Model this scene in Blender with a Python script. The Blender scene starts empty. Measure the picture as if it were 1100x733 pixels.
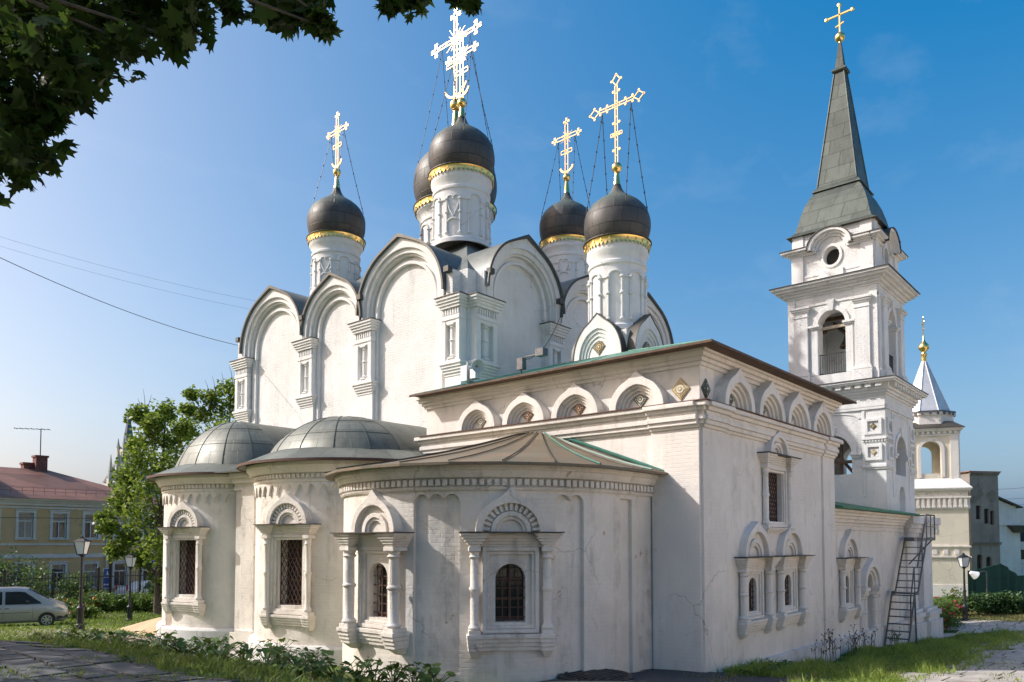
import bpy, bmesh, math, random
import numpy as np
from mathutils import Matrix, Vector
PI = math.pi
sc = bpy.context.scene
COL = sc.collection
# ------------------------------------------------------------------ camera, sky, sun, exposure
YAW = math.radians(40.9); PITCH = math.radians(2.6); FPX = 823.0; EZ = 4.2
PCY = 582 - FPX*math.tan(PITCH)
cd = bpy.data.cameras.new('camera'); cam = bpy.data.objects.new('camera', cd); COL.objects.link(cam)
cd.sensor_width = 36.0; cd.lens = FPX/1100*36.0
cd.shift_y = (PCY-366.5)/1100.0
cd.clip_start = 0.1; cd.clip_end = 4000
cam.location = (0, 0, EZ)
cam.rotation_euler = (PI/2+PITCH, 0, YAW-PI/2)
sc.camera = cam

SUN_EL = math.radians(38); SUN_H = Vector((-0.60, 0.80, 0)).normalized()
SUN = Vector((SUN_H.x*math.cos(SUN_EL), SUN_H.y*math.cos(SUN_EL), math.sin(SUN_EL)))
w = bpy.data.worlds.new("World"); sc.world = w; w.use_nodes = True
nt = w.node_tree
bg = nt.nodes['Background']; sky = nt.nodes.new('ShaderNodeTexSky')
sky.sky_type = 'NISHITA'; sky.sun_disc = False; sky.sun_elevation = SUN_EL
sky.sun_rotation = math.atan2(SUN_H.x, SUN_H.y)
sky.air_density = 1.0; sky.dust_density = 3.2; sky.ozone_density = 4.5
# the clear dry air of the day: red thins out faster towards the deep side of the sky, blue stays even; faint high cirrus
sep = nt.nodes.new('ShaderNodeSeparateColor'); cmb_ = nt.nodes.new('ShaderNodeCombineColor'); nt.links.new(sky.outputs[0], sep.inputs[0])
for k_, (mul_, add_) in enumerate(((1.36, -1.02), (1.0, -0.27), (0.68, 0.90))):
    mm_ = nt.nodes.new('ShaderNodeMath'); mm_.operation = 'MULTIPLY_ADD'; mm_.inputs[1].default_value = mul_; mm_.inputs[2].default_value = add_; mm_.use_clamp = False
    mx_ = nt.nodes.new('ShaderNodeMath'); mx_.operation = 'MAXIMUM'; mx_.inputs[1].default_value = 0.05
    nt.links.new(sep.outputs[k_], mm_.inputs[0]); nt.links.new(mm_.outputs[0], mx_.inputs[0]); nt.links.new(mx_.outputs[0], cmb_.inputs[k_])
tc_ = nt.nodes.new('ShaderNodeTexCoord'); mp0 = nt.nodes.new('ShaderNodeMapping'); mp0.inputs['Rotation'].default_value = (0.35, 0.25, 0.5); mp0.inputs['Scale'].default_value = (1.2, 5.5, 9.0)
nz_ = nt.nodes.new('ShaderNodeTexNoise'); nz_.inputs['Scale'].default_value = 1.6; nz_.inputs['Detail'].default_value = 7; nz_.inputs['Roughness'].default_value = 0.6
rp_ = nt.nodes.new('ShaderNodeValToRGB'); rp_.color_ramp.elements[0].position = 0.54; rp_.color_ramp.elements[0].color = (0, 0, 0, 1); rp_.color_ramp.elements[1].position = 0.80; rp_.color_ramp.elements[1].color = (0.075, 0.075, 0.075, 1)
mc_ = nt.nodes.new('ShaderNodeMix'); mc_.data_type = 'RGBA'; mc_.inputs[7].default_value = (4.6, 4.9, 5.3, 1)
nt.links.new(tc_.outputs['Generated'], mp0.inputs[0]); nt.links.new(mp0.outputs[0], nz_.inputs['Vector']); nt.links.new(nz_.outputs['Fac'], rp_.inputs[0]); nt.links.new(rp_.outputs[0], mc_.inputs[0])
nt.links.new(cmb_.outputs[0], mc_.inputs[6]); nt.links.new(mc_.outputs[2], bg.inputs[0]); bg.inputs[1].default_value = 0.125
ld = bpy.data.lights.new('sun', 'SUN'); ld.energy = 2.95; ld.angle = math.radians(0.53); ld.color = (1.0, 0.98, 0.95)
lo = bpy.data.objects.new('sun', ld); COL.objects.link(lo); lo.rotation_euler = (-SUN).to_track_quat('-Z', 'Y').to_euler()
lo.location = (0, 0, 60)
vs = sc.view_settings
vs.view_transform = 'Standard'; vs.look = 'None'; vs.exposure = 0.74; vs.gamma = 1.0; vs.use_curve_mapping = False

F0 = (math.cos(YAW), math.sin(YAW)); R0 = (math.sin(YAW), -math.cos(YAW))
def at(px, py, d):
    """world point seen at a photo pixel, d metres ahead (used to measure positions)"""
    a = (px-550)/FPX; b = (PCY-py)/FPX
    fw = math.cos(PITCH)-b*math.sin(PITCH); up = math.sin(PITCH)+b*math.cos(PITCH)
    k = d/fw
    return Vector(((F0[0]*fw+R0[0]*a)*k, (F0[1]*fw+R0[1]*a)*k, up*k+EZ))
def ld2(l, d):
    return (R0[0]*l+F0[0]*d, R0[1]*l+F0[1]*d)
# ------------------------------------------------------------------ objects
def tag(o, label=None, cat=None, group=None, kind=None):
    if label: o['label'] = label
    if cat: o['category'] = cat
    if group: o['group'] = group
    if kind: o['kind'] = kind
    return o
def thing(name, loc, label, cat, group=None, rz=0):
    o = bpy.data.objects.new(name, None); COL.objects.link(o); o.empty_display_size = 0.3
    o.location = loc; o.rotation_euler = (0, 0, rz)
    return tag(o, label, cat, group)
def attach(o, parent, local=False):
    if parent is None: return
    o.parent = parent
    if not local and parent.type == 'EMPTY':
        o.matrix_parent_inverse = Matrix.Translation(-Vector(parent.location))
I4 = Matrix.Identity(4)
def frame(u, v, theta=0.0, z=0.0):
    """local x = to the right seen by a viewer facing the wall, y = into the wall, z = up.
    theta turns the outward normal from -X towards -Y."""
    c, s = math.cos(theta), math.sin(theta)
    return Matrix(((s, c, 0, u), (-c, s, 0, v), (0, 0, 1, z), (0, 0, 0, 1)))
class MB:
    def __init__(s): s.v = []; s.f = []; s.m = []; s.uv = {}
    def add(s, vs, fs, M=None, mi=0):
        b = len(s.v)
        if M is not None: vs = [M @ Vector(q) for q in vs]
        s.v += [tuple(q) for q in vs]
        for f in fs: s.f.append(tuple(i+b for i in f)); s.m.append(mi)
        return s
    def box(s, x0, x1, y0, y1, z0, z1, M=None, mi=0):
        vs = [(x0,y0,z0),(x1,y0,z0),(x1,y1,z0),(x0,y1,z0),(x0,y0,z1),(x1,y0,z1),(x1,y1,z1),(x0,y1,z1)]
        return s.add(vs, [(0,3,2,1),(4,5,6,7),(0,1,5,4),(1,2,6,5),(2,3,7,6),(3,0,4,7)], M, mi)
    def frus(s, x0, x1, y0, y1, z0, X0, X1, Y0, Y1, z1, M=None, mi=0):
        vs = [(x0,y0,z0),(x1,y0,z0),(x1,y1,z0),(x0,y1,z0),(X0,Y0,z1),(X1,Y0,z1),(X1,Y1,z1),(X0,Y1,z1)]
        return s.add(vs, [(0,3,2,1),(4,5,6,7),(0,1,5,4),(1,2,6,5),(2,3,7,6),(3,0,4,7)], M, mi)
    def prism(s, pts, y0, y1, M=None, mi=0):
        """polygon (x,z), counter-clockwise seen from -y, extruded y0..y1"""
        n = len(pts)
        vs = [(p[0], y0, p[1]) for p in pts]+[(p[0], y1, p[1]) for p in pts]
        fs = [tuple(range(n)), tuple(range(2*n-1, n-1, -1))]
        for i in range(n):
            j = (i+1) % n; fs.append((i, i+n, j+n, j))
        return s.add(vs, fs, M, mi)
    def prismz(s, pts, z0, z1, M=None, mi=0):
        n = len(pts)
        vs = [(p[0], p[1], z0) for p in pts]+[(p[0], p[1], z1) for p in pts]
        fs = [tuple(range(n-1, -1, -1)), tuple(range(n, 2*n))]
        for i in range(n):
            j = (i+1) % n; fs.append((i, j, j+n, i+n))
        return s.add(vs, fs, M, mi)
    def lathe(s, prof, n=32, M=None, a0=0.0, a1=2*PI, mi=0, cap=True, uv=False, nu=16):
        full = abs(a1-a0-2*PI) < 1e-6; m = n if full else n+1; b = len(s.v)
        vs = []
        for (r, z) in prof:
            for i in range(m):
                a = a0+(a1-a0)*i/n; vs.append((r*math.cos(a), r*math.sin(a), z))
        fs = []; acc = 0.0
        for k in range(len(prof)-1):
            dl = math.hypot(prof[k+1][0]-prof[k][0], prof[k+1][1]-prof[k][1])
            for i in range(n):
                j = (i+1) % m if full else i+1
                if uv: s.uv[len(s.f)+len(fs)] = [(i/n*nu, acc), ((i+1)/n*nu, acc), ((i+1)/n*nu, acc+dl), (i/n*nu, acc+dl)]
                fs.append((k*m+i, k*m+j, (k+1)*m+j, (k+1)*m+i))
            acc += dl
        if cap and full:
            if prof[0][0] > 1e-4: fs.append(tuple(range(m-1, -1, -1)))
            if prof[-1][0] > 1e-4: fs.append(tuple((len(prof)-1)*m+i for i in range(m)))
        return s.add(vs, fs, M, mi)
    def tube(s, pts, r, n=6, M=None, mi=0, r1=None):
        pts = [Vector(p) for p in pts]; L = len(pts); vs = []
        for k, p in enumerate(pts):
            t = (pts[min(k+1, L-1)]-pts[max(k-1, 0)]).normalized()
            a = t.orthogonal().normalized() if k == 0 else (a - t*a.dot(t)).normalized()
            b = t.cross(a); rr = r if r1 is None else r+(r1-r)*k/(L-1)
            for i in range(n):
                q = 2*PI*i/n; vs.append(p+a*(rr*math.cos(q))+b*(rr*math.sin(q)))
        fs = [(k*n+i, k*n+(i+1) % n, (k+1)*n+(i+1) % n, (k+1)*n+i) for k in range(L-1) for i in range(n)]
        fs += [tuple(range(n-1, -1, -1)), tuple((L-1)*n+i for i in range(n))]
        return s.add(vs, fs, M, mi)
    def bar(s, p, q, w, h, M=None, mi=0):
        """rectangular bar from p to q, w wide sideways, h high"""
        p = Vector(p); q = Vector(q); t = (q-p).normalized()
        up = Vector((0,0,1)) if abs(t.z) < 0.95 else Vector((1,0,0))
        a = t.cross(up).normalized()*(w/2); b = a.cross(t).normalized()*(h/2)
        vs = [p-a-b, p+a-b, p+a+b, p-a+b, q-a-b, q+a-b, q+a+b, q-a+b]
        return s.add(vs, [(0,1,2,3),(7,6,5,4),(0,4,5,1),(1,5,6,2),(2,6,7,3),(3,7,4,0)], M, mi)
    def ring(s, cx, z0, rx0, rz0, rx1, rz1, y0, y1, M=None, tip0=0.0, tip1=0.0, leg=0.0, n=28, mi=0):
        """arch band between an inner (0) and outer (1) arch, extruded y0 (front) .. y1 (back)"""
        inn = arch_pts(cx, z0, rx0, rz0, tip0, leg, n); out = arch_pts(cx, z0, rx1, rz1, tip1, leg, n)
        k = len(inn)
        vs = [(x, y0, z) for x, z in inn]+[(x, y0, z) for x, z in out]+[(x, y1, z) for x, z in inn]+[(x, y1, z) for x, z in out]
        fs = []
        for i in range(k-1):
            fs.append((i+1, i, k+i, k+i+1))                # front
            fs.append((2*k+i, 2*k+i+1, 3*k+i+1, 3*k+i))    # back
            fs.append((k+i+1, k+i, 3*k+i, 3*k+i+1))        # outer
            fs.append((i, i+1, 2*k+i+1, 2*k+i))            # inner
        fs.append((0, 2*k, 3*k, k)); fs.append((k-1, 2*k-1, 4*k-1, 3*k-1))
        return s.add(vs, fs, M, mi)
    def ellipsoid(s, c, r, M=None, nu=12, nv=8, mi=0):
        prof = [(math.sin(PI*k/nv), -math.cos(PI*k/nv)) for k in range(nv+1)]
        T = Matrix.Translation(c) @ Matrix.Diagonal((r[0], r[1], r[2], 1))
        return s.lathe(prof, nu, (M @ T) if M is not None else T, mi=mi, cap=False)
    def build(s, name, mat, parent=None, smooth=None, local=False):
        me = bpy.data.meshes.new(name); me.from_pydata(s.v, [], s.f)
        mats = mat if isinstance(mat, (list, tuple)) else [mat]
        for q in mats: me.materials.append(q)
        if len(mats) > 1: me.polygons.foreach_set('material_index', s.m)
        if s.uv:
            ul = me.uv_layers.new(name='UVMap')
            for fi, uvs in s.uv.items():
                p = me.polygons[fi]
                for q, li in enumerate(p.loop_indices):
                    if q < 4: ul.data[li].uv = uvs[q]
        me.validate(); me.update()
        if smooth is not None:
            me.polygons.foreach_set('use_smooth', [True]*len(me.polygons)); me.set_sharp_from_angle(angle=math.radians(smooth))
        o = bpy.data.objects.new(name, me); COL.objects.link(o); attach(o, parent, local)
        return o
def arch_pts(cx, z0, rx, rz, tip=0.0, leg=0.0, n=28):
    P = []
    if leg: P.append((cx+rx, z0-leg))
    for i in range(n+1):
        a = PI*i/n; e = 0.0
        if tip: e = tip*max(0.0, 1-abs(a-PI/2)/0.42)**1.7
        P.append((cx+rx*math.cos(a), z0+rz*math.sin(a)+e))
    if leg: P.append((cx-rx, z0-leg))
    return P
def cut(o, mb):
    me = bpy.data.meshes.new('cutter'); me.from_pydata(mb.v, [], mb.f); me.validate(); me.update()
    bmm = bmesh.new(); bmm.from_mesh(me); bmesh.ops.recalc_face_normals(bmm, faces=bmm.faces); bmm.to_mesh(me); bmm.free()
    c = bpy.data.objects.new('cutter', me); COL.objects.link(c)
    md = o.modifiers.new('cut', 'BOOLEAN'); md.operation = 'DIFFERENCE'; md.object = c; md.solver = 'EXACT'; md.use_self = True
    pi, pa = o.matrix_parent_inverse.copy(), o.parent
    o.parent = None
    bpy.context.view_layer.update()
    dg = bpy.context.evaluated_depsgraph_get()
    nm = bpy.data.meshes.new_from_object(o.evaluated_get(dg)); nm.name = o.name
    o.modifiers.clear(); o.data = nm
    o.parent = pa; o.matrix_parent_inverse = pi
    bpy.data.objects.remove(c); bpy.data.meshes.remove(me)
def recalc(o):
    b = bmesh.new(); b.from_mesh(o.data); bmesh.ops.recalc_face_normals(b, faces=b.faces); b.to_mesh(o.data); b.free()
# ------------------------------------------------------------------ materials
class NT:
    def __init__(s, name):
        s.mat = bpy.data.materials.new(name); s.mat.use_nodes = True; s.t = s.mat.node_tree
        s.b = s.t.nodes['Principled BSDF']
    def n(s, typ, **kw):
        q = s.t.nodes.new('ShaderNode'+typ)
        for k, v in kw.items():
            if k.startswith('i_'):
                key = k[2:]; key = int(key) if key.isdigit() else key.replace('_', ' ')
                q.inputs[key].default_value = v
            else: setattr(q, k, v)
        return q
    def l(s, a, b): s.t.links.new(a, b)
    def coords(s): return s.n('TexCoord').outputs['Object']
    def noise(s, scale, detail=4, rough=0.55, vec=None, sx=1, sy=1, sz=1):
        q = s.n('TexNoise'); q.inputs['Scale'].default_value = scale; q.inputs['Detail'].default_value = detail; q.inputs['Roughness'].default_value = rough
        v = vec if vec is not None else s.coords()
        if (sx, sy, sz) != (1, 1, 1):
            mp = s.n('Mapping'); mp.inputs['Scale'].default_value = (sx, sy, sz); s.l(v, mp.inputs[0]); v = mp.outputs[0]
        s.l(v, q.inputs['Vector']); return q.outputs['Fac']
    def ramp(s, fac, stops):
        r = s.n('ValToRGB'); e = r.color_ramp.elements
        while len(e) < len(stops): e.new(0.5)
        for q, (p, c) in zip(e, stops): q.position = p; q.color = (c[0], c[1], c[2], 1) if not isinstance(c, (int, float)) else (c, c, c, 1)
        s.l(fac, r.inputs[0]); return r.outputs[0]
    def mix(s, fac, a, b, mode='MIX'):
        m = s.n('Mix', data_type='RGBA', blend_type=mode)
        for sock, val in ((m.inputs[0], fac), (m.inputs[6], a), (m.inputs[7], b)):
            if hasattr(val, 'links') or hasattr(val, 'is_linked'): s.l(val, sock)
            elif isinstance(val, (int, float)): sock.default_value = val
            else: sock.default_value = (*val[:3], 1)
        return m.outputs[2]
    def math(s, op, a, b=None):
        m = s.n('Math', operation=op)
        for i, val in enumerate((a, b)):
            if val is None: continue
            if isinstance(val, (int, float)): m.inputs[i].default_value = val
            else: s.l(val, m.inputs[i])
        return m.outputs[0]
    def bump(s, h, strength=0.3, dist=0.02, normal=None):
        b = s.n('Bump'); b.inputs['Strength'].default_value = strength; b.inputs['Distance'].default_value = dist
        s.l(h, b.inputs['Height'])
        if normal is not None: s.l(normal, b.inputs['Normal'])
        s.l(b.outputs[0], s.b.inputs['Normal']); return b.outputs[0]
    def set(s, color=None, rough=None, metal=None, spec=None):
        if color is not None:
            if isinstance(color, (tuple, list)): s.b.inputs['Base Color'].default_value = (*color[:3], 1)
            else: s.l(color, s.b.inputs['Base Color'])
        if rough is not None:
            if isinstance(rough, (int, float)): s.b.inputs['Roughness'].default_value = rough
            else: s.l(rough, s.b.inputs['Roughness'])
        if metal is not None: s.b.inputs['Metallic'].default_value = metal
        if spec is not None: s.b.inputs['Specular IOR Level'].default_value = spec
        return s.mat
def m_plaster(name, base, worn, dirt, dirt_amt=0.5, brick=0.35, rough_bump=0.5, chips=0.0):
    t = NT(name); co = t.coords()
    n1 = t.noise(0.55, 6, 0.62); n2 = t.noise(2.6, 8, 0.7)
    st = t.noise(1.0, 5, 0.65, sx=2.2, sy=2.2, sz=0.22)          # rain streaks
    c = t.mix(t.ramp(n1, [(0.42, 0.0), (0.68, 1.0)]), base, worn)
    pt = t.ramp(t.noise(0.8, 9, 0.66, sx=1, sy=1, sz=0.7), [(0.515, 0.0), (0.53, 1.0)])        # coats of different age with edges
    c = t.mix(t.math('MULTIPLY', pt, 0.55), c, tuple(q*0.90 for q in base))
    d = t.math('MULTIPLY', t.ramp(st, [(0.5, 0.0), (0.74, 1.0)]), t.ramp(n2, [(0.4, 0.0), (0.62, 1.0)]))
    c = t.mix(t.math('MULTIPLY', d, dirt_amt), c, dirt)
    sp = t.ramp(t.noise(9, 8, 0.75), [(0.64, 0.0), (0.72, 1.0)])
    c = t.mix(t.math('MULTIPLY', sp, 0.25*dirt_amt+0.05), c, dirt)
    if chips:
        cm_ = t.math('MULTIPLY', t.ramp(t.noise(1.15, 10, 0.7), [(0.655, 0.0), (0.672, 1.0)]), chips)
        c = t.mix(cm_, c, t.mix(t.noise(12, 4), (0.30, 0.19, 0.14), (0.44, 0.33, 0.27)))
    # hairline cracks
    wv = t.n('TexVoronoi', feature='DISTANCE_TO_EDGE'); wv.inputs['Scale'].default_value = 0.32
    ad = t.n('VectorMath', operation='ADD'); nn = t.n('TexNoise'); nn.inputs['Scale'].default_value = 1.3; nn.inputs['Detail'].default_value = 6
    t.l(co, nn.inputs['Vector']); t.l(co, ad.inputs[0]); t.l(nn.outputs['Color'], ad.inputs[1]); t.l(ad.outputs[0], wv.inputs['Vector'])
    cr = t.math('MULTIPLY', t.ramp(wv.outputs['Distance'], [(0.0, 1.0), (0.0045, 0.0)]), t.ramp(t.noise(0.35, 2), [(0.5, 0.0), (0.56, 1.0)]))
    c = t.mix(t.math('MULTIPLY', cr, 0.55), c, (0.16, 0.14, 0.12))
    # whitewashed brick courses
    sx = t.n('SeparateXYZ'); t.l(co, sx.inputs[0]); cb = t.n('CombineXYZ')
    t.l(t.math('ADD', sx.outputs[0], sx.outputs[1]), cb.inputs[0]); t.l(sx.outputs[2], cb.inputs[1])
    br = t.n('TexBrick'); br.inputs['Scale'].default_value = 1.0; br.inputs['Brick Width'].default_value = 0.30; br.inputs['Row Height'].default_value = 0.10
    br.inputs['Mortar Size'].default_value = 0.010; br.inputs['Mortar Smooth'].default_value = 0.9
    ad2 = t.n('VectorMath', operation='ADD'); sc2 = t.n('VectorMath', operation='SCALE'); sc2.inputs['Scale'].default_value = 0.05
    nn2 = t.n('TexNoise'); nn2.inputs['Scale'].default_value = 3.0; t.l(co, nn2.inputs['Vector']); t.l(nn2.outputs['Color'], sc2.inputs[0])
    t.l(cb.outputs[0], ad2.inputs[0]); t.l(sc2.outputs[0], ad2.inputs[1]); t.l(ad2.outputs[0], br.inputs['Vector'])
    h = t.math('MULTIPLY', t.math('SUBTRACT', 1.0, br.outputs['Fac']), t.math('MULTIPLY', t.ramp(n1, [(0.35, 0.15), (0.6, 1.0)]), brick))
    h = t.math('ADD', h, t.math('MULTIPLY', t.noise(6, 8, 0.6), rough_bump*1.2))
    h = t.math('ADD', h, t.math('MULTIPLY', t.noise(1.6, 3, 0.5), rough_bump*1.6))
    bv = t.n('Bevel', samples=4); bv.inputs['Radius'].default_value = 0.03
    t.bump(h, 0.75, 0.02, bv.outputs[0])
    return t.set(c, 0.9, 0, 0.2)
def m_metal(name, c0, c1, c2, rough=0.45, metal=0.25, seam=None, uv=False, scale=1.2, bump=0.35, streak=0.25):
    """weathered sheet metal; seam = (width, height) of the sheets"""
    t = NT(name)
    n1 = t.noise(scale, 6, 0.65); n2 = t.noise(scale*3.2, 6, 0.7, sx=1.6, sy=1.6, sz=streak)
    c = t.mix(t.ramp(n1, [(0.38, 0.0), (0.66, 1.0)]), c0, c1)
    c = t.mix(t.ramp(n2, [(0.5, 0.0), (0.72, 0.8)]), c, c2)
    h = t.math('MULTIPLY', t.noise(1.7, 3), 0.6)
    if seam:
        br = t.n('TexBrick'); br.inputs['Scale'].default_value = 1.0
        br.inputs['Brick Width'].default_value = seam[0]; br.inputs['Row Height'].default_value = seam[1]
        br.inputs['Mortar Size'].default_value = seam[2] if len(seam) > 2 else 0.012; br.inputs['Mortar Smooth'].default_value = 0.3
        br.offset = 0.5
        br.inputs['Color1'].default_value = (0, 0, 0, 1); br.inputs['Color2'].default_value = (1, 1, 1, 1)
        if uv: t.l(t.n('TexCoord').outputs['UV'], br.inputs['Vector'])
        else:
            co = t.coords(); sx = t.n('SeparateXYZ'); t.l(co, sx.inputs[0]); cb = t.n('CombineXYZ')
            t.l(t.math('ADD', sx.outputs[0], sx.outputs[1]), cb.inputs[0]); t.l(sx.outputs[2], cb.inputs[1]); t.l(cb.outputs[0], br.inputs['Vector'])
        hs = t.n('HueSaturation'); hs.inputs['Fac'].default_value = 1.0
        t.l(t.math('ADD', t.math('MULTIPLY', br.outputs['Color'], 0.45), 0.78), hs.inputs['Value']); t.l(c, hs.inputs['Color'])
        c = t.mix(t.math('MULTIPLY', br.outputs['Fac'], 0.65), hs.outputs[0], tuple(q*0.35 for q in c0))
        h = t.math('ADD', h, br.outputs['Fac'])
    t.bump(h, bump, 0.03)
    return t.set(c, t.ramp(n1, [(0.3, rough-0.1), (0.7, rough+0.15)]), metal, 0.5)
def m_plain(name, color, rough=0.6, metal=0.0, var=0.25, scale=4.0, bump=0.15, spec=0.5):
    t = NT(name); n = t.noise(scale, 5, 0.6)
    c = t.mix(t.ramp(n, [(0.3, 0.0), (0.7, 1.0)]), tuple(q*(1-var) for q in color), tuple(min(1, q*(1+var)) for q in color))
    if bump: t.bump(n, bump, 0.01)
    return t.set(c, rough, metal, spec)
def m_leaf(name, dark, light, trans=0.35, tcol=None):
    t = NT(name); g = t.n('NewGeometry')
    c = t.mix(g.outputs['Random Per Island'], dark, light)
    c = t.mix(t.ramp(t.noise(0.9, 3), [(0.35, 0.0), (0.7, 0.55)]), c, tuple(0.5*(a+b) for a, b in zip(dark, light)))
    t.set(c, 0.5, 0, 0.35)
    tr = t.n('BsdfTranslucent'); mx = t.n('MixShader'); mx.inputs[0].default_value = trans
    hs = t.n('HueSaturation'); hs.inputs['Value'].default_value = 1.5; hs.inputs['Hue'].default_value = 0.485; t.l(c, hs.inputs['Color']); t.l(hs.outputs[0], tr.inputs[0])
    out = t.t.nodes['Material Output']; t.l(t.b.outputs[0], mx.inputs[1]); t.l(tr.outputs[0], mx.inputs[2]); t.l(mx.outputs[0], out.inputs[0])
    return t.mat
M = {}
M['white'] = m_plaster('white_limewash', (0.765, 0.755, 0.73), (0.71, 0.695, 0.665), (0.40, 0.37, 0.33), 0.5, 1.0, 0.6)
M['chapel'] = m_plaster('old_limewash', (0.785, 0.74, 0.685), (0.69, 0.645, 0.59), (0.34, 0.29, 0.24), 0.55, 0.25, 0.55, 0.45)
M['apse'] = m_plaster('worn_limewash', (0.775, 0.72, 0.65), (0.64, 0.585, 0.52), (0.25, 0.215, 0.175), 0.8, 0.30, 0.9, 0.8)
M['trimw'] = m_plaster('white_trim_limewash', (0.77, 0.76, 0.735), (0.70, 0.685, 0.655), (0.38, 0.35, 0.31), 0.5, 0.05, 0.3)
M['trim'] = m_plaster('trim_limewash', (0.775, 0.735, 0.685), (0.69, 0.65, 0.60), (0.34, 0.30, 0.25), 0.7, 0.05, 0.3)
M['plinth'] = m_plaster('plinth_limewash', (0.72, 0.71, 0.70), (0.60, 0.58, 0.56), (0.25, 0.23, 0.20), 0.9, 0.1, 0.7)
M['cream'] = m_plaster('cream_paint', (0.73, 0.67, 0.55), (0.68, 0.62, 0.50), (0.5, 0.44, 0.34), 0.3, 0.0, 0.2)
M['tarnish'] = m_metal('tarnished_copper', (0.052, 0.047, 0.043), (0.082, 0.074, 0.067), (0.075, 0.086, 0.074), 0.5, 0.15, (1.0, 0.52, 0.02), True, 0.8, 0.5, 0.3)
_m = M['tarnish'].node_tree; _b = _m.nodes['Principled BSDF']; _src = _b.inputs['Base Color'].links[0].from_socket   # green patina where rain lies, on the upper shoulders
_g = _m.nodes.new('ShaderNodeNewGeometry') if False else _m.nodes.new('ShaderNodeTexCoord'); _s = _m.nodes.new('ShaderNodeSeparateXYZ'); _m.links.new(_g.outputs['UV'], _s.inputs[0])
_gn = _m.nodes.new('ShaderNodeNewGeometry'); _sn = _m.nodes.new('ShaderNodeSeparateXYZ'); _m.links.new(_gn.outputs['Normal'], _sn.inputs[0])
_nz = _m.nodes.new('ShaderNodeTexNoise'); _nz.inputs['Scale'].default_value = 2.2; _nz.inputs['Detail'].default_value = 6; _ma = _m.nodes.new('ShaderNodeMath'); _ma.operation = 'MULTIPLY_ADD'; _ma.inputs[1].default_value = 0.5; _m.links.new(_nz.outputs['Fac'], _ma.inputs[0]); _m.links.new(_sn.outputs[2], _ma.inputs[2])
_r = _m.nodes.new('ShaderNodeValToRGB'); _r.color_ramp.elements[0].position = 0.52; _r.color_ramp.elements[0].color = (0, 0, 0, 1); _r.color_ramp.elements[1].position = 0.95; _r.color_ramp.elements[1].color = (0.75, 0.75, 0.75, 1); _m.links.new(_ma.outputs[0], _r.inputs[0])
_x = _m.nodes.new('ShaderNodeMix'); _x.data_type = 'RGBA'; _x.inputs[7].default_value = (0.125, 0.150, 0.118, 1); _m.links.new(_r.outputs[0], _x.inputs[0]); _m.links.new(_src, _x.inputs[6]); _m.links.new(_x.outputs[2], _b.inputs['Base Color'])
M['patina'] = m_metal('patina_roof', (0.125, 0.142, 0.118), (0.185, 0.195, 0.165), (0.09, 0.095, 0.08), 0.5, 0.15, (1.0, 0.8, 0.012), True, 0.8, 0.35, 0.4)
M['spire'] = m_metal('spire_sheet', (0.058, 0.074, 0.062), (0.095, 0.112, 0.094), (0.035, 0.045, 0.038), 0.5, 0.15, (1.15, 0.72, 0.016), False, 0.9, 0.4, 0.3)
M['rust'] = m_metal('rusty_green_roof', (0.175, 0.145, 0.095), (0.25, 0.165, 0.10), (0.11, 0.19, 0.14), 0.6, 0.0, (1.0, 0.9, 0.010), True, 1.3, 0.3, 1.0)
M['green'] = m_metal('green_painted_roof', (0.06, 0.19, 0.145), (0.09, 0.25, 0.19), (0.26, 0.20, 0.13), 0.5, 0.0, None, False, 1.2, 0.25, 1.0)
M['verdigris'] = m_plain('verdigris_seam', (0.05, 0.17, 0.13), 0.5, 0, 0.2, 5)
M['darkroof'] = m_metal('dark_roof_edge', (0.055, 0.052, 0.045), (0.085, 0.08, 0.068), (0.10, 0.07, 0.045), 0.5, 0.2, None, False, 1.5)
M['roofsheet'] = m_metal('grey_roof_sheet', (0.13, 0.15, 0.14), (0.18, 0.195, 0.18), (0.09, 0.085, 0.07), 0.5, 0.2, None, False, 0.9)
M['gold'] = m_plain('gilding', (1.0, 0.66, 0.24), 0.28, 1.0, 0.08, 8, 0.05)
M['goldc'] = m_plain('gilded_cross', (0.72, 0.50, 0.27), 0.17, 1.0, 0.05, 8, 0.0)
M['goldt'] = m_plain('gilded_tall_cross', (0.44, 0.28, 0.115), 0.2, 1.0, 0.05, 8, 0.0)
M['iron'] = m_plain('dark_iron', (0.035, 0.035, 0.038), 0.5, 0.4, 0.25, 10)
M['rustiron'] = m_plain('rusty_iron', (0.105, 0.055, 0.040), 0.75, 0.1, 0.35, 14)
M['steel'] = m_plain('grey_steel', (0.12, 0.12, 0.125), 0.5, 0.5, 0.25, 8)
M['wood'] = m_plain('dark_wood', (0.11, 0.065, 0.04), 0.75, 0, 0.35, 6)
M['palewood'] = m_plain('pale_timber', (0.55, 0.45, 0.33), 0.75, 0, 0.2, 6)
M['dark'] = m_plain('dark_interior', (0.03, 0.027, 0.025), 0.9, 0, 0.2, 3)
M['bronze'] = m_plain('bell_bronze', (0.10, 0.075, 0.045), 0.45, 0.7, 0.2, 5)
tg = NT('window_glass'); tg.bump(tg.noise(2.5, 2), 0.12, 0.02); M['glass'] = tg.set(tg.mix(tg.noise(1.1, 3), (0.012, 0.012, 0.014), (0.05, 0.05, 0.055)), 0.08, 0, 0.6)
M['lamp_glass'] = m_plain('frosted_lamp_glass', (0.70, 0.71, 0.72), 0.35, 0, 0.06, 3, 0.0)
M['asphalt'] = m_plain('asphalt', (0.050, 0.050, 0.054), 0.85, 0, 0.3, 9, 0.5)
M['tile_d'] = m_plain('glazed_tile_green', (0.075, 0.085, 0.06), 0.3, 0, 0.5, 20)
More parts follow.
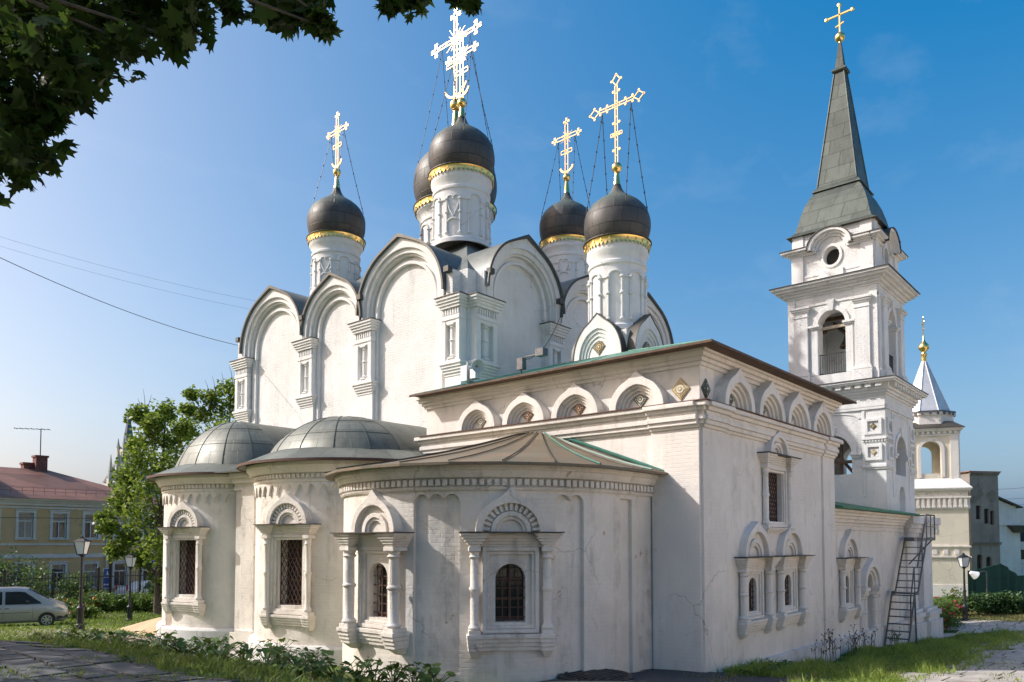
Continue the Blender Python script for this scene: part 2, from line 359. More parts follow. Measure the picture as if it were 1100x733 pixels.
M['tile_y'] = m_plain('glazed_tile_ochre', (0.42, 0.28, 0.10), 0.3, 0, 0.4, 25)
M['tile_r'] = m_plain('glazed_tile_brick', (0.45, 0.20, 0.11), 0.35, 0, 0.4, 20)
M['tile_w'] = m_plain('glazed_tile_white', (0.62, 0.60, 0.50), 0.3, 0, 0.25, 20)
# ------------------------------------------------------------------ masonry builders
def open_pts(w, z0, z1, arched=True, n=14):
    if not arched: return [(-w, z0), (w, z0), (w, z1), (-w, z1)]
    zs = z1-w
    return [(-w, z0), (w, z0)]+[(w*math.cos(PI*i/n), zs+w*math.sin(PI*i/n)) for i in range(n+1)]
def shift(pts, dx): return [(p[0]+dx, p[1]) for p in pts]
def clip_seg(p, q, x0, x1, z0, z1):
    t0, t1 = 0.0, 1.0; dx, dz = q[0]-p[0], q[1]-p[1]
    for a, b in ((-dx, p[0]-x0), (dx, x1-p[0]), (-dz, p[1]-z0), (dz, z1-p[1])):
        if abs(a) < 1e-9:
            if b < 0: return None
        else:
            r = b/a
            if a < 0: t0 = max(t0, r)
            else: t1 = min(t1, r)
    if t0 >= t1: return None
    return (p[0]+dx*t0, p[1]+dz*t0), (p[0]+dx*t1, p[1]+dz*t1)
def grille_mb(F, w, z0, z1, kind, y, arched):
    g = MB()
    if kind == 'grid':
        for k in (-1, 0, 1):
            x = k*w*0.52; g.bar((x, y, z0), (x, y, z1-(0.05 if k else 0)), 0.022, 0.022, F)
        nz = 6
        for k in range(nz):
            z = z0+(z1-z0)*(k+0.5)/nz
            ww = w if (not arched or z < z1-w) else math.sqrt(max(0.0, w*w-(z-(z1-w))**2))
            g.bar((-ww, y+0.02, z), (ww, y+0.02, z), 0.022, 0.022, F)
    else:
        p = kind; H = z1-z0; sl = 1.75
        k = -int(4*H/p)
        while k < 4*H/p:
            zc = z0+k*p
            for s in (1, -1):
                q = clip_seg((-w, zc if s > 0 else zc+2*w*sl), (w, zc+2*w*sl if s > 0 else zc), -w, w, z0, z1)
                if q:
                    a, b = q; m = 10; pts = []
                    for i in range(m+1):
                        f = i/m; x = a[0]+(b[0]-a[0])*f; z = a[1]+(b[1]-a[1])*f
                        pts.append((x+0.012*math.sin(z*2*PI/(p)*1.0), y+(0.012 if s > 0 else 0), z))
                    g.tube(pts, 0.013, 5, F)
            k += 1
        for x in (-w+0.02, w-0.02): g.bar((x, y, z0), (x, y, z1), 0.03, 0.02, F)
    return g
def column_mb(F, x, y, r, z0, z1):
    """engaged colonnette: base block, bulb, shaft with mid bead, capital"""
    H = z1-z0; c = MB(); T = F @ Matrix.Translation((x, y, 0))
    c.box(-r*1.35, r*1.35, -r*1.35, r*2.0, z0, z0+0.05*H, T)
    pr = [(r*1.2, z0+0.05*H), (r*1.5, z0+0.075*H), (r*1.2, z0+0.10*H), (r*0.95, z0+0.12*H), (r*1.0, z0+0.45*H), (r*1.0, z0+0.49*H), (r*1.3, z0+0.51*H),
          (r*1.3, z0+0.53*H), (r*1.0, z0+0.55*H), (r*0.92, z0+0.86*H), (r*1.35, z0+0.885*H), (r*1.0, z0+0.91*H), (r*1.25, z0+0.95*H)]
    c.lathe(pr, 14, T, cap=False)
    c.box(-r*1.4, r*1.4, -r*1.4, r*2.0, z0+0.95*H, z1, T)
    return c
def pediment_mb(F, z0, R, tip, y0=-0.2, dent=True, sz=1.0, leg=0.0):
    p = MB()
    p.ring(0, z0, R*0.80, R*sz*0.80, R, R*sz, y0, 0.15, F, 0.0, tip, leg, 30)
    p.ring(0, z0, R*0.56, R*sz*0.56, R*0.80, R*sz*0.80, y0*0.30, 0.14, F, 0, 0, leg, 30)
    p.ring(0, z0, R*0.44, R*sz*0.44, R*0.575, R*sz*0.575, y0*0.62, 0.15, F, 0, 0, leg, 24)
    p.ring(0, z0, R*0.34, R*sz*0.34, R*0.45, R*sz*0.45, y0*0.40, 0.15, F, 0, 0, leg, 24)
    p.prism(arch_pts(0, z0, R*0.35, R*sz*0.35, 0, leg, 20), y0*0.08, 0.14, F)
    if dent:
        n = 15
        for k in range(n):
            a = PI*(k+0.5)/n; c, s = math.cos(a), math.sin(a); d = 0.030*R/0.78; r0, r1 = R*0.60, R*0.805
            q = [(r0*c+s*d, r0*s*sz-c*d), (r1*c+s*d*1.2, r1*s*sz-c*d*1.2), (r1*c-s*d*1.2, r1*s*sz+c*d*1.2), (r0*c-s*d, r0*s*sz+c*d)]
            p.prism([(x, z+z0) for x, z in q], y0*0.66, 0.1, F)
    return p
def nalichnik(parent, F, w, z0, z1, shelf, hw, bottom, kr, ktop, cx, grille='grid', arched=True, depth=0.42, mat='trim', colr=0.085, colproj=0.10, sz=1.0, sillz=None, dent=True, gy=0.10, label=None):
    """carved window surround: part 'window' with its pane, grille, columns, cornice, pediment and sill"""
    sillz = z0-0.32 if sillz is None else sillz
    m = MB()
    ctop = shelf-0.34
    def rect_ring(x0, x1, za, zb, t, y0):
        m.box(-x1, -x1+t, y0, 0.12, za, zb, F); m.box(x1-t, x1, y0, 0.12, za, zb, F)
        m.box(-x1+t, x1-t, y0, 0.12, zb-t, zb, F); m.box(-x1+t, x1-t, y0, 0.12, za, za+t, F)
    ix = min(cx-0.10, w+0.30)
    rect_ring(0, ix, sillz+0.02, ctop, 0.09, -0.085)
    rect_ring(0, ix-0.094, sillz+0.115, ctop-0.094, 0.07, -0.045)
    win = m.build('window', M[mat], parent)
    if label: win['label'] = label
    pane = MB().prism(open_pts(w-0.003, z0+0.003, z1-0.003, arched), depth-0.05, depth-0.03, F)
    pane.build('pane', M['glass'], win)
    sash = MB()
    sash.bar((0, depth-0.075, z0), (0, depth-0.075, z1-0.02), 0.05, 0.03, F)
    for q in (0.38, 0.7): sash.bar((-w, depth-0.075, z0+(z1-z0)*q), (w, depth-0.075, z0+(z1-z0)*q), 0.03, 0.05, F)
    sash.box(-w, w, depth-0.10, depth-0.055, z0, z0+0.06, F)
    sash.build('sash', M['wood'], win)
    grille_mb(F, w, z0, z1, grille, gy, arched).build('grille', M['rustiron'], win)
    for s in (-1, 1):
        column_mb(F, s*cx, -colproj, colr, sillz, ctop).build('column', M[mat], win, 40)
    e = MB(); n = 5                                                    # entablature stepping out to the shelf
    for k in range(n):
        f = k/(n-1); za = ctop+(shelf-0.03-ctop)*k/n; zb = ctop+(shelf-0.03-ctop)*(k+1)/n
        e.box(-(cx+0.08), cx+0.08, -0.06-0.10*f, 0.12, za, zb, F)
        for s in (-1, 1):
            x0 = s*cx; b = colr*1.15+(hw-cx-colr*1.15)*f
            e.box(x0-b, x0+b, -colproj-colr*1.3-0.12*f, 0.11, za+0.001, zb-0.001, F)
    e.build('entablature', M[mat], win)
    MB().box(-hw-0.03, hw+0.03, -colproj-colr*1.3-0.17, 0.11, shelf-0.026, shelf, F).build('flashing', M['darkroof'], win)
    pediment_mb(F, shelf+0.002, kr, ktop-(shelf+kr*sz), -0.20, dent, sz).build('pediment', M[mat], win, 35)
    s_ = MB(); n = 4; h = sillz-bottom                                    # sill tapering down, with bracketed ends
    for k in range(n):
        f = k/(n-1); zb = sillz-h*0.72*k/n; za = sillz-h*0.72*(k+1)/n
        s_.box(-(cx-0.02)-0.05*(1-f), cx-0.02+0.05*(1-f), -0.16+0.10*f, 0.12, za, zb, F)
        for s in (-1, 1):
            b = colr*(1.75-0.35*f); s_.box(s*cx-b, s*cx+b, -colproj-colr*(1.7-0.8*f), 0.11, za+0.001, zb-0.001, F)
    for s in (-1, 1):
        s_.frus(s*cx-colr*0.7, s*cx+colr*0.7, -0.08, 0.1, bottom, s*cx-colr*1.3, s*cx+colr*1.3, -colproj-colr*0.6, 0.1, sillz-h*0.72, F)
    s_.build('sill', M[mat], win)
    return win
def kokoshnik(parent, F, R, z0, ztop, dep=0.30, mat='trim', tile=True, tcols=(0, 1), sz=1.0, roofed=False):
    k = MB(); tip = ztop-(z0+R*sz)
    k.ring(0, z0, R*0.76, R*0.76*sz, R, R*sz, -dep, 0.05, F, 0.02, tip, 0, 34)
    for r0, r1, d in ((0.66, 0.762, 0.72), (0.56, 0.662, 0.50), (0.46, 0.562, 0.30)):
        k.ring(0, z0, R*r0, R*r0*sz, R*r1, R*r1*sz, -dep*d, 0.05, F, 0.05*r0, 0.05*r1, 0, 30)
    k.prism(arch_pts(0, z0, R*0.465, R*0.465*sz, 0.02, 0, 22), -0.03, 0.05, F)
    o = k.build('kokoshnik', M[mat], parent, 35)
    if tile: tile_mb(F, 0, z0+R*0.30*sz+0.02, R*0.27, -0.045, tcols).build('tile', TILES, o)
    return o
TILES = [M['tile_d'], M['tile_y'], M['tile_r'], M['tile_w']]
def tile_mb(F, x, z, r, y, cols=(0, 1)):
    t = MB()
    def dia(rr): return [(x-rr, z), (x, z-rr*1.12), (x+rr, z), (x, z+rr*1.12)]
    t.prism(dia(r), y, 0.02, F, cols[0]); t.prism(dia(r*0.80), y-0.012, y+0.002, F, cols[1])
    t.prism(dia(r*0.70), y-0.018, y-0.004, F, cols[0])
    T = F @ Matrix.Translation((x, y-0.02, z))
    n = 12
    for rr, yy, ci in ((0.42, -0.008, cols[1]), (0.24, -0.014, cols[0]), (0.13, -0.02, 3)):
        t.prism([(rr*r*math.cos(2*PI*i/n), rr*r*math.sin(2*PI*i/n)) for i in range(n)], yy, 0.01, T, ci)
    for i in range(4):
        a = PI/2*i
        t.prism([(0.55*r*math.cos(a)+0.07*r*math.cos(b), 0.55*r*math.sin(a)+0.07*r*math.sin(b)) for b in (0, PI/2, PI, 3*PI/2)], -0.008, 0.01, T, 3)
    return t
# stilted apse: path of (u, v, theta) from the -V end round to the +V end
def apse_path(uw, uc, vc, r, n=48, ru=None):
    P = [(uw, vc-r, PI/2)]
    k = max(2, int((uw-uc)/0.4))
    for i in range(1, k): P.append((uw+(uc-uw)*i/k, vc-r, PI/2))
    for i in range(n+1):
        a = PI/2-PI*i/n; P.append((uc-r*math.cos(a), vc-r*math.sin(a), a))
    for i in range(1, k+1): P.append((uc+(uw-uc)*i/k, vc+r, -PI/2))
    return P
def sweep(mb, path, prof, close=True, mi=0, uv=False):
    """prof: loop of (outward offset, z)"""
    L, K = len(path), len(prof); vs = []
    for (u, v, a) in path:
        nx, ny = -math.cos(a), -math.sin(a)
        for d, z in prof: vs.append((u+nx*d, v+ny*d, z))
    fs = []; acc = 0
    for i in range(L-1):
        dl = math.hypot(path[i+1][0]-path[i][0], path[i+1][1]-path[i][1])
        for k in range(K if close else K-1):
            k2 = (k+1) % K
            if uv: mb.uv[len(mb.f)+len(fs)] = [(acc, prof[k][1]), (acc+dl, prof[k][1]), (acc+dl, prof[k2][1]), (acc, prof[k2][1])]
            fs.append((i*K+k, (i+1)*K+k, (i+1)*K+k2, i*K+k2))
        acc += dl
    if close: fs += [tuple(range(K-1, -1, -1)), tuple((L-1)*K+k for k in range(K))]
    return mb.add(vs, fs, None, mi)
def path_at(path, step, off=0.0):
    """frames every step metres along the path"""
    out = []; acc = off
    for i in range(len(path)-1):
        a, b = path[i], path[i+1]; d = math.hypot(b[0]-a[0], b[1]-a[1])
        while acc < d:
            f = acc/d if d else 0; out.append((a[0]+(b[0]-a[0])*f, a[1]+(b[1]-a[1])*f, a[2]+(b[2]-a[2])*f)); acc += step
        acc -= d
    return out
def band(mb, F, x0, x1, steps, y1=0.1):
    """straight stepped cornice: steps = [(z0, z1, projection)]"""
    for z0, z1, p in steps: mb.box(x0, x1, -p, y1, z0, z1, F)
def corner_band(mb, u0, u1, v0, v1, steps):
    """stepped cornice all round a rectangular block"""
    for z0, z1, p in steps: mb.box(u0-p, u1+p, v0-p, v1+p, z0, z1)
# ------------------------------------------------------------------ onion domes
ONION = [(0.80, 0.0), (0.88, 0.11), (0.95, 0.27), (0.99, 0.45), (1.0, 0.62), (0.985, 0.80), (0.93, 0.98), (0.84, 1.135), (0.71, 1.275), (0.56, 1.39), (0.41, 1.485), (0.29, 1.575), (0.21, 1.675), (0.15, 1.79), (0.115, 1.90)]
def smooth_prof(P, k=3):
    out = []
    for i in range(len(P)-1):
        p0 = P[max(i-1, 0)]; p1 = P[i]; p2 = P[i+1]; p3 = P[min(i+2, len(P)-1)]
        for j in range(k):
            t = j/k
            out.append(tuple(0.5*((2*p1[q])+(-p0[q]+p2[q])*t+(2*p0[q]-5*p1[q]+4*p2[q]-p3[q])*t*t+(-p0[q]+3*p1[q]-3*p2[q]+p3[q])*t**3) for q in (0, 1)))
    out.append(P[-1]); return out
def cross_mb(F, h, arm, ornate=True, t=0.035, sr=1.0):
    """Orthodox cross: x = across, z = up from its foot; outlined arms with trefoil ends"""
    c = MB(); za = h*0.66; y0, y1 = -t/2, t/2
    w = 0.085*sr if ornate else 0.05*sr
    def frame_bar(x0, z0, x1, z1):
        dx, dz = x1-x0, z1-z0; L = math.hypot(dx, dz); nx, nz = -dz/L, dx/L
        for s in (-1, 1): c.bar((x0+nx*w*s, 0, z0+nz*w*s), (x1+nx*w*s, 0, z1+nz*w*s), t, t, F)
        k = max(2, int(L/(w*5.5)))
        for i in range(k+1):
            f = i/k; c.bar((x0+dx*f-nx*w, 0, z0+dz*f-nz*w), (x0+dx*f+nx*w, 0, z0+dz*f+nz*w), t*0.7, t*0.7, F)
    def disc(x, z, r, hole=0.0):
        n = 16
        if hole: c.ring(x, z, hole, hole, r, r, y0*1.2, y1*1.2, F, n=n); c.ring(x, z, hole, -hole, r, -r, y0*1.2, y1*1.2, F, n=n)
        else: c.prism([(x+r*math.cos(2*PI*i/n), z+r*math.sin(2*PI*i/n)) for i in range(n)], y0*1.1, y1*1.1, F)
    def trefoil(x, z, dx, dz, r):
        disc(x+dx*r, z+dz*r, r*0.95, r*0.55)
        for a in (-1, 0, 1):
            ax, az = (dx, dz) if a == 0 else (-dz*a, dx*a)
            ex, ez = x+dx*r+ax*r*1.55, z+dz*r+az*r*1.55
            px, pz = -az, ax
            c.prism([(ex-ax*r*0.7-px*r*0.25, ez-az*r*0.7-pz*r*0.25), (ex+px*-0.62*r, ez+pz*-0.62*r), (ex+ax*r*0.45-px*r*0.4, ez+az*r*0.45-pz*r*0.4), (ex+ax*r*0.2, ez+az*r*0.2),
                     (ex+ax*r*0.45+px*r*0.4, ez+az*r*0.45+pz*r*0.4), (ex+px*0.62*r, ez+pz*0.62*r), (ex-ax*r*0.7+px*r*0.25, ez-az*r*0.7+pz*r*0.25)][::1 if True else -1], y0, y1, F)
    r = 0.17*sr*arm/1.6
    frame_bar(0, 0, 0, h-3.2*r); frame_bar(-(arm-3.2*r), za, arm-3.2*r, za)
    if ornate:
        trefoil(0, h-3.0*r, 0, 1, r); trefoil(arm-3.0*r, za, 1, 0, r); trefoil(-(arm-3.0*r), za, -1, 0, r)
        for i in range(16):                                                  # sun rays at the crossing
            a = 2*PI*(i+0.5)/16; L = arm*(0.44 if i % 2 else 0.32)
            c.bar((0.1*arm*math.cos(a), 0, za+0.1*arm*math.sin(a)), (L*math.cos(a), 0, za+L*math.sin(a)), t*0.35, t*0.35, F)
        frame_bar(-arm*0.36, h*0.40, arm*0.36, h*0.40)
        R = arm*0.42                                                         # crescent at the foot
        pts = [(R*math.cos(PI+PI*(i+1)/14*0.93), 0, R*0.85+R*0.85*math.sin(PI+PI*(i+1)/14*0.93)+h*0.04) for i in range(14)]
        for a, b in zip(pts[:-1], pts[1:]): c.bar(a, b, t*1.2, 0.10*sr, F)
    else:
        def lozenge(x, z, q):
            c.prism([(x-q, z), (x, z-q), (x+q, z), (x, z+q)], y0, y1, F)
        for (x, z, dx, dz) in ((0, h-0.32, 0, 1), (arm-0.32, za, 1, 0), (-arm+0.32, za, -1, 0)):
            q = 0.15
            P = [(x+dx*(0.16+0.2*math.cos(b))-dz*0.16*math.sin(b), z+dz*(0.16+0.2*math.cos(b))+dx*0.16*math.sin(b)) for b in (0, PI/2, PI, 3*PI/2)]
            for i in range(4): c.bar((P[i][0], 0, P[i][1]), (P[(i+1) % 4][0], 0, P[(i+1) % 4][1]), t, t, F)
            lozenge(x+dx*0.36, z+dz*0.36, 0.05); lozenge(x+dx*0.16+dz*0.2, z+dz*0.16+dx*0.2, 0.05); lozenge(x+dx*0.16-dz*0.2, z+dz*0.16-dx*0.2, 0.05)
        for z in (0.15, 0.32, 0.46, 0.82): 
            for s in (-1, 1): disc(s*0.12, h*z, 0.05)
        for x in (0.35, 0.62):
            for s in (-1, 1):
                for q in (-1, 1): disc(s*arm*x, za+q*0.11, 0.045)
        frame_bar(-arm*0.22, h*0.33, arm*0.22, h*0.33)
    return c
def onion_dome(parent, u, v, R, zb, z_orb, h_cross, arm, drum_r, drum_z0, ornate=True, style='heart', chain_z=0.42):
    T = Matrix.Translation((u, v, 0))
    prof = [(r*R, zb+z*R) for r, z in smooth_prof(ONION, 2)]
    d = MB().lathe(prof, 24, T, uv=True, nu=13).build('dome', M['tarnish'], parent, 60)
    dr = MB(); zt = zb-0.30; rt = 0.93*R
    dr.lathe([(drum_r, drum_z0), (drum_r, zt-0.62), (drum_r+0.05, zt-0.58), (drum_r+0.05, zt-0.48), (drum_r+0.01, zt-0.44), (drum_r+0.02, zt-0.26), (drum_r+0.10, zt-0.14), (rt-0.02, zt-0.02), (rt-0.02, zb-0.02)], 48, T, cap=False)
    dr.lathe([(drum_r+0.10, drum_z0-0.02), (drum_r+0.10, drum_z0+0.14), (drum_r, drum_z0+0.22)], 48, T, cap=False)
    def cyl(a, z, off=0.0): return (u+(drum_r+off)*math.cos(a), v+(drum_r+off)*math.sin(a), z)
    nb = 8; zs0 = drum_z0+0.35; zs1 = zt-0.75; H = zs1-zs0; hw = PI/nb
    for k in range(nb):
        a = PI+hw+2*hw*k+0.10
        for s in (-0.60, 0.60):                                              # colonnettes with beads
            aa = a+s*hw; dr.tube([cyl(aa, zs0, 0.02), cyl(aa, zs1-H*0.18, 0.02)], 0.045, 6)
            for q in (0.0, 0.5, 0.82): dr.ellipsoid(cyl(aa, zs0+H*q, 0.03), (0.085, 0.085, 0.06), None, 8, 5)
        w = 0.60*hw
        if style == 'heart' and k % 2 == 0:
            zc = zs1-H*0.18
            for s in (-1, 1):
                pts = [cyl(a+s*w*0.5+w*0.5*math.cos(b)*s, zc+w*drum_r*0.55*math.sin(b), 0.02) for b in [PI-PI*1.15*i/12 for i in range(13)]]
                pts.append(cyl(a+s*w*0.55, zc-H*0.25, 0.02)); pts.append(cyl(a, zc-H*0.42, 0.02)); dr.tube(pts, 0.035, 5)
            dr.tube([cyl(a+w*math.cos(PI*i/12), zs0+H*0.22+w*drum_r*0.8*math.sin(PI*i/12), 0.02) for i in range(13)], 0.04, 5)
        else:
            dr.tube([cyl(a+w*math.cos(PI*i/12), zs1-H*0.16+w*drum_r*0.75*math.sin(PI*i/12), 0.02) for i in range(13)], 0.045, 5)
        dr.tube([cyl(a+w+ (2*hw-2*w)*i/4, zs1-H*0.18-0.10*math.sin(PI*i/4)*0, 0.02) for i in range(5)], 0.03, 5)
    dr.build('drum', M['trimw'], d, 40)
    if style == 'window':
        for k in range(8):
            a = PI+2*PI*k/8+0.35; F = frame(u-drum_r*math.cos(a-PI), v-drum_r*math.sin(a-PI), a-PI)
            MB().prism(open_pts(0.16, drum_z0+0.7, zs1-0.1), -0.03, 0.05, F).build('window', M['glass'], d)
    g = MB(); rc = 0.965*R
    g.lathe([(rc-0.03, zb-0.15), (rc, zb-0.15), (rc+0.01, zb-0.06), (rc+0.035, zb), (rc*0.80, zb+0.02)], 48, T, cap=False)
    n = 46
    for k in range(n):                                                      # pierced pendants hanging under the band
        a = 2*PI*(k+0.5)/n; F = Matrix.Translation((u+(rc-0.02)*math.cos(a), v+(rc-0.02)*math.sin(a), zb-0.15)) @ Matrix.Rotation(a+PI/2, 4, 'Z')
        ww = PI*rc/n
        g.prism([(-ww, 0), (-ww*0.5, -0.06), (0, -0.12), (ww*0.5, -0.06), (ww, 0)], -0.012, 0.012, F)
        if k % 2: g.prism([(-ww*0.5, 0.05), (0, 0.0), (ww*0.5, 0.05), (0, 0.12)], -0.05, -0.02, F)
    g.build('gilded_collar', M['gold'], d, 40)
    MB().lathe([(rc-0.02, zb+0.021), (rc+0.07, zb+0.021), (rc+0.07, zb+0.05), (0.79*R, zb+0.06)], 40, T, cap=False).build('collar_flashing', M['darkroof'], d)
    ro = 0.19*R/1.38*(1.15 if R < 1.3 else 1.0)
    zt = zb+1.88*R
    MB().lathe([(0.125*R, zt-0.1), (0.115*R, zt), (0.055*R, z_orb-ro*0.8), (0.09*R, z_orb-ro*0.95)]+[(ro*math.sin(PI*q/10), z_orb-ro*math.cos(PI*q/10)) for q in range(2, 11)], 20, T, cap=False).build('orb', M['gold'], d, 50)
    F = frame(u, v, 0.0, z_orb+ro*0.9)
    cross_mb(F, h_cross, arm, ornate, 0.034 if arm < 1.5 else 0.045, 1.0).build('cross', M['goldt' if u < 28 and v > 20 and v < 28 else 'goldc'], d)
    for sx in (-1, 1):
        for sy in (-1, 1):
            p = Vector((u, v+sx*arm*0.55, z_orb+ro+h_cross*0.62)); q = Vector((u+sy*R*0.62, v+sx*R*0.70, zb+R*1.0))
            m = MB(); n = 14
            pts = [p.lerp(q, i/n)-Vector((0, 0, 0.10*math.sin(PI*i/n))) for i in range(n+1)]
            m.tube(pts, 0.014, 5)
            for pt in pts[1:-1:2]: m.ellipsoid(pt, (0.03, 0.03, 0.045), None, 6, 4)
            m.build('chain', M['iron'], d)
    return d
# ------------------------------------------------------------------ the church: main cube, apses, domes
U0, V0, U1, V1 = 19.3, 18.8, 34.0, 34.2
church = thing('church', (26.6, 26.5, 0), 'tall white cubic church with rounded gables, dark onion domes and gilded crosses', 'church')
FA = lambda v, z=0.0: frame(U0, v, 0.0, z)                 # east face, local x = -V
FB = lambda u, z=0.0: frame(u, V0, PI/2, z)                # face turned to the right, local x = +U
wall = MB().box(U0, U1, V0, V1, -1.0, 13.95).build('wall', M['white'], church)
EB = [(22.0, 2.42, 13.22, 15.78), (26.3, 2.02, 13.12, 15.30), (30.85, 2.48, 13.12, 15.74)]     # east bays: centre V, half width, spring, apex
SB = [(22.05, 2.20, 13.32, 15.74), (26.3, 2.12, 13.15, 15.42), (30.8, 2.35, 13.15, 15.7)]       # right-face bays: centre U
def zakomara(F, hw, zs, za, back):
    rz = za-0.22-zs
    lun = MB().prism(arch_pts(0, zs, hw-0.02, rz-0.02, 0.10, 0.3, 30), 0.004, back, F); lun.build('gable', M['white'], church)
    a = MB()
    a.ring(0, zs, hw-0.24, rz-0.24, hw, rz, -0.44, 0.1, F, 0, 0.20, 0.35, 36)
    a.ring(0, zs, hw-0.42, rz-0.42, hw-0.23, rz-0.23, -0.34, 0.1, F, 0, 0, 0.35, 36)
    a.ring(0, zs, hw-0.50, rz-0.50, hw-0.41, rz-0.41, -0.24, 0.1, F, 0, 0, 0.35, 36)
    a.ring(0, zs, hw-0.78, rz-0.78, hw-0.66, rz-0.66, -0.15, 0.1, F, 0, 0, 0.35, 36)
    a.ring(0, zs, hw-0.67, rz-0.67, hw-0.49, rz-0.49, -0.07, 0.1, F, 0, 0, 0.35, 36)
    for s in (-1, 1):                                       # archivolt runs down beside the pilaster
        x0, x1 = (hw-0.72, hw-0.40) if s > 0 else (-hw+0.40, -hw+0.72)
        a.box(min(x0, x1), max(x0, x1), -0.12, 0.1, 6.0, zs-0.35, F)
    a.build('arch_moulding', M['trimw'], church, 35)
    r = MB()
    r.ring(0, zs, hw+0.005, rz+0.005, hw+0.06, rz+0.06, -0.53, back+0.5, F, 0.20, 0.24, 0.0, 36)
    r.build('gable_roof', M['roofsheet'], church, 35)
    MB().ring(0, zs, hw+0.0, rz+0.0, hw+0.085, rz+0.085, -0.56, -0.52, F, 0.20, 0.26, 0.0, 36).build('roof_edge', M['darkroof'], church, 35)
for c, hw, zs, za in EB: zakomara(FA(c), hw, zs, za, 3.0)
for c, hw, zs, za in SB: zakomara(FB(c), hw, zs, za, 3.0)
rf = MB()
rf.frus(U0+0.06, U1-0.06, V0+0.06, V1-0.06, 13.94, U0+3.2, U1-3.2, V0+3.2, V1-3.2, 16.75)
rf.frus(U0+3.2, U1-3.2, V0+3.2, V1-3.2, 16.75, U0+6.5, U1-6.5, V0+6.5, V1-6.5, 18.0)
rf.build('roof', M['roofsheet'], church)
# other two walls' gables so the roof is closed all round
for c, hw, zs, za in SB:
    F = frame(U1-(c-U0), V1, -PI/2); MB().prism(arch_pts(0, zs-0.4, hw, za-0.2-zs+0.4, 0.1, 0, 24), -0.3, 3.0, F).build('gable', M['white'], church)
    MB().ring(0, zs, hw, za-zs-0.2, hw+0.08, za-zs-0.12, -0.7, 3.4, F, 0.2, 0.24).build('gable_roof', M['roofsheet'], church, 35)
def pilaster(F, hw, ztop, zb, side='both', z_low=5.0):
    """pilaster with capital, panelled upper stage and ledge"""
    p = MB(); n = 5
    p.box(-hw*0.78, hw*0.78, -0.22, 0.1, z_low, zb+0.02, F)                    # plain lower shaft
    for k in range(n):
        f = k/(n-1); p.box(-hw*0.80-0.14*f, hw*0.80+0.14*f, -0.24-0.16*f, 0.1, zb+0.10*k, zb+0.10*(k+1), F)
    z2 = zb+0.5; z3 = ztop-0.95
    p.box(-hw*0.84, -hw*0.50, -0.34, 0.1, z2, z3, F); p.box(hw*0.50, hw*0.84, -0.34, 0.1, z2, z3, F)
    p.box(-hw*0.50, hw*0.50, -0.16, 0.1, z2, z3, F)
    p.box(-hw*0.50, hw*0.50, -0.33, 0.1, z3-0.12, z3, F); p.box(-hw*0.50, hw*0.50, -0.33, 0.1, z2, z2+0.1, F)
    c = column_mb(F, 0, -0.20, 0.115, z2+0.1, z3-0.12)
    p.add(c.v, c.f)
    p.box(-hw*0.86, hw*0.86, -0.36, 0.1, z3, z3+0.16, F)
    nd = max(3, int(hw*2*0.84/0.12)); p.box(-hw*0.84, hw*0.84, -0.30, 0.1, z3+0.16, z3+0.42, F)
    for i in range(nd):
        x = -hw*0.84+hw*1.68*(i+0.5)/nd; p.box(x-0.032, x+0.032, -0.35, -0.29, z3+0.18, z3+0.40, F)
    for k in range(4):
        f = (k+1)/4; p.box(-hw*0.88-0.17*f, hw*0.88+0.17*f, -0.36-0.17*f, 0.1, z3+0.42+0.1*k, z3+0.42+0.1*(k+1), F)
    o = p.build('pilaster', M['trimw'], church, 40)
    MB().box(-hw*0.88-0.20, hw*0.88+0.20, -0.56, 0.1, ztop-0.13, ztop-0.10, F).build('flashing', M['darkroof'], o)
    # block above the capital, in the valley between two gables
    MB().box(-hw*0.32, hw*0.32, -0.40, 0.1, ztop-0.10, ztop+0.85, F).build('valley_block', M['white'], o)
    b = MB().box(-0.12, 0.12, -0.60, -0.40, ztop+0.74, ztop+0.94, F); b.build('rain_hopper', M['darkroof'], o)
pilaster(FA(19.32), 0.52, 13.05, 10.10)
pilaster(FA(24.3), 0.62, 13.08, 10.05)
pilaster(FA(28.3), 0.62, 13.02, 10.0)
pilaster(FA(33.55), 0.66, 12.98, 9.95)
pilaster(FB(19.95), 0.66, 13.05, 10.10)
pilaster(FB(24.05), 0.55, 12.92, 10.05)
pilaster(FB(28.55), 0.55, 12.9, 10.0)
pilaster(FB(33.4), 0.55, 12.9, 10.0)
# the five domes
onion_dome(church, 22.5, 22.3, 1.40, 19.45, 22.75, 2.95, 0.98, 1.17, 16.35)
onion_dome(church, 22.5, 31.0, 1.42, 19.02, 22.55, 2.90, 0.92, 1.14, 16.2)
onion_dome(church, 29.75, 22.2, 1.36, 18.75, 22.15, 2.85, 0.92, 1.16, 16.2)
onion_dome(church, 30.2, 31.0, 1.36, 18.9, 22.3, 2.85, 0.92, 1.16, 16.2)
onion_dome(church, 26.45, 26.65, 2.08, 20.62, 26.05, 4.75, 1.78, 1.70, 17.2, True, 'window')
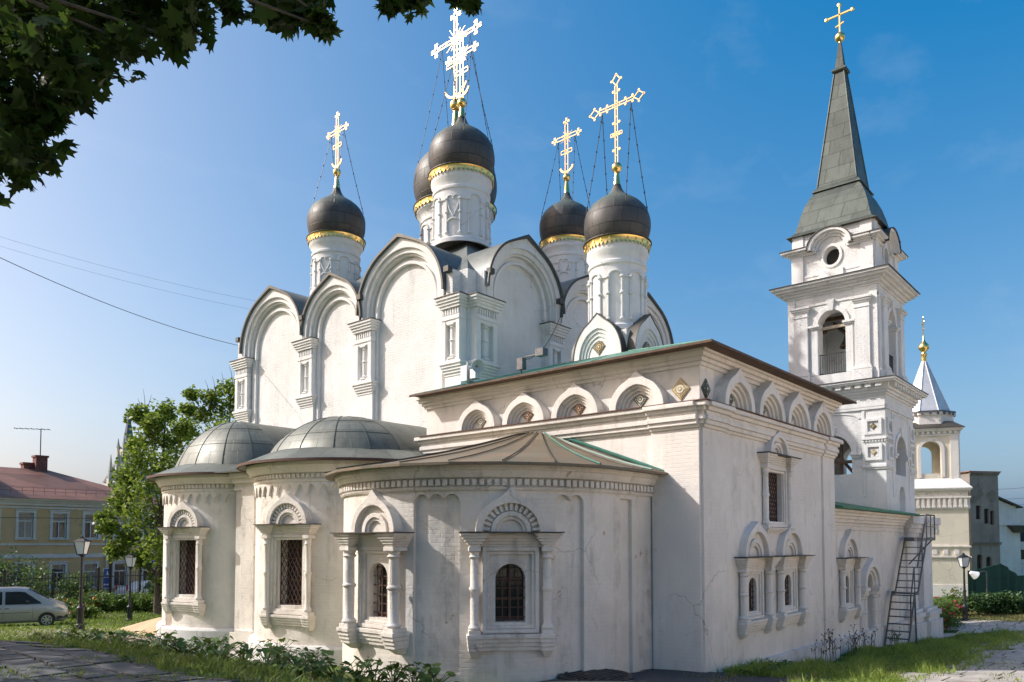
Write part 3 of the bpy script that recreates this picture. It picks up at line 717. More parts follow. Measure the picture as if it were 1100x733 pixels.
# apses ------------------------------------------------------------
AP = [(17.2, 22.2, 3.5), (17.5, 29.5, 3.6)]
ZE = 6.75
apse_cut = []
aw = []
for i, (uc, vc, r) in enumerate(AP):
    P = apse_path(U0+0.3, uc, vc, r, 56)
    m = MB(); m.prismz([(p[0], p[1]) for p in P][::-1], -1.0, ZE-0.1)
    o = m.build('apse_wall', M['apse'], church, 30); recalc(o); aw.append((o, P))
    pl = MB(); sweep(pl, P, [(-0.3, -1.0), (0.20, -1.0), (0.20, 0.86), (0.14, 0.95), (-0.3, 0.95)]); pl.build('plinth', M['plinth'], church, 30)
    co = MB()
    sweep(co, P, [(-0.2, 6.08), (0.06, 6.08), (0.10, 6.16), (0.06, 6.22), (0.06, 6.36), (0.20, 6.40), (0.30, 6.58), (0.34, 6.60), (0.34, 6.73), (-0.2, 6.73)])
    for (u, v, a) in path_at(P, 0.17): co.box(-0.055, 0.055, -0.135, 0.0, 6.23, 6.35, frame(u, v, a))
    co.build('cornice', M['apse'], church, 30)
    # hanging row of little arches under the cornice
    ar = MB(); N = len(P); fine = path_at(P, 0.045); vs = []; K = 0.40
    for q, (u, v, a) in enumerate(fine):
        s = (q*0.045) % K; x = (s-K/2)/(K*0.40)
        zb = 6.08-0.40+ (0.33*math.sqrt(1-x*x) if abs(x) < 1 else 0.0)
        nx, ny = -math.cos(a), -math.sin(a)
        for d, z in ((-0.05, 6.079), (0.075, 6.079), (0.075, zb), (-0.05, zb)): vs.append((u+nx*d, v+ny*d, z))
    L = len(fine); fs = [(i_*4+k, (i_+1)*4+k, (i_+1)*4+(k+1) % 4, i_*4+(k+1) % 4) for i_ in range(L-1) for k in range(4)]
    ar.add(vs, fs); oo = ar.build('arcature', M['apse'], church); recalc(oo)
def on_arc(i, th): uc, vc, r = AP[i]; return frame(uc-r*math.cos(th), vc-r*math.sin(th), th)
for i, th in ((0, math.radians(14.5)), (1, math.radians(14.0))):
    F = on_arc(i, th)
    cut(aw[i][0], MB().prism(open_pts(0.49, 2.18, 4.28, False), -0.6, 0.55, F))
    nalichnik(church, F, 0.49, 2.18, 4.28, 4.76, 1.16, 1.42, 0.84, 5.74, 0.85, 0.30, False, 0.5, 'apse', 0.09, 0.10, 0.98, 1.88, True, 0.14)
# pilaster standing in the valley between the two apses
bt = MB(); F = frame(15.0, 25.9, math.radians(12))
bt.box(-0.62, 0.62, 0, 2.6, -1, 6.1, F); bt.box(-0.18, 0.50, -0.16, 0.05, 0.9, 6.1, F)
bt.box(-0.74, 0.74, -0.12, 2.6, -1.0, 0.85, F); bt.box(-0.30, 0.62, -0.28, 0.05, -1.0, 0.98, F)
band(bt, F, -0.66, 0.66, [(6.1, 6.22, 0.10), (6.22, 6.36, 0.06), (6.36, 6.54, 0.20), (6.54, 6.73, 0.34)], 2.6)
bt.build('buttress', M['apse'], church)
br_ = MB(); br_.frus(-1.15, 0.95, -0.62, 2.4, ZE-0.02, -1.15, 0.95, -0.62, 2.4, ZE+0.02, F); br_.frus(-1.15, 0.95, -0.62, 2.4, ZE+0.02, -0.8, 0.6, 1.2, 2.4, ZE+0.46, F); br_.build('valley_roof', M['patina'], church)
# skirt roofs and half domes of the apses
for i, (uc, vc, r) in enumerate(AP):
    P = apse_path(U0, uc, vc, r, 40)
    m = MB(); sweep(m, P, [(0.62, ZE-0.03), (0.62, ZE+0.03), (-0.45, ZE+0.50), (-0.55, ZE+0.50), (-0.55, ZE+0.40)], True, 0, True)
    m.build('apse_roof', M['patina'], church, 30)
    MB_ = MB(); sweep(MB_, P, [(0.60, ZE-0.05), (0.66, ZE-0.05), (0.66, ZE+0.035), (0.60, ZE+0.02)]); MB_.build('roof_edge', M['rustiron'], church, 30)
def conch(uc, vc, ru, rv, h, z0, nseg=11):
    """half dome of flat sheets with standing seams, closed on to the wall"""
    m = MB(); K = 12; vs = []; L = nseg*3+1
    def pt(a, t, off=0.0):
        # faceted plan: straight between seams
        q = a*nseg; i0 = min(int(q), nseg-1); f = q-i0
        a0, a1 = -PI/2+PI*i0/nseg, -PI/2+PI*(i0+1)/nseg
        e = 1-(abs(f-0.5)*2)**2
        x = (math.cos(a0)*(1-f)+math.cos(a1)*f)*(1+0.012*e); y = (math.sin(a0)*(1-f)+math.sin(a1)*f)*(1+0.012*e)
        aa = math.radians(20)+t*(70/90.0); k = math.cos(aa)/math.cos(math.radians(20))
        return (uc-(ru+off)*x*k, vc+(rv+off)*y*k, z0+(h+off)*(math.sin(aa)-0.342)/0.658)
    for j in range(K+1):
        t = PI/2*j/K
        for i in range(L): vs.append(pt(i/(L-1), t))
    fs = []
    for j in range(K):
        for i in range(L-1):
            m.uv[len(fs)] = [(i/3.0, j*0.42), ((i+1)/3.0, j*0.42), ((i+1)/3.0, (j+1)*0.42), (i/3.0, (j+1)*0.42)]
            fs.append((j*L+i+1, j*L+i, (j+1)*L+i, (j+1)*L+i+1))
    # barrel from the half dome back to the wall
    b = len(vs)
    for j in range(K+1):
        for sg in (0, 1):
            q = pt(sg, PI/2*j/K); vs.append((U0+0.3, q[1], q[2]))
    for j in range(K):
        for sg in (0, 1):
            i = 0 if sg == 0 else L-1
            f = (j*L+i, b+j*2+sg, b+(j+1)*2+sg, (j+1)*L+i); fs.append(f if sg else f[::-1])
    m.add(vs, fs)
    o = m.build('apse_dome', M['patina'], church, 25)
    s = MB()
    for i in range(nseg+1): s.tube([pt(i/nseg, PI/2*j/16, 0.0) for j in range(17)], 0.018, 5)
    for t in (0.42, 0.85):
        s.tube([pt(q/(nseg*3), t, 0.0) for q in range(nseg*3+1)], 0.012, 4)
    s.build('standing_seam', M['patina'], o)
conch(16.5, 22.2, 2.32, 3.08, 1.42, ZE+0.42, 7)
conch(16.6, 29.5, 2.28, 3.18, 2.0, ZE+0.42, 7)

# ------------------------------------------------------------------ side chapel with its own apse and dome
CU0, CU1, CV0, CV1 = 17.45, 27.15, 8.9, 18.9
chapel = thing('side_chapel', (22.3, 13.9, 0), 'low white chapel with rows of keeled arches, rounded apse and one small dome', 'chapel')
FC = lambda v: frame(CU0, v, 0.0); FD = lambda u: frame(u, CV0, PI/2)
cw = MB().box(CU0, CU1, CV0, CV1, -1.5, 9.0).build('wall', M['chapel'], chapel)
cmb = MB()
FW = FD(22.08); cmb.prism(open_pts(0.56, 4.66, 6.42, False), -0.6, 0.5, FW)
for u in (20.45, 23.0): cmb.prism(open_pts(0.26, 2.28, 3.20), -0.6, 0.24, FD(u))
cut(cw, cmb)
pc = MB()
LV = [(7.05, 7.13, 0.05), (7.13, 7.24, 0.12), (7.24, 7.36, 0.17), (7.36, 7.46, 0.13), (7.46, 7.56, 0.20), (7.56, 7.67, 0.30)]
corner_band(pc, CU0, CU1, CV0, CV1, LV)
corner_band(pc, CU0, CU1, CV0, CV1, [(8.62, 8.72, 0.06), (8.72, 8.82, 0.12), (8.82, 8.92, 0.20), (8.92, 9.0, 0.28)])
pc.build('cornice', M['chapel'], chapel)
MB().box(CU0-0.34, CU1+0.34, CV0-0.34, CV1+0.05, 7.672, 7.70).build('flashing', M['rustiron'], chapel)
for F, x0, x1 in ((FC(CV0), -1.35, 0.0), (FD(CU0), 0.0, 1.25), (FD(CU1), -1.12, 0.0)):
    lp = MB(); lp.box(x0, x1, -0.07, 0.05, -1.4, 7.05, F)        # corner strips, breaking the cornice forward
    for z0, z1, p in LV: lp.box(x0-p*0.3, x1+ (p if x1 == 0 and False else 0), -p-0.07, 0.0, z0+0.001, z1-0.001, F)
    lp.build('corner_strip', M['chapel'], chapel)
ch_pl = MB()
for F, x0, x1 in ((FC(CV0), -1.4, 0.16), (FD(CU0), -0.16, CU1-CU0+0.1)):
    ch_pl.prism([(0, -1.5), (0, 0)], 0, 1, F) if False else None
    ch_pl.frus(x0, x1, -0.17, 0.0, -1.5, x0+0.03, x1-0.03, -0.12, 0.0, 0.92, F)
ch_pl.build('plinth', M['plinth'], chapel)
for v, r, cols, zt in ((16.36, 0.80, (0, 3), 8.60), (14.45, 0.80, (0, 2), 8.62), (12.58, 0.80, (0, 2), 8.64), (10.58, 0.82, (0, 3), 8.68)):
    kokoshnik(chapel, FC(v), r, 7.70, zt, 0.30, 'trim', True, cols, 0.96)
tile_mb(FC(9.42), 0, 8.08, 0.26, -0.03, (1, 3)).build('tile', TILES, chapel)
for u, r in ((19.05, 0.92), (21.18, 0.92), (23.25, 0.92), (25.35, 0.92)):
    kokoshnik(chapel, FD(u), r, 7.70, 8.78, 0.36, 'trim', True, (0, 0), 0.95)
tile_mb(FD(17.75), 0, 8.06, 0.24, -0.03, (0, 0)).build('tile', TILES, chapel)
# low hipped roof
cr = MB(); e = 0.62
a = [(CU0-e, CV0-e, 9.02), (CU1+e, CV0-e, 9.02), (CU1+e, CV1+0.15, 9.02), (CU0-e, CV1+0.15, 9.02), (21.0, 13.2, 10.35), (23.6, 13.2, 10.35), (23.6, 15.7, 10.35), (21.0, 15.7, 10.35)]
cr.add(a, [(0, 3, 2, 1), (4, 5, 6, 7), (0, 1, 5, 4), (1, 2, 6, 5), (2, 3, 7, 6), (3, 0, 4, 7)])
sm = cr
for p, q in ((a[0], a[4]), (a[3], a[7]), (a[1], a[5])): sm.tube([p, q], 0.035, 5)
for k in range(1, 9):
    f = k/9; p = Vector(a[3]).lerp(Vector(a[0]), f); q = Vector(a[7]).lerp(Vector(a[4]), f); sm.tube([p, q], 0.02, 4)
cr.build('roof', M['green'], chapel)
ed = MB()
ed.bar((CU0-e-0.02, CV0-e-0.04, 9.005), (CU0-e-0.02, CV1+0.15, 9.005), 0.05, 0.06); ed.bar((CU0-e-0.04, CV0-e-0.02, 9.005), (CU1+e, CV0-e-0.02, 9.005), 0.05, 0.06)
ed.box(CU0-e+0.01, CU1+e-0.01, CV0-e+0.01, CV1, 8.985, 9.012)
ed.build('eaves', M['wood'], chapel)
# windows on the right face
nalichnik(chapel, FW, 0.56, 4.66, 6.42, 6.73, 1.20, 4.40, 0.70, 7.45, 0.86, 0.24, False, 0.45, 'trim', 0.085, 0.09, 0.92, 4.60, False, 0.16)
for u in (20.60, 23.12):
    pass
for u in (20.45, 23.0):
    nalichnik(chapel, FD(u), 0.26, 2.28, 3.20, 3.79, 1.14, 1.60, 0.86, 4.76, 0.84, 'grid', True, 0.22, 'trim', 0.10, 0.12, 0.98, 2.05, False, 0.06)
# chapel apse
CA = (15.75, 14.35, 4.05)
P = apse_path(CU0+0.3, CA[0], CA[1], CA[2], 64)
ca = MB().prismz([(p[0], p[1]) for p in P][::-1], -0.5, 5.95).build('apse_wall', M['apse'], chapel, 30); recalc(ca)
def on_ca(deg): th = math.radians(deg); return frame(CA[0]-CA[2]*math.cos(th), CA[1]-CA[2]*math.sin(th), th)
cm = MB()
for d in (0.0, 48.0): cm.prism(open_pts(0.34, 2.40, 3.70), -0.6, 0.45, on_ca(d))
cut(ca, cm)
cm = MB()
for d, k in ((18.4, 0), (23.7, 0), (29.0, 0), (66.0, 0), (71.2, 0)):
    cm.prism(open_pts(0.192, 1.25 if d < 60 else 0.95, 5.28), -0.5, 0.11, on_ca(d))
cut(ca, cm)
cm = MB()
F = frame(16.05, CA[1]-CA[2], PI/2); cm.prism([(-0.10, 0.8), (0.42, 0.8), (0.42, 5.25), (-0.10, 5.25)], -0.5, 0.09, F)
cut(ca, cm)
nalichnik(chapel, on_ca(48.0), 0.34, 2.40, 3.70, 4.42, 1.14, 1.62, 0.80, 5.44, 0.82, 'grid', True, 0.4, 'apse', 0.095, 0.10, 1.0, 2.14, True, 0.06)
nalichnik(chapel, on_ca(0.0), 0.34, 2.40, 3.70, 4.42, 1.14, 1.62, 0.80, 5.44, 0.82, 'grid', True, 0.4, 'apse', 0.125, 0.20, 1.0, 2.14, False, 0.14)
cc = MB()
sweep(cc, P, [(-0.2, 5.36), (0.05, 5.36), (0.09, 5.42), (0.04, 5.46), (0.04, 5.62), (0.14, 5.65), (0.20, 5.80), (0.24, 5.82), (0.24, 5.93), (-0.2, 5.93)])
for (u, v, a_) in path_at(P, 0.165): cc.box(-0.055, 0.055, -0.125, 0.0, 5.465, 5.61, frame(u, v, a_))
cc.build('cornice', M['apse'], chapel, 30)
# its faceted lean-to roof of rusty sheet
ar = MB(); apex = (CU0-0.02, CA[1], 7.42); Ls = []
PR = apse_path(CU0-0.02, CA[0], CA[1], CA[2], 12); ring = []
for (u, v, a_) in PR: ring.append((u-math.cos(a_)*0.52, v-math.sin(a_)*0.52, 5.96))
vs = []; fs = []
top = [(CU0-0.02-0.28*math.cos(p[2]), CA[1]-0.55*math.sin(p[2]), 7.36) for p in PR]
K = 5
for i in range(len(ring)):
    for j in range(K+1):
        q = Vector(ring[i]).lerp(Vector(top[i]), j/K); q.z -= 0.10*math.sin(PI*j/K); vs.append(q)
for i in range(len(ring)-1):
    for j in range(K):
        ar.uv[len(fs)] = [(i*0.5+0.0, j*0.9), ((i+1)*0.5, j*0.9), ((i+1)*0.5, (j+1)*0.9), (i*0.5, (j+1)*0.9)]
        fs.append((i*(K+1)+j, (i+1)*(K+1)+j, (i+1)*(K+1)+j+1, i*(K+1)+j+1))
n0 = len(vs)
for q in ring: vs.append((q[0], q[1], q[2]-0.06))
for i in range(len(ring)-1): fs.append((n0+i, n0+i+1, (i+1)*(K+1), i*(K+1)))
ins = len(vs)
for (u, v, a_) in PR: vs.append((u+math.cos(a_)*0.1, v+math.sin(a_)*0.1, 5.94))
for i in range(len(ring)-1): fs.append((n0+i+1, n0+i, ins+i, ins+i+1))
fs.append(tuple(i*(K+1)+K for i in range(len(ring))))
ar.add(vs, fs); aro = ar.build('apse_roof', M['rust'], chapel)
s1, s2 = MB(), MB()
def roof_line(i): return [vs[i*(K+1)+j]+Vector((0, 0, 0.03)) for j in range(K+1)]
for i in range(0, len(ring)):
    (s2 if i in (2, 5) else s1).tube(roof_line(i), 0.025 if i in (2, 5) else 0.016, 5)
s2.tube([(CU0-0.05, CA[1]-CA[2]-0.40, 6.0), (CU0-0.06, CA[1]-0.6, 7.42)], 0.05, 6)
s1.build('standing_seam', M['rust'], aro); s2.build('painted_seam', M['verdigris'], aro)
# small dome on two-tiered pedestal with keeled gables
DU, DV, DH = 22.25, 14.42, 1.22
pd = MB()
pd.box(DU-DH+0.08, DU+DH-0.08, DV-DH+0.08, DV+DH-0.08, 9.3, 10.1)
for k, (z0, z1, p) in enumerate(((9.85, 9.95, 0.0), (9.95, 10.05, 0.06), (10.05, 10.15, 0.12), (10.15, 10.27, 0.19))): pd.box(DU-DH-p, DU+DH+p, DV-DH-p, DV+DH+p, z0, z1)
pd.box(DU-DH+0.25, DU+DH-0.25, DV-DH+0.25, DV+DH-0.25, 10.2, 11.2)
pd.build('pedestal', M['trim'], chapel)
MB().box(DU-DH-0.23, DU+DH+0.23, DV-DH-0.23, DV+DH+0.23, 10.272, 10.30).build('flashing', M['green'], chapel)
for th in (0, PI/2, PI, -PI/2):
    F = frame(DU-DH*math.cos(th)+0.12*math.cos(th), DV-DH*math.sin(th)+0.12*math.sin(th), th)
    k = kokoshnik(chapel, F, 0.96, 10.30, 11.82, 0.18, 'trimw', True, (0, 1), 1.36)
    rr = MB(); rr.ring(0, 10.30, 0.965, 1.31, 0.99, 1.335, -0.20, 1.1, F, 0.20, 0.22, 0, 34); rr.build('gable_roof', M['darkroof'], chapel, 40)
    MB().prism(arch_pts(0, 10.30, 0.95, 1.30, 0.16, 0, 24), 0.0, 0.9, F).build('gable', M['trimw'], chapel)
onion_dome(chapel, DU, DV, 1.16, 14.45, 17.28, 3.15, 1.08, 0.97, 11.30, False, 'arcade')

# ------------------------------------------------------------------ gallery between chapel and tower
gal = thing('gallery', (31.7, 11.5, 0), 'low white gallery with a green roof joining the chapel to the bell tower', 'gallery')
GV = 9.2; FG = lambda u: frame(u, GV, PI/2)
gw = MB().box(27.15, 36.3, GV, 14.2, -2.0, 5.35).build('wall', M['chapel'], gal)
cm = MB(); cm.prism(open_pts(0.22, 1.95, 2.95), -0.5, 0.24, FG(29.45))
cm.prism(open_pts(0.70, 0.72, 2.95), -0.5, 0.22, FG(32.0)); cut(gw, cm)
nalichnik(gal, FG(29.45), 0.22, 1.95, 2.95, 3.62, 1.2, 1.30, 0.86, 4.66, 0.84, 'grid', True, 0.22, 'trim', 0.10, 0.12, 0.98, 1.75, False, 0.06)
dn = MB()
dn.ring(0, 2.45, 0.84, 0.76, 1.08, 0.96, -0.22, 0.05, FG(32.0), 0, 0.16, 0, 26); dn.ring(0, 2.45, 0.66, 0.60, 0.85, 0.77, -0.12, 0.05, FG(32.0), 0, 0, 0, 26)
dn.ring(0, 2.45, 0.52, 0.48, 0.66, 0.6, -0.05, 0.05, FG(32.0), 0, 0, 0, 26)
for s in (-1, 1):
    dn.box(s*0.88-0.28, s*0.88+0.28, -0.26, 0.05, 2.30, 2.44, FG(32.0)); dn.box(s*0.88-0.22, s*0.88+0.22, -0.20, 0.05, 2.18, 2.30, FG(32.0))
    for q in (0.68, 1.05): 
        c = column_mb(FG(32.0), s*q, -0.04, 0.10, 0.72, 2.18); dn.add(c.v, c.f)
dn.build('blind_doorway', M['trim'], gal, 40)
gc = MB(); band(gc, FG(27.15), 0.0, 10.0, [(4.62, 4.70, 0.06), (4.78, 4.86, 0.05), (4.90, 5.02, 0.10), (5.02, 5.14, 0.17), (5.14, 5.25, 0.26), (5.25, 5.35, 0.36)], 0.05); gc.build('cornice', M['trim'], gal)
gp = MB(); gp.frus(0.0, 10.5, -0.20, 0.05, -2.0, 0.0, 10.5, -0.14, 0.05, 0.74, FG(27.15)); gp.build('plinth', M['plinth'], gal)
gr = MB(); gr.add([(27.2, GV-0.62, 5.36), (37.6, GV-0.62, 5.36), (37.6, GV-0.62, 5.42), (27.2, GV-0.62, 5.42), (27.2, 12.4, 6.15), (36.2, 12.4, 6.15), (37.6, GV+0.3, 5.58), (27.2, 12.4, 5.36), (36.2, 12.4, 5.36)],
                  [(0, 1, 2, 3), (3, 2, 6, 5, 4), (0, 7, 8, 1), (0, 3, 4, 7), (4, 5, 8, 7)])
gr.add([(27.2, 12.4, 6.15), (36.2, 12.4, 6.15), (36.2, 14.3, 5.4), (27.2, 14.3, 5.4)], [(0, 1, 2, 3)])
M['greenbright'] = m_metal('green_gallery_roof', (0.02, 0.15, 0.06), (0.03, 0.19, 0.08), (0.10, 0.13, 0.08), 0.5, 0, None)
gr.build('roof', M['greenbright'], gal)

# ------------------------------------------------------------------ bell tower
tower = thing('bell_tower', (38.5, 11.85, -0.4), 'tall white square bell tower with a green pointed spire at the right of the church', 'bell tower')
TU, TV = 38.5, 11.85
LU0, LU1, LV0, LV1 = 36.2, 40.95, 9.55, 14.15
TE = lambda z=0: frame(LU0, TV, 0.0); TS = lambda z=0: frame((LU0+LU1)/2, LV0+0.0013, PI/2, 0.0021)
tw = MB().box(LU0, LU1, LV0, LV1, -2.0, 11.0).build('lower_stage', M['white'], tower)
cut(tw, MB().box(LU0+0.7, LU1-0.7, LV0+0.7, LV1-0.7, 6.4, 10.4))
cm = MB(); ap = [(-0.86, 7.25), (0.86, 7.25)]+[(0.86*math.cos(PI*i/16), 8.2+0.86*math.sin(PI*i/16)) for i in range(17)]
cm.prism(ap, -1, 8, TE()); cut(tw, cm)
cm = MB(); cm.prism(shift(ap, 0.0), -1, 1.2, TS())
cm.prism(shift(open_pts(0.5, 5.55, 6.75), 0.15), -1, 0.5, TS()); cut(tw, cm)
cut(tw, MB().prism([(-0.62, 9.55), (0.62, 9.55), (0.62, 10.0), (-0.62, 10.0)], -1, 0.0001, TE())) if False else None
tt = MB()
for F, hw in ((TE(), 2.30), (TS(), 2.375)):
    tt.ring(0, 8.2, 0.86, 0.86, 1.06, 1.06, -0.06, 0.05, F, 0, 0, 0.0, 26)
    tt.frus(-0.12, 0.12, -0.11, 0.02, 9.02, -0.2, 0.2, -0.13, 0.02, 9.42, F)
    for s in (-1, 1):
        tt.box(s*1.04-0.24, s*1.04+0.24, -0.14, 0.3, 8.08, 8.2, F); tt.box(s*1.04-0.19, s*1.04+0.19, -0.09, 0.3, 7.98, 8.08, F)
        for z in (9.33, 8.17):                                                    # square frames for the tiles
            x = s*(hw-0.5); a_ = 0.36
            for (x0, x1, z0, z1) in ((-a_, -a_+0.13, -a_, a_), (a_-0.13, a_, -a_, a_), (-a_+0.13, a_-0.13, a_-0.13, a_), (-a_+0.13, a_-0.13, -a_, -a_+0.13)):
                tt.box(x+x0, x+x1, -0.09, 0.02, z+z0, z+z1, F)
        x0, x1 = (hw-0.98, hw+0.05) if s > 0 else (-hw-0.05, -hw+0.98)
        tt.box(x0, x1, -0.10, 0.02, 8.74, 8.86, F); tt.box(x0, x1, -0.10, 0.02, 7.50, 7.62, F); tt.box(x0, x1, -0.06, 0.02, 7.42, 7.50, F)
        for i in range(8):
            xx = x0+(x1-x0)*(i+0.5)/8; tt.box(xx-0.035, xx+0.035, -0.07, 0.02, 8.64, 8.74, F)
    tt.ring(0, 9.72, 1.15, 0.28, 1.25, 0.36, -0.035, 0.02, F, n=18)
    tt.box(-hw, -0.0, -0.05, 0.02, 10.22, 10.34, F); tt.box(0.0, hw, -0.05, 0.02, 10.22, 10.34, F)
    tt.box(-hw, hw, -0.07, 0.02, 10.10, 10.20, F)
    for s in (-1, 1): tt.box(s*1.38-0.06, s*1.38+0.06, -0.04, 0.02, 6.2, 10.1, F)
    n = 11
    for i in range(n):
        x = -hw-0.05+(2*hw+0.1)*(i+0.5)/n; tt.box(x-0.12, x+0.12, -0.42, 0.0, 11.06, 11.22, F)
corner_band(tt, LU0, LU1, LV0, LV1, [(10.72, 10.82, 0.06), (10.82, 10.94, 0.14), (10.94, 11.06, 0.22), (11.22, 11.30, 0.50), (11.30, 11.38, 0.56)])
tt.box(LU0-0.2, LU1+0.2, LV0-0.2, LV1+0.2, 11.06, 11.22)
tt.build('moulding', M['trimw'], tower, 40)
for F, hw in ((TE(), 2.30), (TS(), 2.375)):
    for s in (-1, 1):
        for z, c in ((9.33, (0, 1)), (8.17, (1, 3))):
            MB().box(-0.2, 0.2, -0.012, 0.01, -0.2, 0.2, F @ Matrix.Translation((s*(hw-0.5), 0, z))).build('tile', M['plinth'], tower)
            tile_mb(F, s*(hw-0.5), z, 0.15, -0.03, c).build('tile_flower', TILES, tower)
MB().box(LU0-0.6, LU1+0.6, LV0-0.6, LV1+0.6, 11.382, 11.41).build('flashing', M['darkroof'], tower)
wd = MB()                                                     # timber inside the lower arches
wd.bar((LU0+0.3, TV-0.86, 7.85), (LU0+0.3, TV+0.86, 7.85), 0.12, 0.14); wd.bar((LU0+0.5, TV-0.8, 7.3), (LU0+0.5, TV+0.5, 9.0), 0.12, 0.12)
wd.bar((LU0+0.35, TV-0.3, 7.25), (LU0+0.35, TV-0.3, 8.9), 0.12, 0.12); wd.box(LU0+0.72, LU1-0.72, LV0+0.72, LV1-0.72, 6.405, 7.1)
wd.build('timber_frame', M['wood'], tower)
# foot of the tower: piers with bulging bases
ft = MB(); F = frame(36.3, GV, PI/2)
ft.box(0.0, 5.0, 0.0, 2.0, -2.0, 5.34, F)
for x0, x1, p in ((1.2, 2.9, 0.10), (3.2, 4.9, 0.28)):
    ft.box(x0, x1, -p, 0.1, -2.0, 4.6, F)
    for z0, z1, q in ((-2.0, 0.55, 0.34), (0.55, 0.75, 0.22), (0.75, 0.98, 0.30), (0.98, 1.12, 0.16)): ft.box(x0-q, x1+q, -p-q, 0.1, z0, z1, F)
    for z0, z1, q in ((4.4, 4.6, 0.08), (4.6, 4.8, 0.16), (4.8, 5.0, 0.24), (5.0, 5.34, 0.34)): ft.box(x0-q, x1+q, -p-q, 0.1, z0, z1, F)
ft.build('foot_pier', M['plinth'], tower)
# belfry
BU0, BU1, BV0, BV1 = 36.42, 40.55, 9.82, 13.86
TBE = frame(BU0, (BV0+BV1)/2, 0.0); TBS = frame((BU0+BU1)/2, BV0+0.0013, PI/2, 0.0021)
bw = MB().box(BU0, BU1, BV0, BV1, 11.38, 16.6).build('belfry', M['white'], tower)
cut(bw, MB().box(BU0+0.62, BU1-0.62, BV0+0.62, BV1-0.62, 11.9, 16.0))
ap = [(-0.62, 11.95), (0.62, 11.95)]+[(0.62*math.cos(PI*i/16), 14.33+0.66*math.sin(PI*i/16)) for i in range(17)]
cut(bw, MB().prism(ap, -1, 6, TBE)); cut(bw, MB().prism(ap, -1, 6, TBS))
bt = MB()
for F, hw in ((TBE, 2.02), (TBS, 2.065)):
    bt.ring(0, 14.33, 0.62, 0.66, 0.82, 0.85, -0.07, 0.05, F, 0, 0, 0, 24)
    bt.frus(-0.10, 0.10, -0.13, 0.02, 14.95, -0.17, 0.17, -0.17, 0.02, 15.45, F)
    for s in (-1, 1):
        bt.box(s*0.79-0.16, s*0.79+0.16, -0.05, 0.05, 12.0, 14.2, F)
        for z0, z1, q in ((14.18, 14.26, 0.04), (14.26, 14.36, 0.10)): bt.box(s*0.79-0.17-q, s*0.79+0.17+q, -0.07-q, 0.3, z0, z1, F)
        xa = s*1.38; bt.box(xa-0.32, xa+0.32, -0.16, 0.05, 12.15, 15.05, F)
        bt.box(xa-0.40, xa+0.40, -0.24, 0.05, 12.0, 12.09, F); bt.box(xa-0.36, xa+0.36, -0.20, 0.05, 12.09, 12.16, F)
        for z0, z1, q in ((14.82, 14.88, 0.03), (15.05, 15.13, 0.04), (15.13, 15.22, 0.09), (15.22, 15.30, 0.14)): bt.box(xa-0.32-q, xa+0.32+q, -0.16-q, 0.05, z0, z1, F)
        xb = s*(hw-0.17); bt.box(xb-0.17, xb+0.17, -0.06, 0.05, 11.9, 15.9, F)
    bt.box(-hw-0.04, hw+0.04, -0.12, 0.05, 11.42, 11.92, F); bt.box(-0.95, 0.95, -0.20, 0.05, 11.42, 11.94, F)
    for s in (-1, 1): bt.box(s*1.38-0.42, s*1.38+0.42, -0.26, 0.05, 11.42, 11.98, F)
    bt.box(-hw, hw, -0.05, 0.05, 15.32, 15.40, F)
corner_band(bt, BU0, BU1, BV0, BV1, [(15.80, 15.90, 0.08), (15.90, 16.02, 0.20), (16.02, 16.12, 0.34), (16.12, 16.24, 0.50), (16.24, 16.34, 0.62)])
bt.build('moulding', M['white'], tower, 40)
MB().box(BU0-0.68, BU1+0.68, BV0-0.68, BV1+0.68, 16.342, 16.37).build('flashing', M['darkroof'], tower)
bm = MB()
bm.bar((BU0+0.45, BV0+0.6, 14.3), (BU0+0.45, BV1-0.6, 14.3), 0.14, 0.12); bm.build('tie_beam', M['palewood'], tower)
bm = MB(); bm.bar((BU0+0.6, BV0+1.0, 13.3), (BU1-0.6, BV1-1.0, 15.3), 0.12, 0.14); bm.bar((BU0+1.2, BV0+0.62, 14.9), (BU0+1.2, BV1-0.62, 14.9), 0.16, 0.16)
bm.bar((BU0+2.8, BV0+0.62, 14.9), (BU0+2.8, BV1-0.62, 14.9), 0.16, 0.16); bm.build('bell_beam', M['wood'], tower)
def railing(F):
    r = MB(); 
    for z in (12.05, 12.95): r.bar((-0.62, 0.10, z), (0.62, 0.10, z), 0.035, 0.035, F)
    for i in range(12): x = -0.58+1.16*i/11; r.bar((x, 0.10, 11.95), (x, 0.10, 12.95), 0.018, 0.018, F)
    r.build('railing', M['iron'], tower)
railing(TBE); railing(TBS)
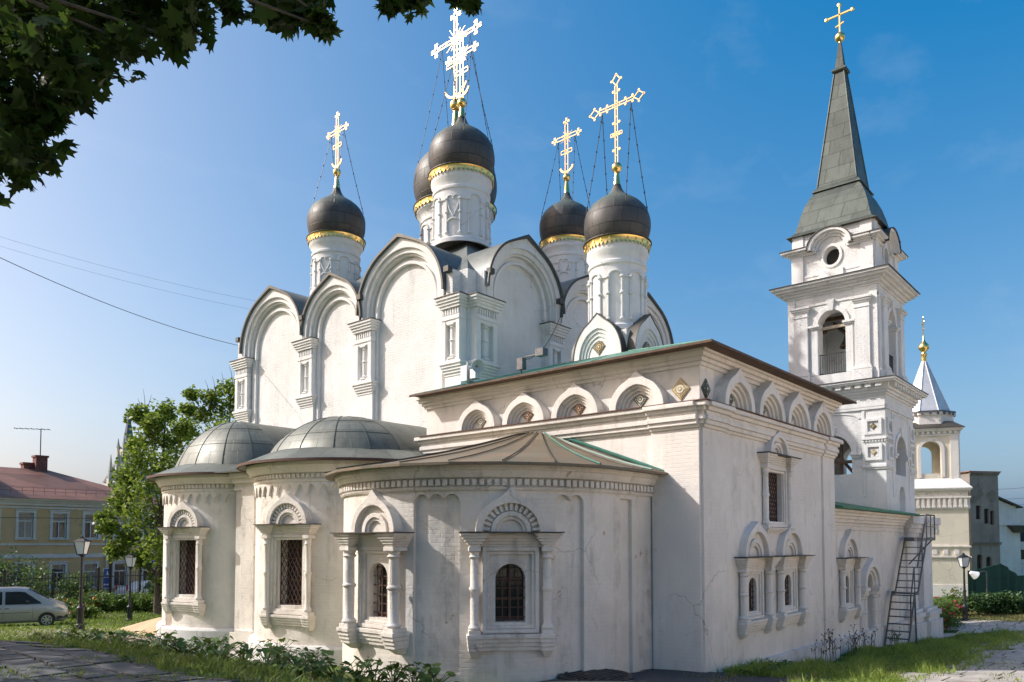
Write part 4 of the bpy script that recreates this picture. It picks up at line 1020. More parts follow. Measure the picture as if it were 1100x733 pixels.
# attic with round windows under an eyebrow cornice
AU0, AU1, AV0, AV1 = 36.62, 40.35, 10.0, 13.70
aw_ = MB().box(AU0, AU1, AV0, AV1, 16.3, 18.9).build('attic', M['white'], tower)
AE = frame(AU0, (AV0+AV1)/2, 0.0); AS = frame((AU0+AU1)/2, AV0+0.0013, PI/2, 0.0021)
cm = MB()
for F in (AE, AS): cm.prism([(0.37*math.cos(2*PI*i/24), 17.62+0.44*math.sin(2*PI*i/24)) for i in range(24)], -0.6, 0.45, F)
cut(aw_, cm)
at_ = MB()
for F, hw in ((AE, 1.85), (AS, 1.865)):
    at_.ring(0, 17.62, 0.37, 0.44, 0.50, 0.57, -0.06, 0.05, F); at_.ring(0, 17.62, 0.37, -0.44, 0.50, -0.57, -0.06, 0.05, F)
    for z0, z1, q in ((16.8, 16.9, 0.06), (16.36, 16.8, 0.03)): at_.box(-hw-0.03, hw+0.03, -q, 0.05, z0, z1, F)
    at_.box(-0.55, 0.55, -0.12, 0.05, 16.5, 16.95, F)
    for s in (-1, 1): at_.box(s*1.58-0.28, s*1.58+0.28, -0.10, 0.05, 16.4, 18.0, F)
    for r0, r1, q in ((0.62, 0.76, 0.10), (0.76, 0.86, 0.24), (0.86, 1.00, 0.40)):
        at_.ring(0, 18.0, r0, r0*0.86, r1, r1*0.86, -q, 0.1, F, n=26)
    for s in (-1, 1):
        for z0, z1, q, xi in ((17.90, 18.0, 0.14, 0.70), (18.0, 18.08, 0.26, 0.84), (18.08, 18.18, 0.42, 0.98)):
            x0, x1 = (xi, hw+q if F is AS else hw-0.004) if s > 0 else (-hw-q, -xi); at_.box(x0, x1, -q, 0.05, z0, z1, F)
        at_.box(s*1.55-0.26, s*1.55+0.26, -0.05, 0.05, 18.25, 18.9, F)
at_.build('moulding', M['trimw'], tower, 40)
ab = MB()
for F, hw in ((AE, 1.85), (AS, 1.865)):
    ab.ring(0, 18.0, 1.005, 0.87, 1.045, 0.91, -0.46, 0.1, F, n=26)
    for s in (-1, 1):
        x0, x1 = (1.02, hw+0.47 if F is AS else hw-0.004) if s > 0 else (-hw-0.47, -1.02); ab.box(x0, x1, -0.46, 0.05, 18.182, 18.205, F)
    MB().prism([(0.36*math.cos(2*PI*i/24), 17.62+0.43*math.sin(2*PI*i/24)) for i in range(24)], 0.40, 0.42, F).build('round_window', M['dark'], tower)
ab.build('flashing', M['darkroof'], tower)
SQ = math.sqrt(2)
prof = [(1.95, 18.92), (1.95, 18.97), (1.76, 19.15), (1.65, 19.5), (1.54, 20.0), (1.39, 20.5), (1.19, 20.95), (1.02, 21.22), (1.0, 21.28)]
ctr = ((AU0+AU1)/2, (AV0+AV1)/2)
def sq(mb, prof):
    for (a0, z0), (a1, z1) in zip(prof[:-1], prof[1:]):
        mb.frus(ctr[0]-a0, ctr[0]+a0, ctr[1]-a0, ctr[1]+a0, z0, ctr[0]-a1, ctr[0]+a1, ctr[1]-a1, ctr[1]+a1, z1)
    return mb
def sqskin(prof):
    m = MB(); vs = []
    for a0, z in prof: vs += [(ctr[0]-a0, ctr[1]-a0, z), (ctr[0]+a0, ctr[1]-a0, z), (ctr[0]+a0, ctr[1]+a0, z), (ctr[0]-a0, ctr[1]+a0, z)]
    n = len(prof); fs = [(k*4+i, k*4+(i+1) % 4, (k+1)*4+(i+1) % 4, (k+1)*4+i) for k in range(n-1) for i in range(4)]
    fs += [(3, 2, 1, 0), tuple((n-1)*4+i for i in range(4))]
    return m.add(vs, fs)
sqskin(prof).build('roof_skirt', M['spire'], tower)
sqskin([(2.06, 18.90), (2.06, 18.93), (1.96, 18.94)]).build('roof_edge', M['darkroof'], tower)
sp = sqskin([(1.12, 21.22), (1.10, 21.28), (0.92, 21.5), (0.23, 27.3), (0.23, 27.35)]); spo = sp.build('spire', M['spire'], tower)
rb = MB()
for sx in (-1, 1):
    for sy in (-1, 1): rb.tube([(ctr[0]+sx*0.92, ctr[1]+sy*0.92, 21.5), (ctr[0]+sx*0.23, ctr[1]+sy*0.23, 27.3)], 0.04, 5)
rb.build('ridge_seam', M['spire'], spo)
sqskin([(0.30, 27.30), (0.34, 27.36), (0.34, 27.44), (0.20, 27.55), (0.05, 29.0)]).build('finial_cap', M['spire'], tower)
Tc = Matrix.Translation((ctr[0], ctr[1], 0))
MB().lathe([(0.07, 28.85), (0.07, 28.95)]+[(0.24*math.sin(PI*q/12), 29.15-0.24*math.cos(PI*q/12)) for q in range(1, 13)], 20, Tc).build('orb', M['gold'], tower, 50)
tcx = MB(); F = frame(ctr[0], ctr[1], 0, 29.35)
tcx.bar((0, 0, 0), (0, 0, 1.45), 0.07, 0.07, F); tcx.bar((-0.62, 0, 0.95), (0.62, 0, 0.95), 0.07, 0.07, F); tcx.bar((-0.2, 0, 0.38), (0.2, 0, 0.50), 0.06, 0.06, F)
for x, z in ((0, 1.45), (-0.62, 0.95), (0.62, 0.95)): tcx.ellipsoid((x, 0, z), (0.11, 0.05, 0.11), F, 10, 6)
tcx.build('cross', M['gold'], tower)
# bells hanging in the belfry
for k, (u, v, r) in enumerate(((BU0+1.2, BV0+1.35, 0.42), (BU0+2.8, BV0+2.0, 0.55), (BU0+1.2, BV0+2.9, 0.28))):
    b = thing('bell', (u, v, 14.82), ['bronze bell seen through the lit arch of the belfry', 'largest bronze bell deep inside the belfry', 'small bronze bell hanging furthest left under the belfry beam'][k], 'bell', 'bells in the bell tower')
    z = 14.82
    MB().lathe([(0.02, z-0.02), (r*0.45, z-0.1), (r*0.55, z-r*0.6), (r*0.68, z-r*1.2), (r*0.98, z-r*1.75), (r, z-r*1.85), (r*0.9, z-r*1.85), (r*0.6, z-r*1.2), (0.02, z-r*0.3)], 20, Matrix.Translation((u, v, 0)), cap=False).build('bell_body', M['bronze'], b, 40)
    MB().tube([(u, v, z-0.2), (u, v, z-r*1.9)], 0.025, 6).build('clapper', M['iron'], b)
# ------------------------------------------------------------------ ground
G = []
def gp_(px, py, d): p = at(px, py, d); G.append((p.x, p.y, p.z))
for q in ((0, 733, 11.5), (150, 733, 11.5), (300, 733, 11.6), (150, 706, 14.0), (0, 690, 16.2), (650, 733, 17.0), (600, 731, 17.4), (753, 724, 19.0), (440, 738, 17.6), (1050, 733, 16.4), (960, 733, 16.6),
          (1050, 700, 23.5), (1060, 680, 34.0), (885, 716, 25.9), (947, 699, 31.4), (985, 692, 35.5), (1036, 667, 40.6), (139, 667, 40.6), (86, 677, 31.5), (50, 674, 37.0), (0, 676, 36.5),
          (190, 703, 30.0), (262, 707, 28.5), (330, 712, 26.0), (820, 735, 17.5), (165, 690, 30.5), (1100, 690, 27.0), (880, 733, 17.0)): gp_(*q)
G += [(0, 0, 2.2), (3, 8, 2.12), (8, 3, 1.95), (-6, 10, 2.2), (-10, -10, 2.2), (5, 20, 2.0), (1, 30, 1.9), (10, -10, 1.8), (4.5, 13, 2.08), (27, 9, 0.2), (22.3, 9, 0.55), (17.5, 9.2, 0.95), (14, 11, 1.02), (11.5, 15, 1.0), (12, 18.5, 0.75), (13.5, 24, 0.25),
      (20, 45, 0.1), (12, 50, 0.2), (30, 50, 0.0), (20, 60, 0.0), (45, 20, -0.2), (45, 40, 0), (60, 10, 0.1), (60, -20, 0), (0, 60, 0.6), (-20, 40, 1.2), (30, -5, 0.6), (45, -5, 0.2), (41, 8, -0.45), (8.0, 22, 1.2), (8.5, 16, 1.5), (8.5, 11, 1.5), (10, 30, 0.6)]
for i in range(24):
    a = 2*PI*i/24; G.append((30+110*math.cos(a), 20+110*math.sin(a), 0.0))
GA = np.array(G)
_d = np.sqrt(((GA[:, None, :2]-GA[None, :, :2])**2).sum(2)+2.0)
_n = len(GA); _A = np.zeros((_n+1, _n+1)); _A[:_n, :_n] = _d+np.eye(_n)*0.08*-1; _A[:_n, _n] = 1; _A[_n, :_n] = 1
_w = np.linalg.solve(_A, np.append(GA[:, 2], 0))
def hgt(u, v):
    d = np.sqrt((GA[:, 0]-u)**2+(GA[:, 1]-v)**2+2.0); z = float(d @ _w[:_n]+_w[_n])
    r = math.hypot(u-30, v-20)
    return z if r < 105 else z*max(0.0, 1-(r-105)/30)
def hgts(u, v):
    u = np.asarray(u, float); v = np.asarray(v, float)
    d = np.sqrt((GA[None, :, 0]-u[:, None])**2+(GA[None, :, 1]-v[:, None])**2+2.0); z = d @ _w[:_n]+_w[_n]
    r = np.hypot(u-30, v-20); return np.where(r < 105, z, z*np.clip(1-(r-105)/30, 0, 1))
tg_ = NT('ground_grass_and_soil')
n1 = tg_.noise(0.35, 6, 0.6); n2 = tg_.noise(5, 8, 0.7)
gcol = tg_.mix(tg_.ramp(n2, [(0.35, 0.0), (0.65, 1.0)]), (0.050, 0.085, 0.018), (0.105, 0.145, 0.038))
gcol = tg_.mix(tg_.ramp(n1, [(0.56, 0.0), (0.66, 0.8)]), gcol, (0.17, 0.135, 0.085))
tg_.bump(n2, 0.8, 0.06); M['ground'] = tg_.set(gcol, 0.95, 0, 0.1)
xs = np.unique(np.concatenate([np.arange(-14, 62, 0.6), np.arange(-60, 130, 6.0), np.array([-1500, -700, -300, -150, -90, 160, 250, 400, 800, 1600])]))
X, Y = np.meshgrid(xs, xs, indexing='ij'); Z = hgts(X.ravel(), Y.ravel())
vs = np.column_stack([X.ravel(), Y.ravel(), Z]); n = len(xs)
idx = np.arange(n*n).reshape(n, n)
fs = np.stack([idx[:-1, :-1], idx[1:, :-1], idx[1:, 1:], idx[:-1, 1:]], -1).reshape(-1, 4)
gm = MB(); gm.v = [tuple(q) for q in vs]; gm.f = [tuple(int(a) for a in f) for f in fs]; gm.m = [0]*len(gm.f)
tag(gm.build('ground', M['ground'], None, 180), kind='structure')
def sheet(name, poly, mat, step=0.5, off=0.03, kind='structure'):
    """draped sheet over a polygon"""
    us = [p[0] for p in poly]; vv = [p[1] for p in poly]
    def inside(x, y):
        c = False; k = len(poly)
        for i in range(k):
            (x1, y1), (x2, y2) = poly[i], poly[(i+1) % k]
            if (y1 > y) != (y2 > y) and x < (x2-x1)*(y-y1)/(y2-y1)+x1: c = not c
        return c
    b = bmesh.new(); vd = {}
    nu = int((max(us)-min(us))/step)+1; nv = int((max(vv)-min(vv))/step)+1; u0, v0 = min(us), min(vv)
    def V_(i, j):
        if (i, j) not in vd:
            u, v = u0+i*step, v0+j*step; vd[(i, j)] = b.verts.new((u, v, hgt(u, v)+off))
        return vd[(i, j)]
    for i in range(nu):
        for j in range(nv):
            if inside(u0+(i+.5)*step, v0+(j+.5)*step): b.faces.new((V_(i, j), V_(i+1, j), V_(i+1, j+1), V_(i, j+1)))
    me = bpy.data.meshes.new(name); b.to_mesh(me); b.free(); me.materials.append(mat)
    me.polygons.foreach_set('use_smooth', [True]*len(me.polygons))
    o = bpy.data.objects.new(name, me); COL.objects.link(o); return tag(o, kind=kind)
rnd = random.Random(5)
M['slab'] = m_plain('stone_slab', (0.095, 0.092, 0.088), 0.85, 0, 0.35, 1.6, 0.4)
M['slabedge'] = m_plain('worn_concrete', (0.40, 0.36, 0.31), 0.9, 0, 0.3, 2.2, 0.4)  # lightened to stand in for sunlight on the right-hand paving
def paving(name, u0, u1, v0, v1, su, sv, keep, mat, off=0.045):
    m = MB(); i = 0; u = u0
    while u < u1:
        v = v0+(0.5*sv if i % 2 else 0)*0.35
        while v < v1:
            a = rnd.uniform(0.88, 1.0); g = 0.018
            if keep(u+su/2, v+sv/2) and rnd.random() > 0.025:
                t = [rnd.uniform(-0.010, 0.012) for _ in range(4)]; dz = rnd.uniform(-0.012, 0.010)
                c = [(u+g+rnd.uniform(0, .015), v+g+rnd.uniform(0, .015)), (u+su-g-rnd.uniform(0, .015), v+g+rnd.uniform(0, .015)), (u+su-g-rnd.uniform(0, .015), v+sv-g-rnd.uniform(0, .015)), (u+g+rnd.uniform(0, .015), v+sv-g-rnd.uniform(0, .015))]
                zz = [hgt(*q)+off+t[k]+dz for k, q in enumerate(c)]
                m.add([(q[0], q[1], z-0.09) for q, z in zip(c, zz)]+[(q[0], q[1], z) for q, z in zip(c, zz)], [(4, 5, 6, 7), (0, 1, 5, 4), (1, 2, 6, 5), (2, 3, 7, 6), (3, 0, 4, 7)])
            v += sv
        u += su; i += 1
    return tag(m.build(name, mat), kind='structure')
paving('pavement', -1.0, 5.75, 3.0, 21.0, 0.56, 0.56, lambda u, v: u > 1.5 or v > 6, M['slab'])
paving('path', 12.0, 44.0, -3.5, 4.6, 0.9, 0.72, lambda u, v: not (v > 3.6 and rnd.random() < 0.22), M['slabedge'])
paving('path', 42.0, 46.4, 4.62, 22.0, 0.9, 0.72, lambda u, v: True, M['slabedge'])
sheet('asphalt_apron', [(9.5, 4.7), (17.6, 4.7), (17.6, 8.8), (17.4, 10.4), (15.5, 10.0), (12.6, 11.0), (11.4, 13.0), (10.5, 13), (9.0, 9.0)], M['asphalt'], 0.3, 0.04)
# gravelly path and sand on the left
tp = NT('dry_path'); q = tp.noise(3, 8, 0.7); tp.bump(q, 0.4, 0.03); M['drypath'] = tp.set(tp.ramp(q, [(0.3, (0.20, 0.17, 0.13)), (0.7, (0.34, 0.30, 0.24))]), 0.95, 0, 0.1)
def quad_img(pts): return [tuple(at(*p)[:2]) for p in pts]
sheet('path', [(9.2, 31.2), (14.2, 28.8), (14.6, 35.5), (12.0, 36.3), (4, 40), (3, 37)], M['drypath'], 0.4, 0.03)
M['yard'] = m_plain('pale_bounce_paving', (0.64, 0.55, 0.44), 0.9, 0, 0.12, 0.8, 0.2)
sheet('yard', [(-30, -45), (75, -45), (75, -3.7), (13, -3.7), (4, -6), (-30, -8)], M['yard'], 1.5, 0.05)  # unseen paving added beyond the right edge, pale to bounce warm light
sheet('street', [(-40, 52.0), (70, 52.0), (70, 57.2), (-40, 57.2)], M['asphalt'], 1.0, 0.03)
tsd = NT('builders_sand'); q = tsd.noise(14, 8, 0.7); tsd.bump(q, 0.4, 0.02); M['sand'] = tsd.set(tsd.ramp(q, [(0.3, (0.50, 0.35, 0.22)), (0.7, (0.62, 0.46, 0.31))]), 0.95, 0, 0.1)
sp_ = at(172, 682, 33.5); zb = hgt(sp_.x, sp_.y)
sm_ = MB(); K = 14; Nn = 28; vv_ = []
for j in range(K+1):
    for i in range(Nn):
        a = 2*PI*i/Nn; r = j/K
        rr = r*(1+0.12*math.sin(3*a+1)+0.07*math.sin(5*a)); x = 2.3*rr*math.cos(a); y = 2.0*rr*math.sin(a)
        vv_.append((sp_.x+x, sp_.y+y, zb-0.05+0.72*max(0, (1-r))**0.85+0.05*math.sin(9*a)*r*(1-r)))
sm_.add(vv_, [(j*Nn+i, (j+1)*Nn+i, (j+1)*Nn+(i+1) % Nn, j*Nn+(i+1) % Nn) for j in range(K) for i in range(Nn)])
so = sm_.build('sand_pile', M['sand'], None, 180); recalc(so); tag(so, 'low heap of orange builders sand on the ground beside the left apse', 'sand pile')
# ------------------------------------------------------------------ grass blades
M['grass'] = m_leaf('grass_blade', (0.085, 0.155, 0.022), (0.20, 0.27, 0.055), 0.35)
M['sunlitgrass'] = m_leaf('sunlit_grass_blade', (0.13, 0.21, 0.03), (0.30, 0.38, 0.08), 0.4)  # brighter copy of the grass colour, standing in for sunlight on the right strip
M['drygrass'] = m_leaf('dry_grass_blade', (0.16, 0.16, 0.05), (0.27, 0.24, 0.10), 0.3)
def blades(name, us, vs_, h, mat, seed, wid=0.006, lean=0.5):
    r = np.random.default_rng(seed); n = len(us); z = hgts(us, vs_)
    a = r.uniform(0, 2*PI, n); hh = h*r.uniform(0.45, 1.25, n); le = r.normal(0, lean, (n, 2))*hh[:, None]
    w = wid*r.uniform(0.7, 1.6, n)
    P = np.zeros((n, 5, 3))
    dx, dy = np.cos(a)*w, np.sin(a)*w
    P[:, 0] = np.stack([us-dx, vs_-dy, z-0.02], 1); P[:, 1] = np.stack([us+dx, vs_+dy, z-0.02], 1)
    mx, my = us+le[:, 0]*0.35, vs_+le[:, 1]*0.35
    P[:, 2] = np.stack([mx+dx*0.8, my+dy*0.8, z+hh*0.6], 1); P[:, 3] = np.stack([mx-dx*0.8, my-dy*0.8, z+hh*0.6], 1)
    P[:, 4] = np.stack([us+le[:, 0], vs_+le[:, 1], z+hh], 1)
    V = P.reshape(-1, 3); b = np.arange(n)*5
    me = bpy.data.meshes.new(name); me.vertices.add(len(V)); me.vertices.foreach_set('co', V.ravel())
    q = np.stack([b, b+1, b+2, b+3], 1); t = np.stack([b+3, b+2, b+4], 1)
    loops = np.concatenate([q.ravel(), t.ravel()]); me.loops.add(len(loops)); me.loops.foreach_set('vertex_index', loops)
    st = np.concatenate([np.arange(n)*4, n*4+np.arange(n)*3]); tot = np.concatenate([np.full(n, 4), np.full(n, 3)])
    me.polygons.add(2*n); me.polygons.foreach_set('loop_start', st); me.polygons.foreach_set('loop_total', tot); me.update(calc_edges=True); me.validate()
    me.materials.append(mat); o = bpy.data.objects.new(name, me); COL.objects.link(o); return tag(o, kind='stuff')
RN = np.random.default_rng(11)
def patchy(us, vs_, f, th, seed=0):
    s = seed*1.7
    k = np.sin(us*1.3*f+vs_*0.7*f+s)+np.sin(us*0.6*f-vs_*1.9*f+2*s)+0.8*np.sin(us*2.9*f+vs_*2.3*f+3*s)
    return k > th
n = 42000; us = RN.uniform(15.0, 38.5, n); vs2 = RN.uniform(4.0, 8.9, n)
k = patchy(us, vs2, 1.3, -1.2) & ((vs2 > 4.7+0.25*np.sin(us*1.7)) | (RN.uniform(0, 1, n) < 0.35)) & ~((us < 18.0) & (vs2 > 6))
blades('grass', us[k], vs2[k], 0.13, M['sunlitgrass'], 3, 0.010)
k2 = k & patchy(us, vs2, 2.3, 0.9, 9); blades('grass', us[k2]+0.02, vs2[k2], 0.26, M['sunlitgrass'], 31, 0.010)
k3 = patchy(us, vs2, 1.9, 0.6, 7) & (RN.uniform(0, 1, n) < 0.25); blades('dry_grass', us[k3], vs2[k3], 0.15, M['drygrass'], 32, 0.009)
n = 9000; us = RN.uniform(15, 44, n); vs2 = RN.uniform(0.5, 4.7, n); k = patchy(us, vs2, 1.1, 0.9, 2) & (RN.uniform(0, 1, n) < 0.9)
blades('grass', us[k], vs2[k], 0.11, M['sunlitgrass'], 4, 0.010)
n = 26000; us = 5.8+np.abs(RN.normal(0, 1.6, n)); vs2 = RN.uniform(5.0, 34, n); k = patchy(us, vs2, 1.5, -1.0, 4)
blades('grass', us[k], vs2[k], 0.12, M['grass'], 5, 0.010)
k2 = k & patchy(us, vs2, 2.7, 1.0, 8); blades('grass', us[k2]+0.02, vs2[k2], 0.26, M['grass'], 33, 0.010)
k3 = RN.uniform(0, 1, n) < 0.12; blades('dry_grass', us[k3], vs2[k3], 0.14, M['drygrass'], 34, 0.009)
n = 16000; us = RN.uniform(0.5, 5.8, n); vs2 = RN.uniform(7, 20.5, n); k = patchy(us, vs2, 1.2, 0.55+0.25*(5.8-us), 5)
blades('grass', us[k], vs2[k], 0.09, M['grass'], 6, 0.008)
n = 30000; us = RN.uniform(3, 26, n); vs2 = RN.uniform(30, 49, n); k = patchy(us, vs2, 0.8, -1.3, 6) & ~((us > 13.8) & (vs2 < 34.5))
blades('grass', us[k], vs2[k], 0.13, M['grass'], 7, 0.022)
n = 14000; us = RN.uniform(46, 53, n); vs2 = RN.uniform(2, 20, n)
blades('grass', us, vs2, 0.10, M['drygrass'], 8, 0.022)
# ------------------------------------------------------------------ leaves, trees, bushes
def leaf_mesh(name, C, Nn_, size, mat, parent, seed, shape='quad', up=0.35, local=False):
    """C: list of (centre, (rx,ry,rz)); Nn_: leaves per clump (list or int); leaf faces spread through each clump's volume"""
    r = np.random.default_rng(seed); pts = []
    for i, (c, rad) in enumerate(C):
        k = Nn_[i] if isinstance(Nn_, (list, tuple)) else Nn_
        d = r.normal(size=(k, 3)); d /= np.linalg.norm(d, axis=1)[:, None]
        q = d*(r.uniform(0, 1, k)**0.45)[:, None]
        q *= (1+0.22*np.sin(q[:, :1]*7+i)+0.18*np.sin(q[:, 1:2]*8+2*i))
        pts.append(np.array(c)[None, :]+q*np.array(rad)[None, :])
    P = np.concatenate(pts); n = len(P)
    nm = r.normal(size=(n, 3)); nm[:, 2] = np.abs(nm[:, 2])+up; nm /= np.linalg.norm(nm, axis=1)[:, None]
    t = np.cross(nm, r.normal(size=(n, 3))); t /= np.linalg.norm(t, axis=1)[:, None]; b = np.cross(nm, t)
    s = size*r.uniform(0.6, 1.3, n)
    if shape == 'quad':
        base = np.array([(-0.5, 0, 0), (0.0, 0.36, 0.06), (0.55, 0, -0.08), (0.0, -0.36, 0.06)])
    elif shape == 'oval':
        base = np.array([(-0.5, 0, 0), (-0.25, 0.24, 0.05), (0.15, 0.27, 0.05), (0.55, 0, -0.1), (0.15, -0.27, 0.05), (-0.25, -0.24, 0.05)])
    else:                                                           # maple: five pointed lobes
        o = [(-0.42, 0.0), (-0.40, 0.16), (-0.50, 0.34), (-0.22, 0.30), (-0.16, 0.40), (-0.12, 0.62), (0.02, 0.42), (0.20, 0.50), (0.12, 0.30), (0.10, 0.17), (0.30, 0.24), (0.34, 0.12), (0.62, 0.0)]
        o = o+[(x, -y) for x, y in o[1:-1][::-1]]
        base = np.array([(x, y, -0.18*(x*x+y*y)) for x, y in o])
    k = len(base)
    B_ = np.repeat(base[None], n, 0)
    if shape == 'maple': B_[:, :, 2] += r.uniform(-0.45, 0.25, (n, 1))*(base[None, :, 0]**2)+r.uniform(-0.5, 0.5, (n, 1))*np.abs(base[None, :, 1])
    V = P[:, None, :]+s[:, None, None]*(B_[:, :, 0:1]*t[:, None, :]+B_[:, :, 1:2]*b[:, None, :]+B_[:, :, 2:3]*nm[:, None, :])
    me = bpy.data.meshes.new(name); me.vertices.add(n*k); me.vertices.foreach_set('co', V.reshape(-1)); me.loops.add(n*k); me.loops.foreach_set('vertex_index', np.arange(n*k))
    me.polygons.add(n); me.polygons.foreach_set('loop_start', np.arange(n)*k); me.polygons.foreach_set('loop_total', np.full(n, k)); me.update(calc_edges=True); me.validate()
    me.materials.append(mat); o = bpy.data.objects.new(name, me); COL.objects.link(o); attach(o, parent, local); return o
M['bark'] = m_plain('bark', (0.095, 0.075, 0.055), 0.9, 0, 0.4, 6, 0.9)
M['leaf_a'] = m_leaf('linden_leaf', (0.065, 0.125, 0.016), (0.20, 0.285, 0.042), 0.42)
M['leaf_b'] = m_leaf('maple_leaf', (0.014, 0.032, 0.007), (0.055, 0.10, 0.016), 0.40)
M['leaf_c'] = m_leaf('shrub_leaf', (0.055, 0.115, 0.018), (0.15, 0.23, 0.045), 0.3)
M['leaf_d'] = m_leaf('hedge_leaf', (0.030, 0.070, 0.020), (0.075, 0.135, 0.035), 0.2)
M['leaf_e'] = m_leaf('burdock_leaf', (0.050, 0.105, 0.018), (0.115, 0.19, 0.035), 0.25)
M['petal_red'] = m_plain('red_petal', (0.62, 0.03, 0.06), 0.5, 0, 0.3, 30, 0); M['petal_pink'] = m_plain('pink_petal', (0.70, 0.10, 0.22), 0.5, 0, 0.3, 30, 0)
M['petal_orange'] = m_plain('orange_petal', (0.75, 0.26, 0.03), 0.5, 0, 0.3, 30, 0); M['petal_blue'] = m_plain('blue_petal', (0.22, 0.25, 0.62), 0.5, 0, 0.2, 30, 0); M['petal_white'] = m_plain('white_petal', (0.75, 0.72, 0.68), 0.5, 0, 0.1, 30, 0)
def tree(name, base, clumps, nl, size, mat, trunk_r, label, cat='tree', group=None, seed=1, shape='quad', twigs=()):
    t = thing(name, base, label, cat, group); r = random.Random(seed); b = Vector(base)
    top = max((Vector(c[0]) for c in clumps), key=lambda q: q.z)
    tr = MB(); axis = [b-Vector((0, 0, 0.3)), b.lerp(Vector((b.x*0.6+top.x*0.4, b.y*0.6+top.y*0.4, b.z)), 0.3)+Vector((0, 0, (top.z-b.z)*0.3)), Vector((b.x*0.5+top.x*0.5, b.y*0.5+top.y*0.5, b.z+(top.z-b.z)*0.6)), top]
    tr.tube(axis, trunk_r, 9, r1=trunk_r*0.15)
    for c, rad in clumps:
        c = Vector(c); f = min(0.9, max(0.12, (c.z-b.z)/(top.z-b.z)*0.75)); k = f*3; i = min(int(k), 2); p = axis[i].lerp(axis[i+1], k-i)
        m = p.lerp(c, 0.5)+Vector((r.uniform(-.2, .2), r.uniform(-.2, .2), r.uniform(0, 0.3)))
        tr.tube([p, m, c], trunk_r*0.35*(1-0.5*f), 5, r1=trunk_r*0.06)
        for _ in range(3):
            q = c+Vector([r.uniform(-1, 1)*rad[j]*0.8 for j in range(3)]); tr.tube([m.lerp(c, 0.6), q], trunk_r*0.08, 4, r1=0.006)
    for tw in twigs: tr.tube(tw, 0.025, 4, r1=0.006)
    tr.build('trunk', M['bark'], t, 60)
    leaf_mesh('crown', clumps, nl, size, mat, t, seed, shape)
    return t
def img_clumps(L, d, dj, sx, seed, flat=0.85):
    r = random.Random(seed); out = []
    for (px, py, rp) in L:
        dd = d+r.uniform(-dj, dj); c = at(px, py, dd); k = rp*dd/FPX*sx; out.append(((c.x, c.y, c.z), (k, k, k*flat)))
    return out
T1 = [(150, 446, 14), (178, 443, 16), (162, 468, 20), (186, 474, 18), (146, 478, 11), (148, 494, 20), (178, 500, 22), (137, 512, 14), (160, 523, 24), (190, 528, 20), (128, 542, 16), (150, 553, 24), (180, 558, 22), (115, 566, 11), (138, 578, 19), (168, 588, 22),
      (124, 592, 12), (190, 598, 18), (150, 600, 14), (175, 620, 15), (113, 556, 9), (198, 460, 14), (200, 500, 18), (205, 545, 20), (210, 590, 20), (165, 455, 12), (140, 525, 18), (187, 625, 15)]
cl = img_clumps(T1, 43.5, 1.8, 1.0, 3); bs = at(168, 668, 43.5); bs.z = hgt(bs.x, bs.y)
def twig(px, py, qx, qy, d): a = at(px, py, d); b_ = at(qx, qy, d); return [a, a.lerp(b_, 0.5)+Vector((0.05, 0.05, 0.1)), b_]
tree('linden_tree', tuple(bs), cl, 520, 0.235, M['leaf_a'], 0.20, 'leafy green tree standing left of the church in front of the yellow building', 'tree', 'trees left of the church', 7, 'oval',
     [twig(156, 446, 154, 418, 43), twig(158, 440, 163, 424, 43), twig(165, 447, 175, 430, 43), twig(150, 440, 148, 428, 43)])
T2 = [(248, 418, 13), (226, 428, 13), (206, 424, 9), (237, 440, 18), (256, 434, 16), (215, 446, 13), (243, 462, 20), (202, 440, 8), (225, 478, 18), (252, 485, 20), (203, 465, 9), (270, 440, 15), (275, 470, 18), (215, 500, 18), (245, 515, 22), (225, 540, 20), (255, 550, 20), (262, 420, 12)]
cl = img_clumps(T2, 50, 1.8, 1.0, 5); bs = at(240, 660, 50); bs.z = hgt(bs.x, bs.y)
tree('linden_tree', tuple(bs), cl, 420, 0.25, M['leaf_a'], 0.2, 'darker green tree showing behind the apse roofs and left of the tall cube', 'tree', 'trees left of the church', 9, 'oval',
     [twig(225, 425, 220, 408, 50), twig(232, 425, 228, 404, 50), twig(250, 410, 246, 393, 50), twig(240, 415, 238, 400, 50)])
# maple over the camera: trunk out of the picture on the left, boughs hanging into its top left corner
mb_ = ld2(-9.0, 3.5); mz = hgt(*mb_)
mp = thing('maple_tree', (mb_[0], mb_[1], mz), 'dark maple whose overhanging leafy boughs fill the top left corner', 'tree')
C1 = [(20, 30, 6.0, 45), (60, 60, 5.6, 45), (15, 110, 5.8, 45), (30, 165, 6.0, 26), (110, 30, 6.2, 45), (160, 12, 6.4, 40), (205, 22, 6.2, 26), (185, 40, 6.0, 22), (80, 100, 5.8, 20), (55, 130, 5.9, 25), (20, 190, 6.1, 14), (12, 150, 5.7, 30), (50, 15, 6.6, 50),
      (60, 90, 6.3, 30), (100, 75, 6.1, 18), (135, 45, 5.9, 20), (250, 8, 6.3, 14), (285, 6, 6.2, 20), (318, 14, 6.1, 20), (345, 18, 6.0, 14), (300, 20, 6.4, 14), (330, 0, 6.2, 20), (350, 30, 6.0, 5), (415, 4, 6.1, 11), (440, 0, 6.3, 14), (423, 10, 6.1, 7), (505, 3, 6.2, 9), (492, -6, 6.3, 10),
      (-40, 60, 6, 60), (-50, 150, 6, 55), (-30, 190, 6.1, 30), (60, -50, 6.2, 60), (150, -50, 6.4, 60), (250, -40, 6.3, 40), (330, -40, 6.2, 40), (430, -40, 6.2, 40), (510, -40, 6.2, 30), (100, -90, 6.5, 70), (210, -20, 6.4, 30)]
cl = []; nl = []
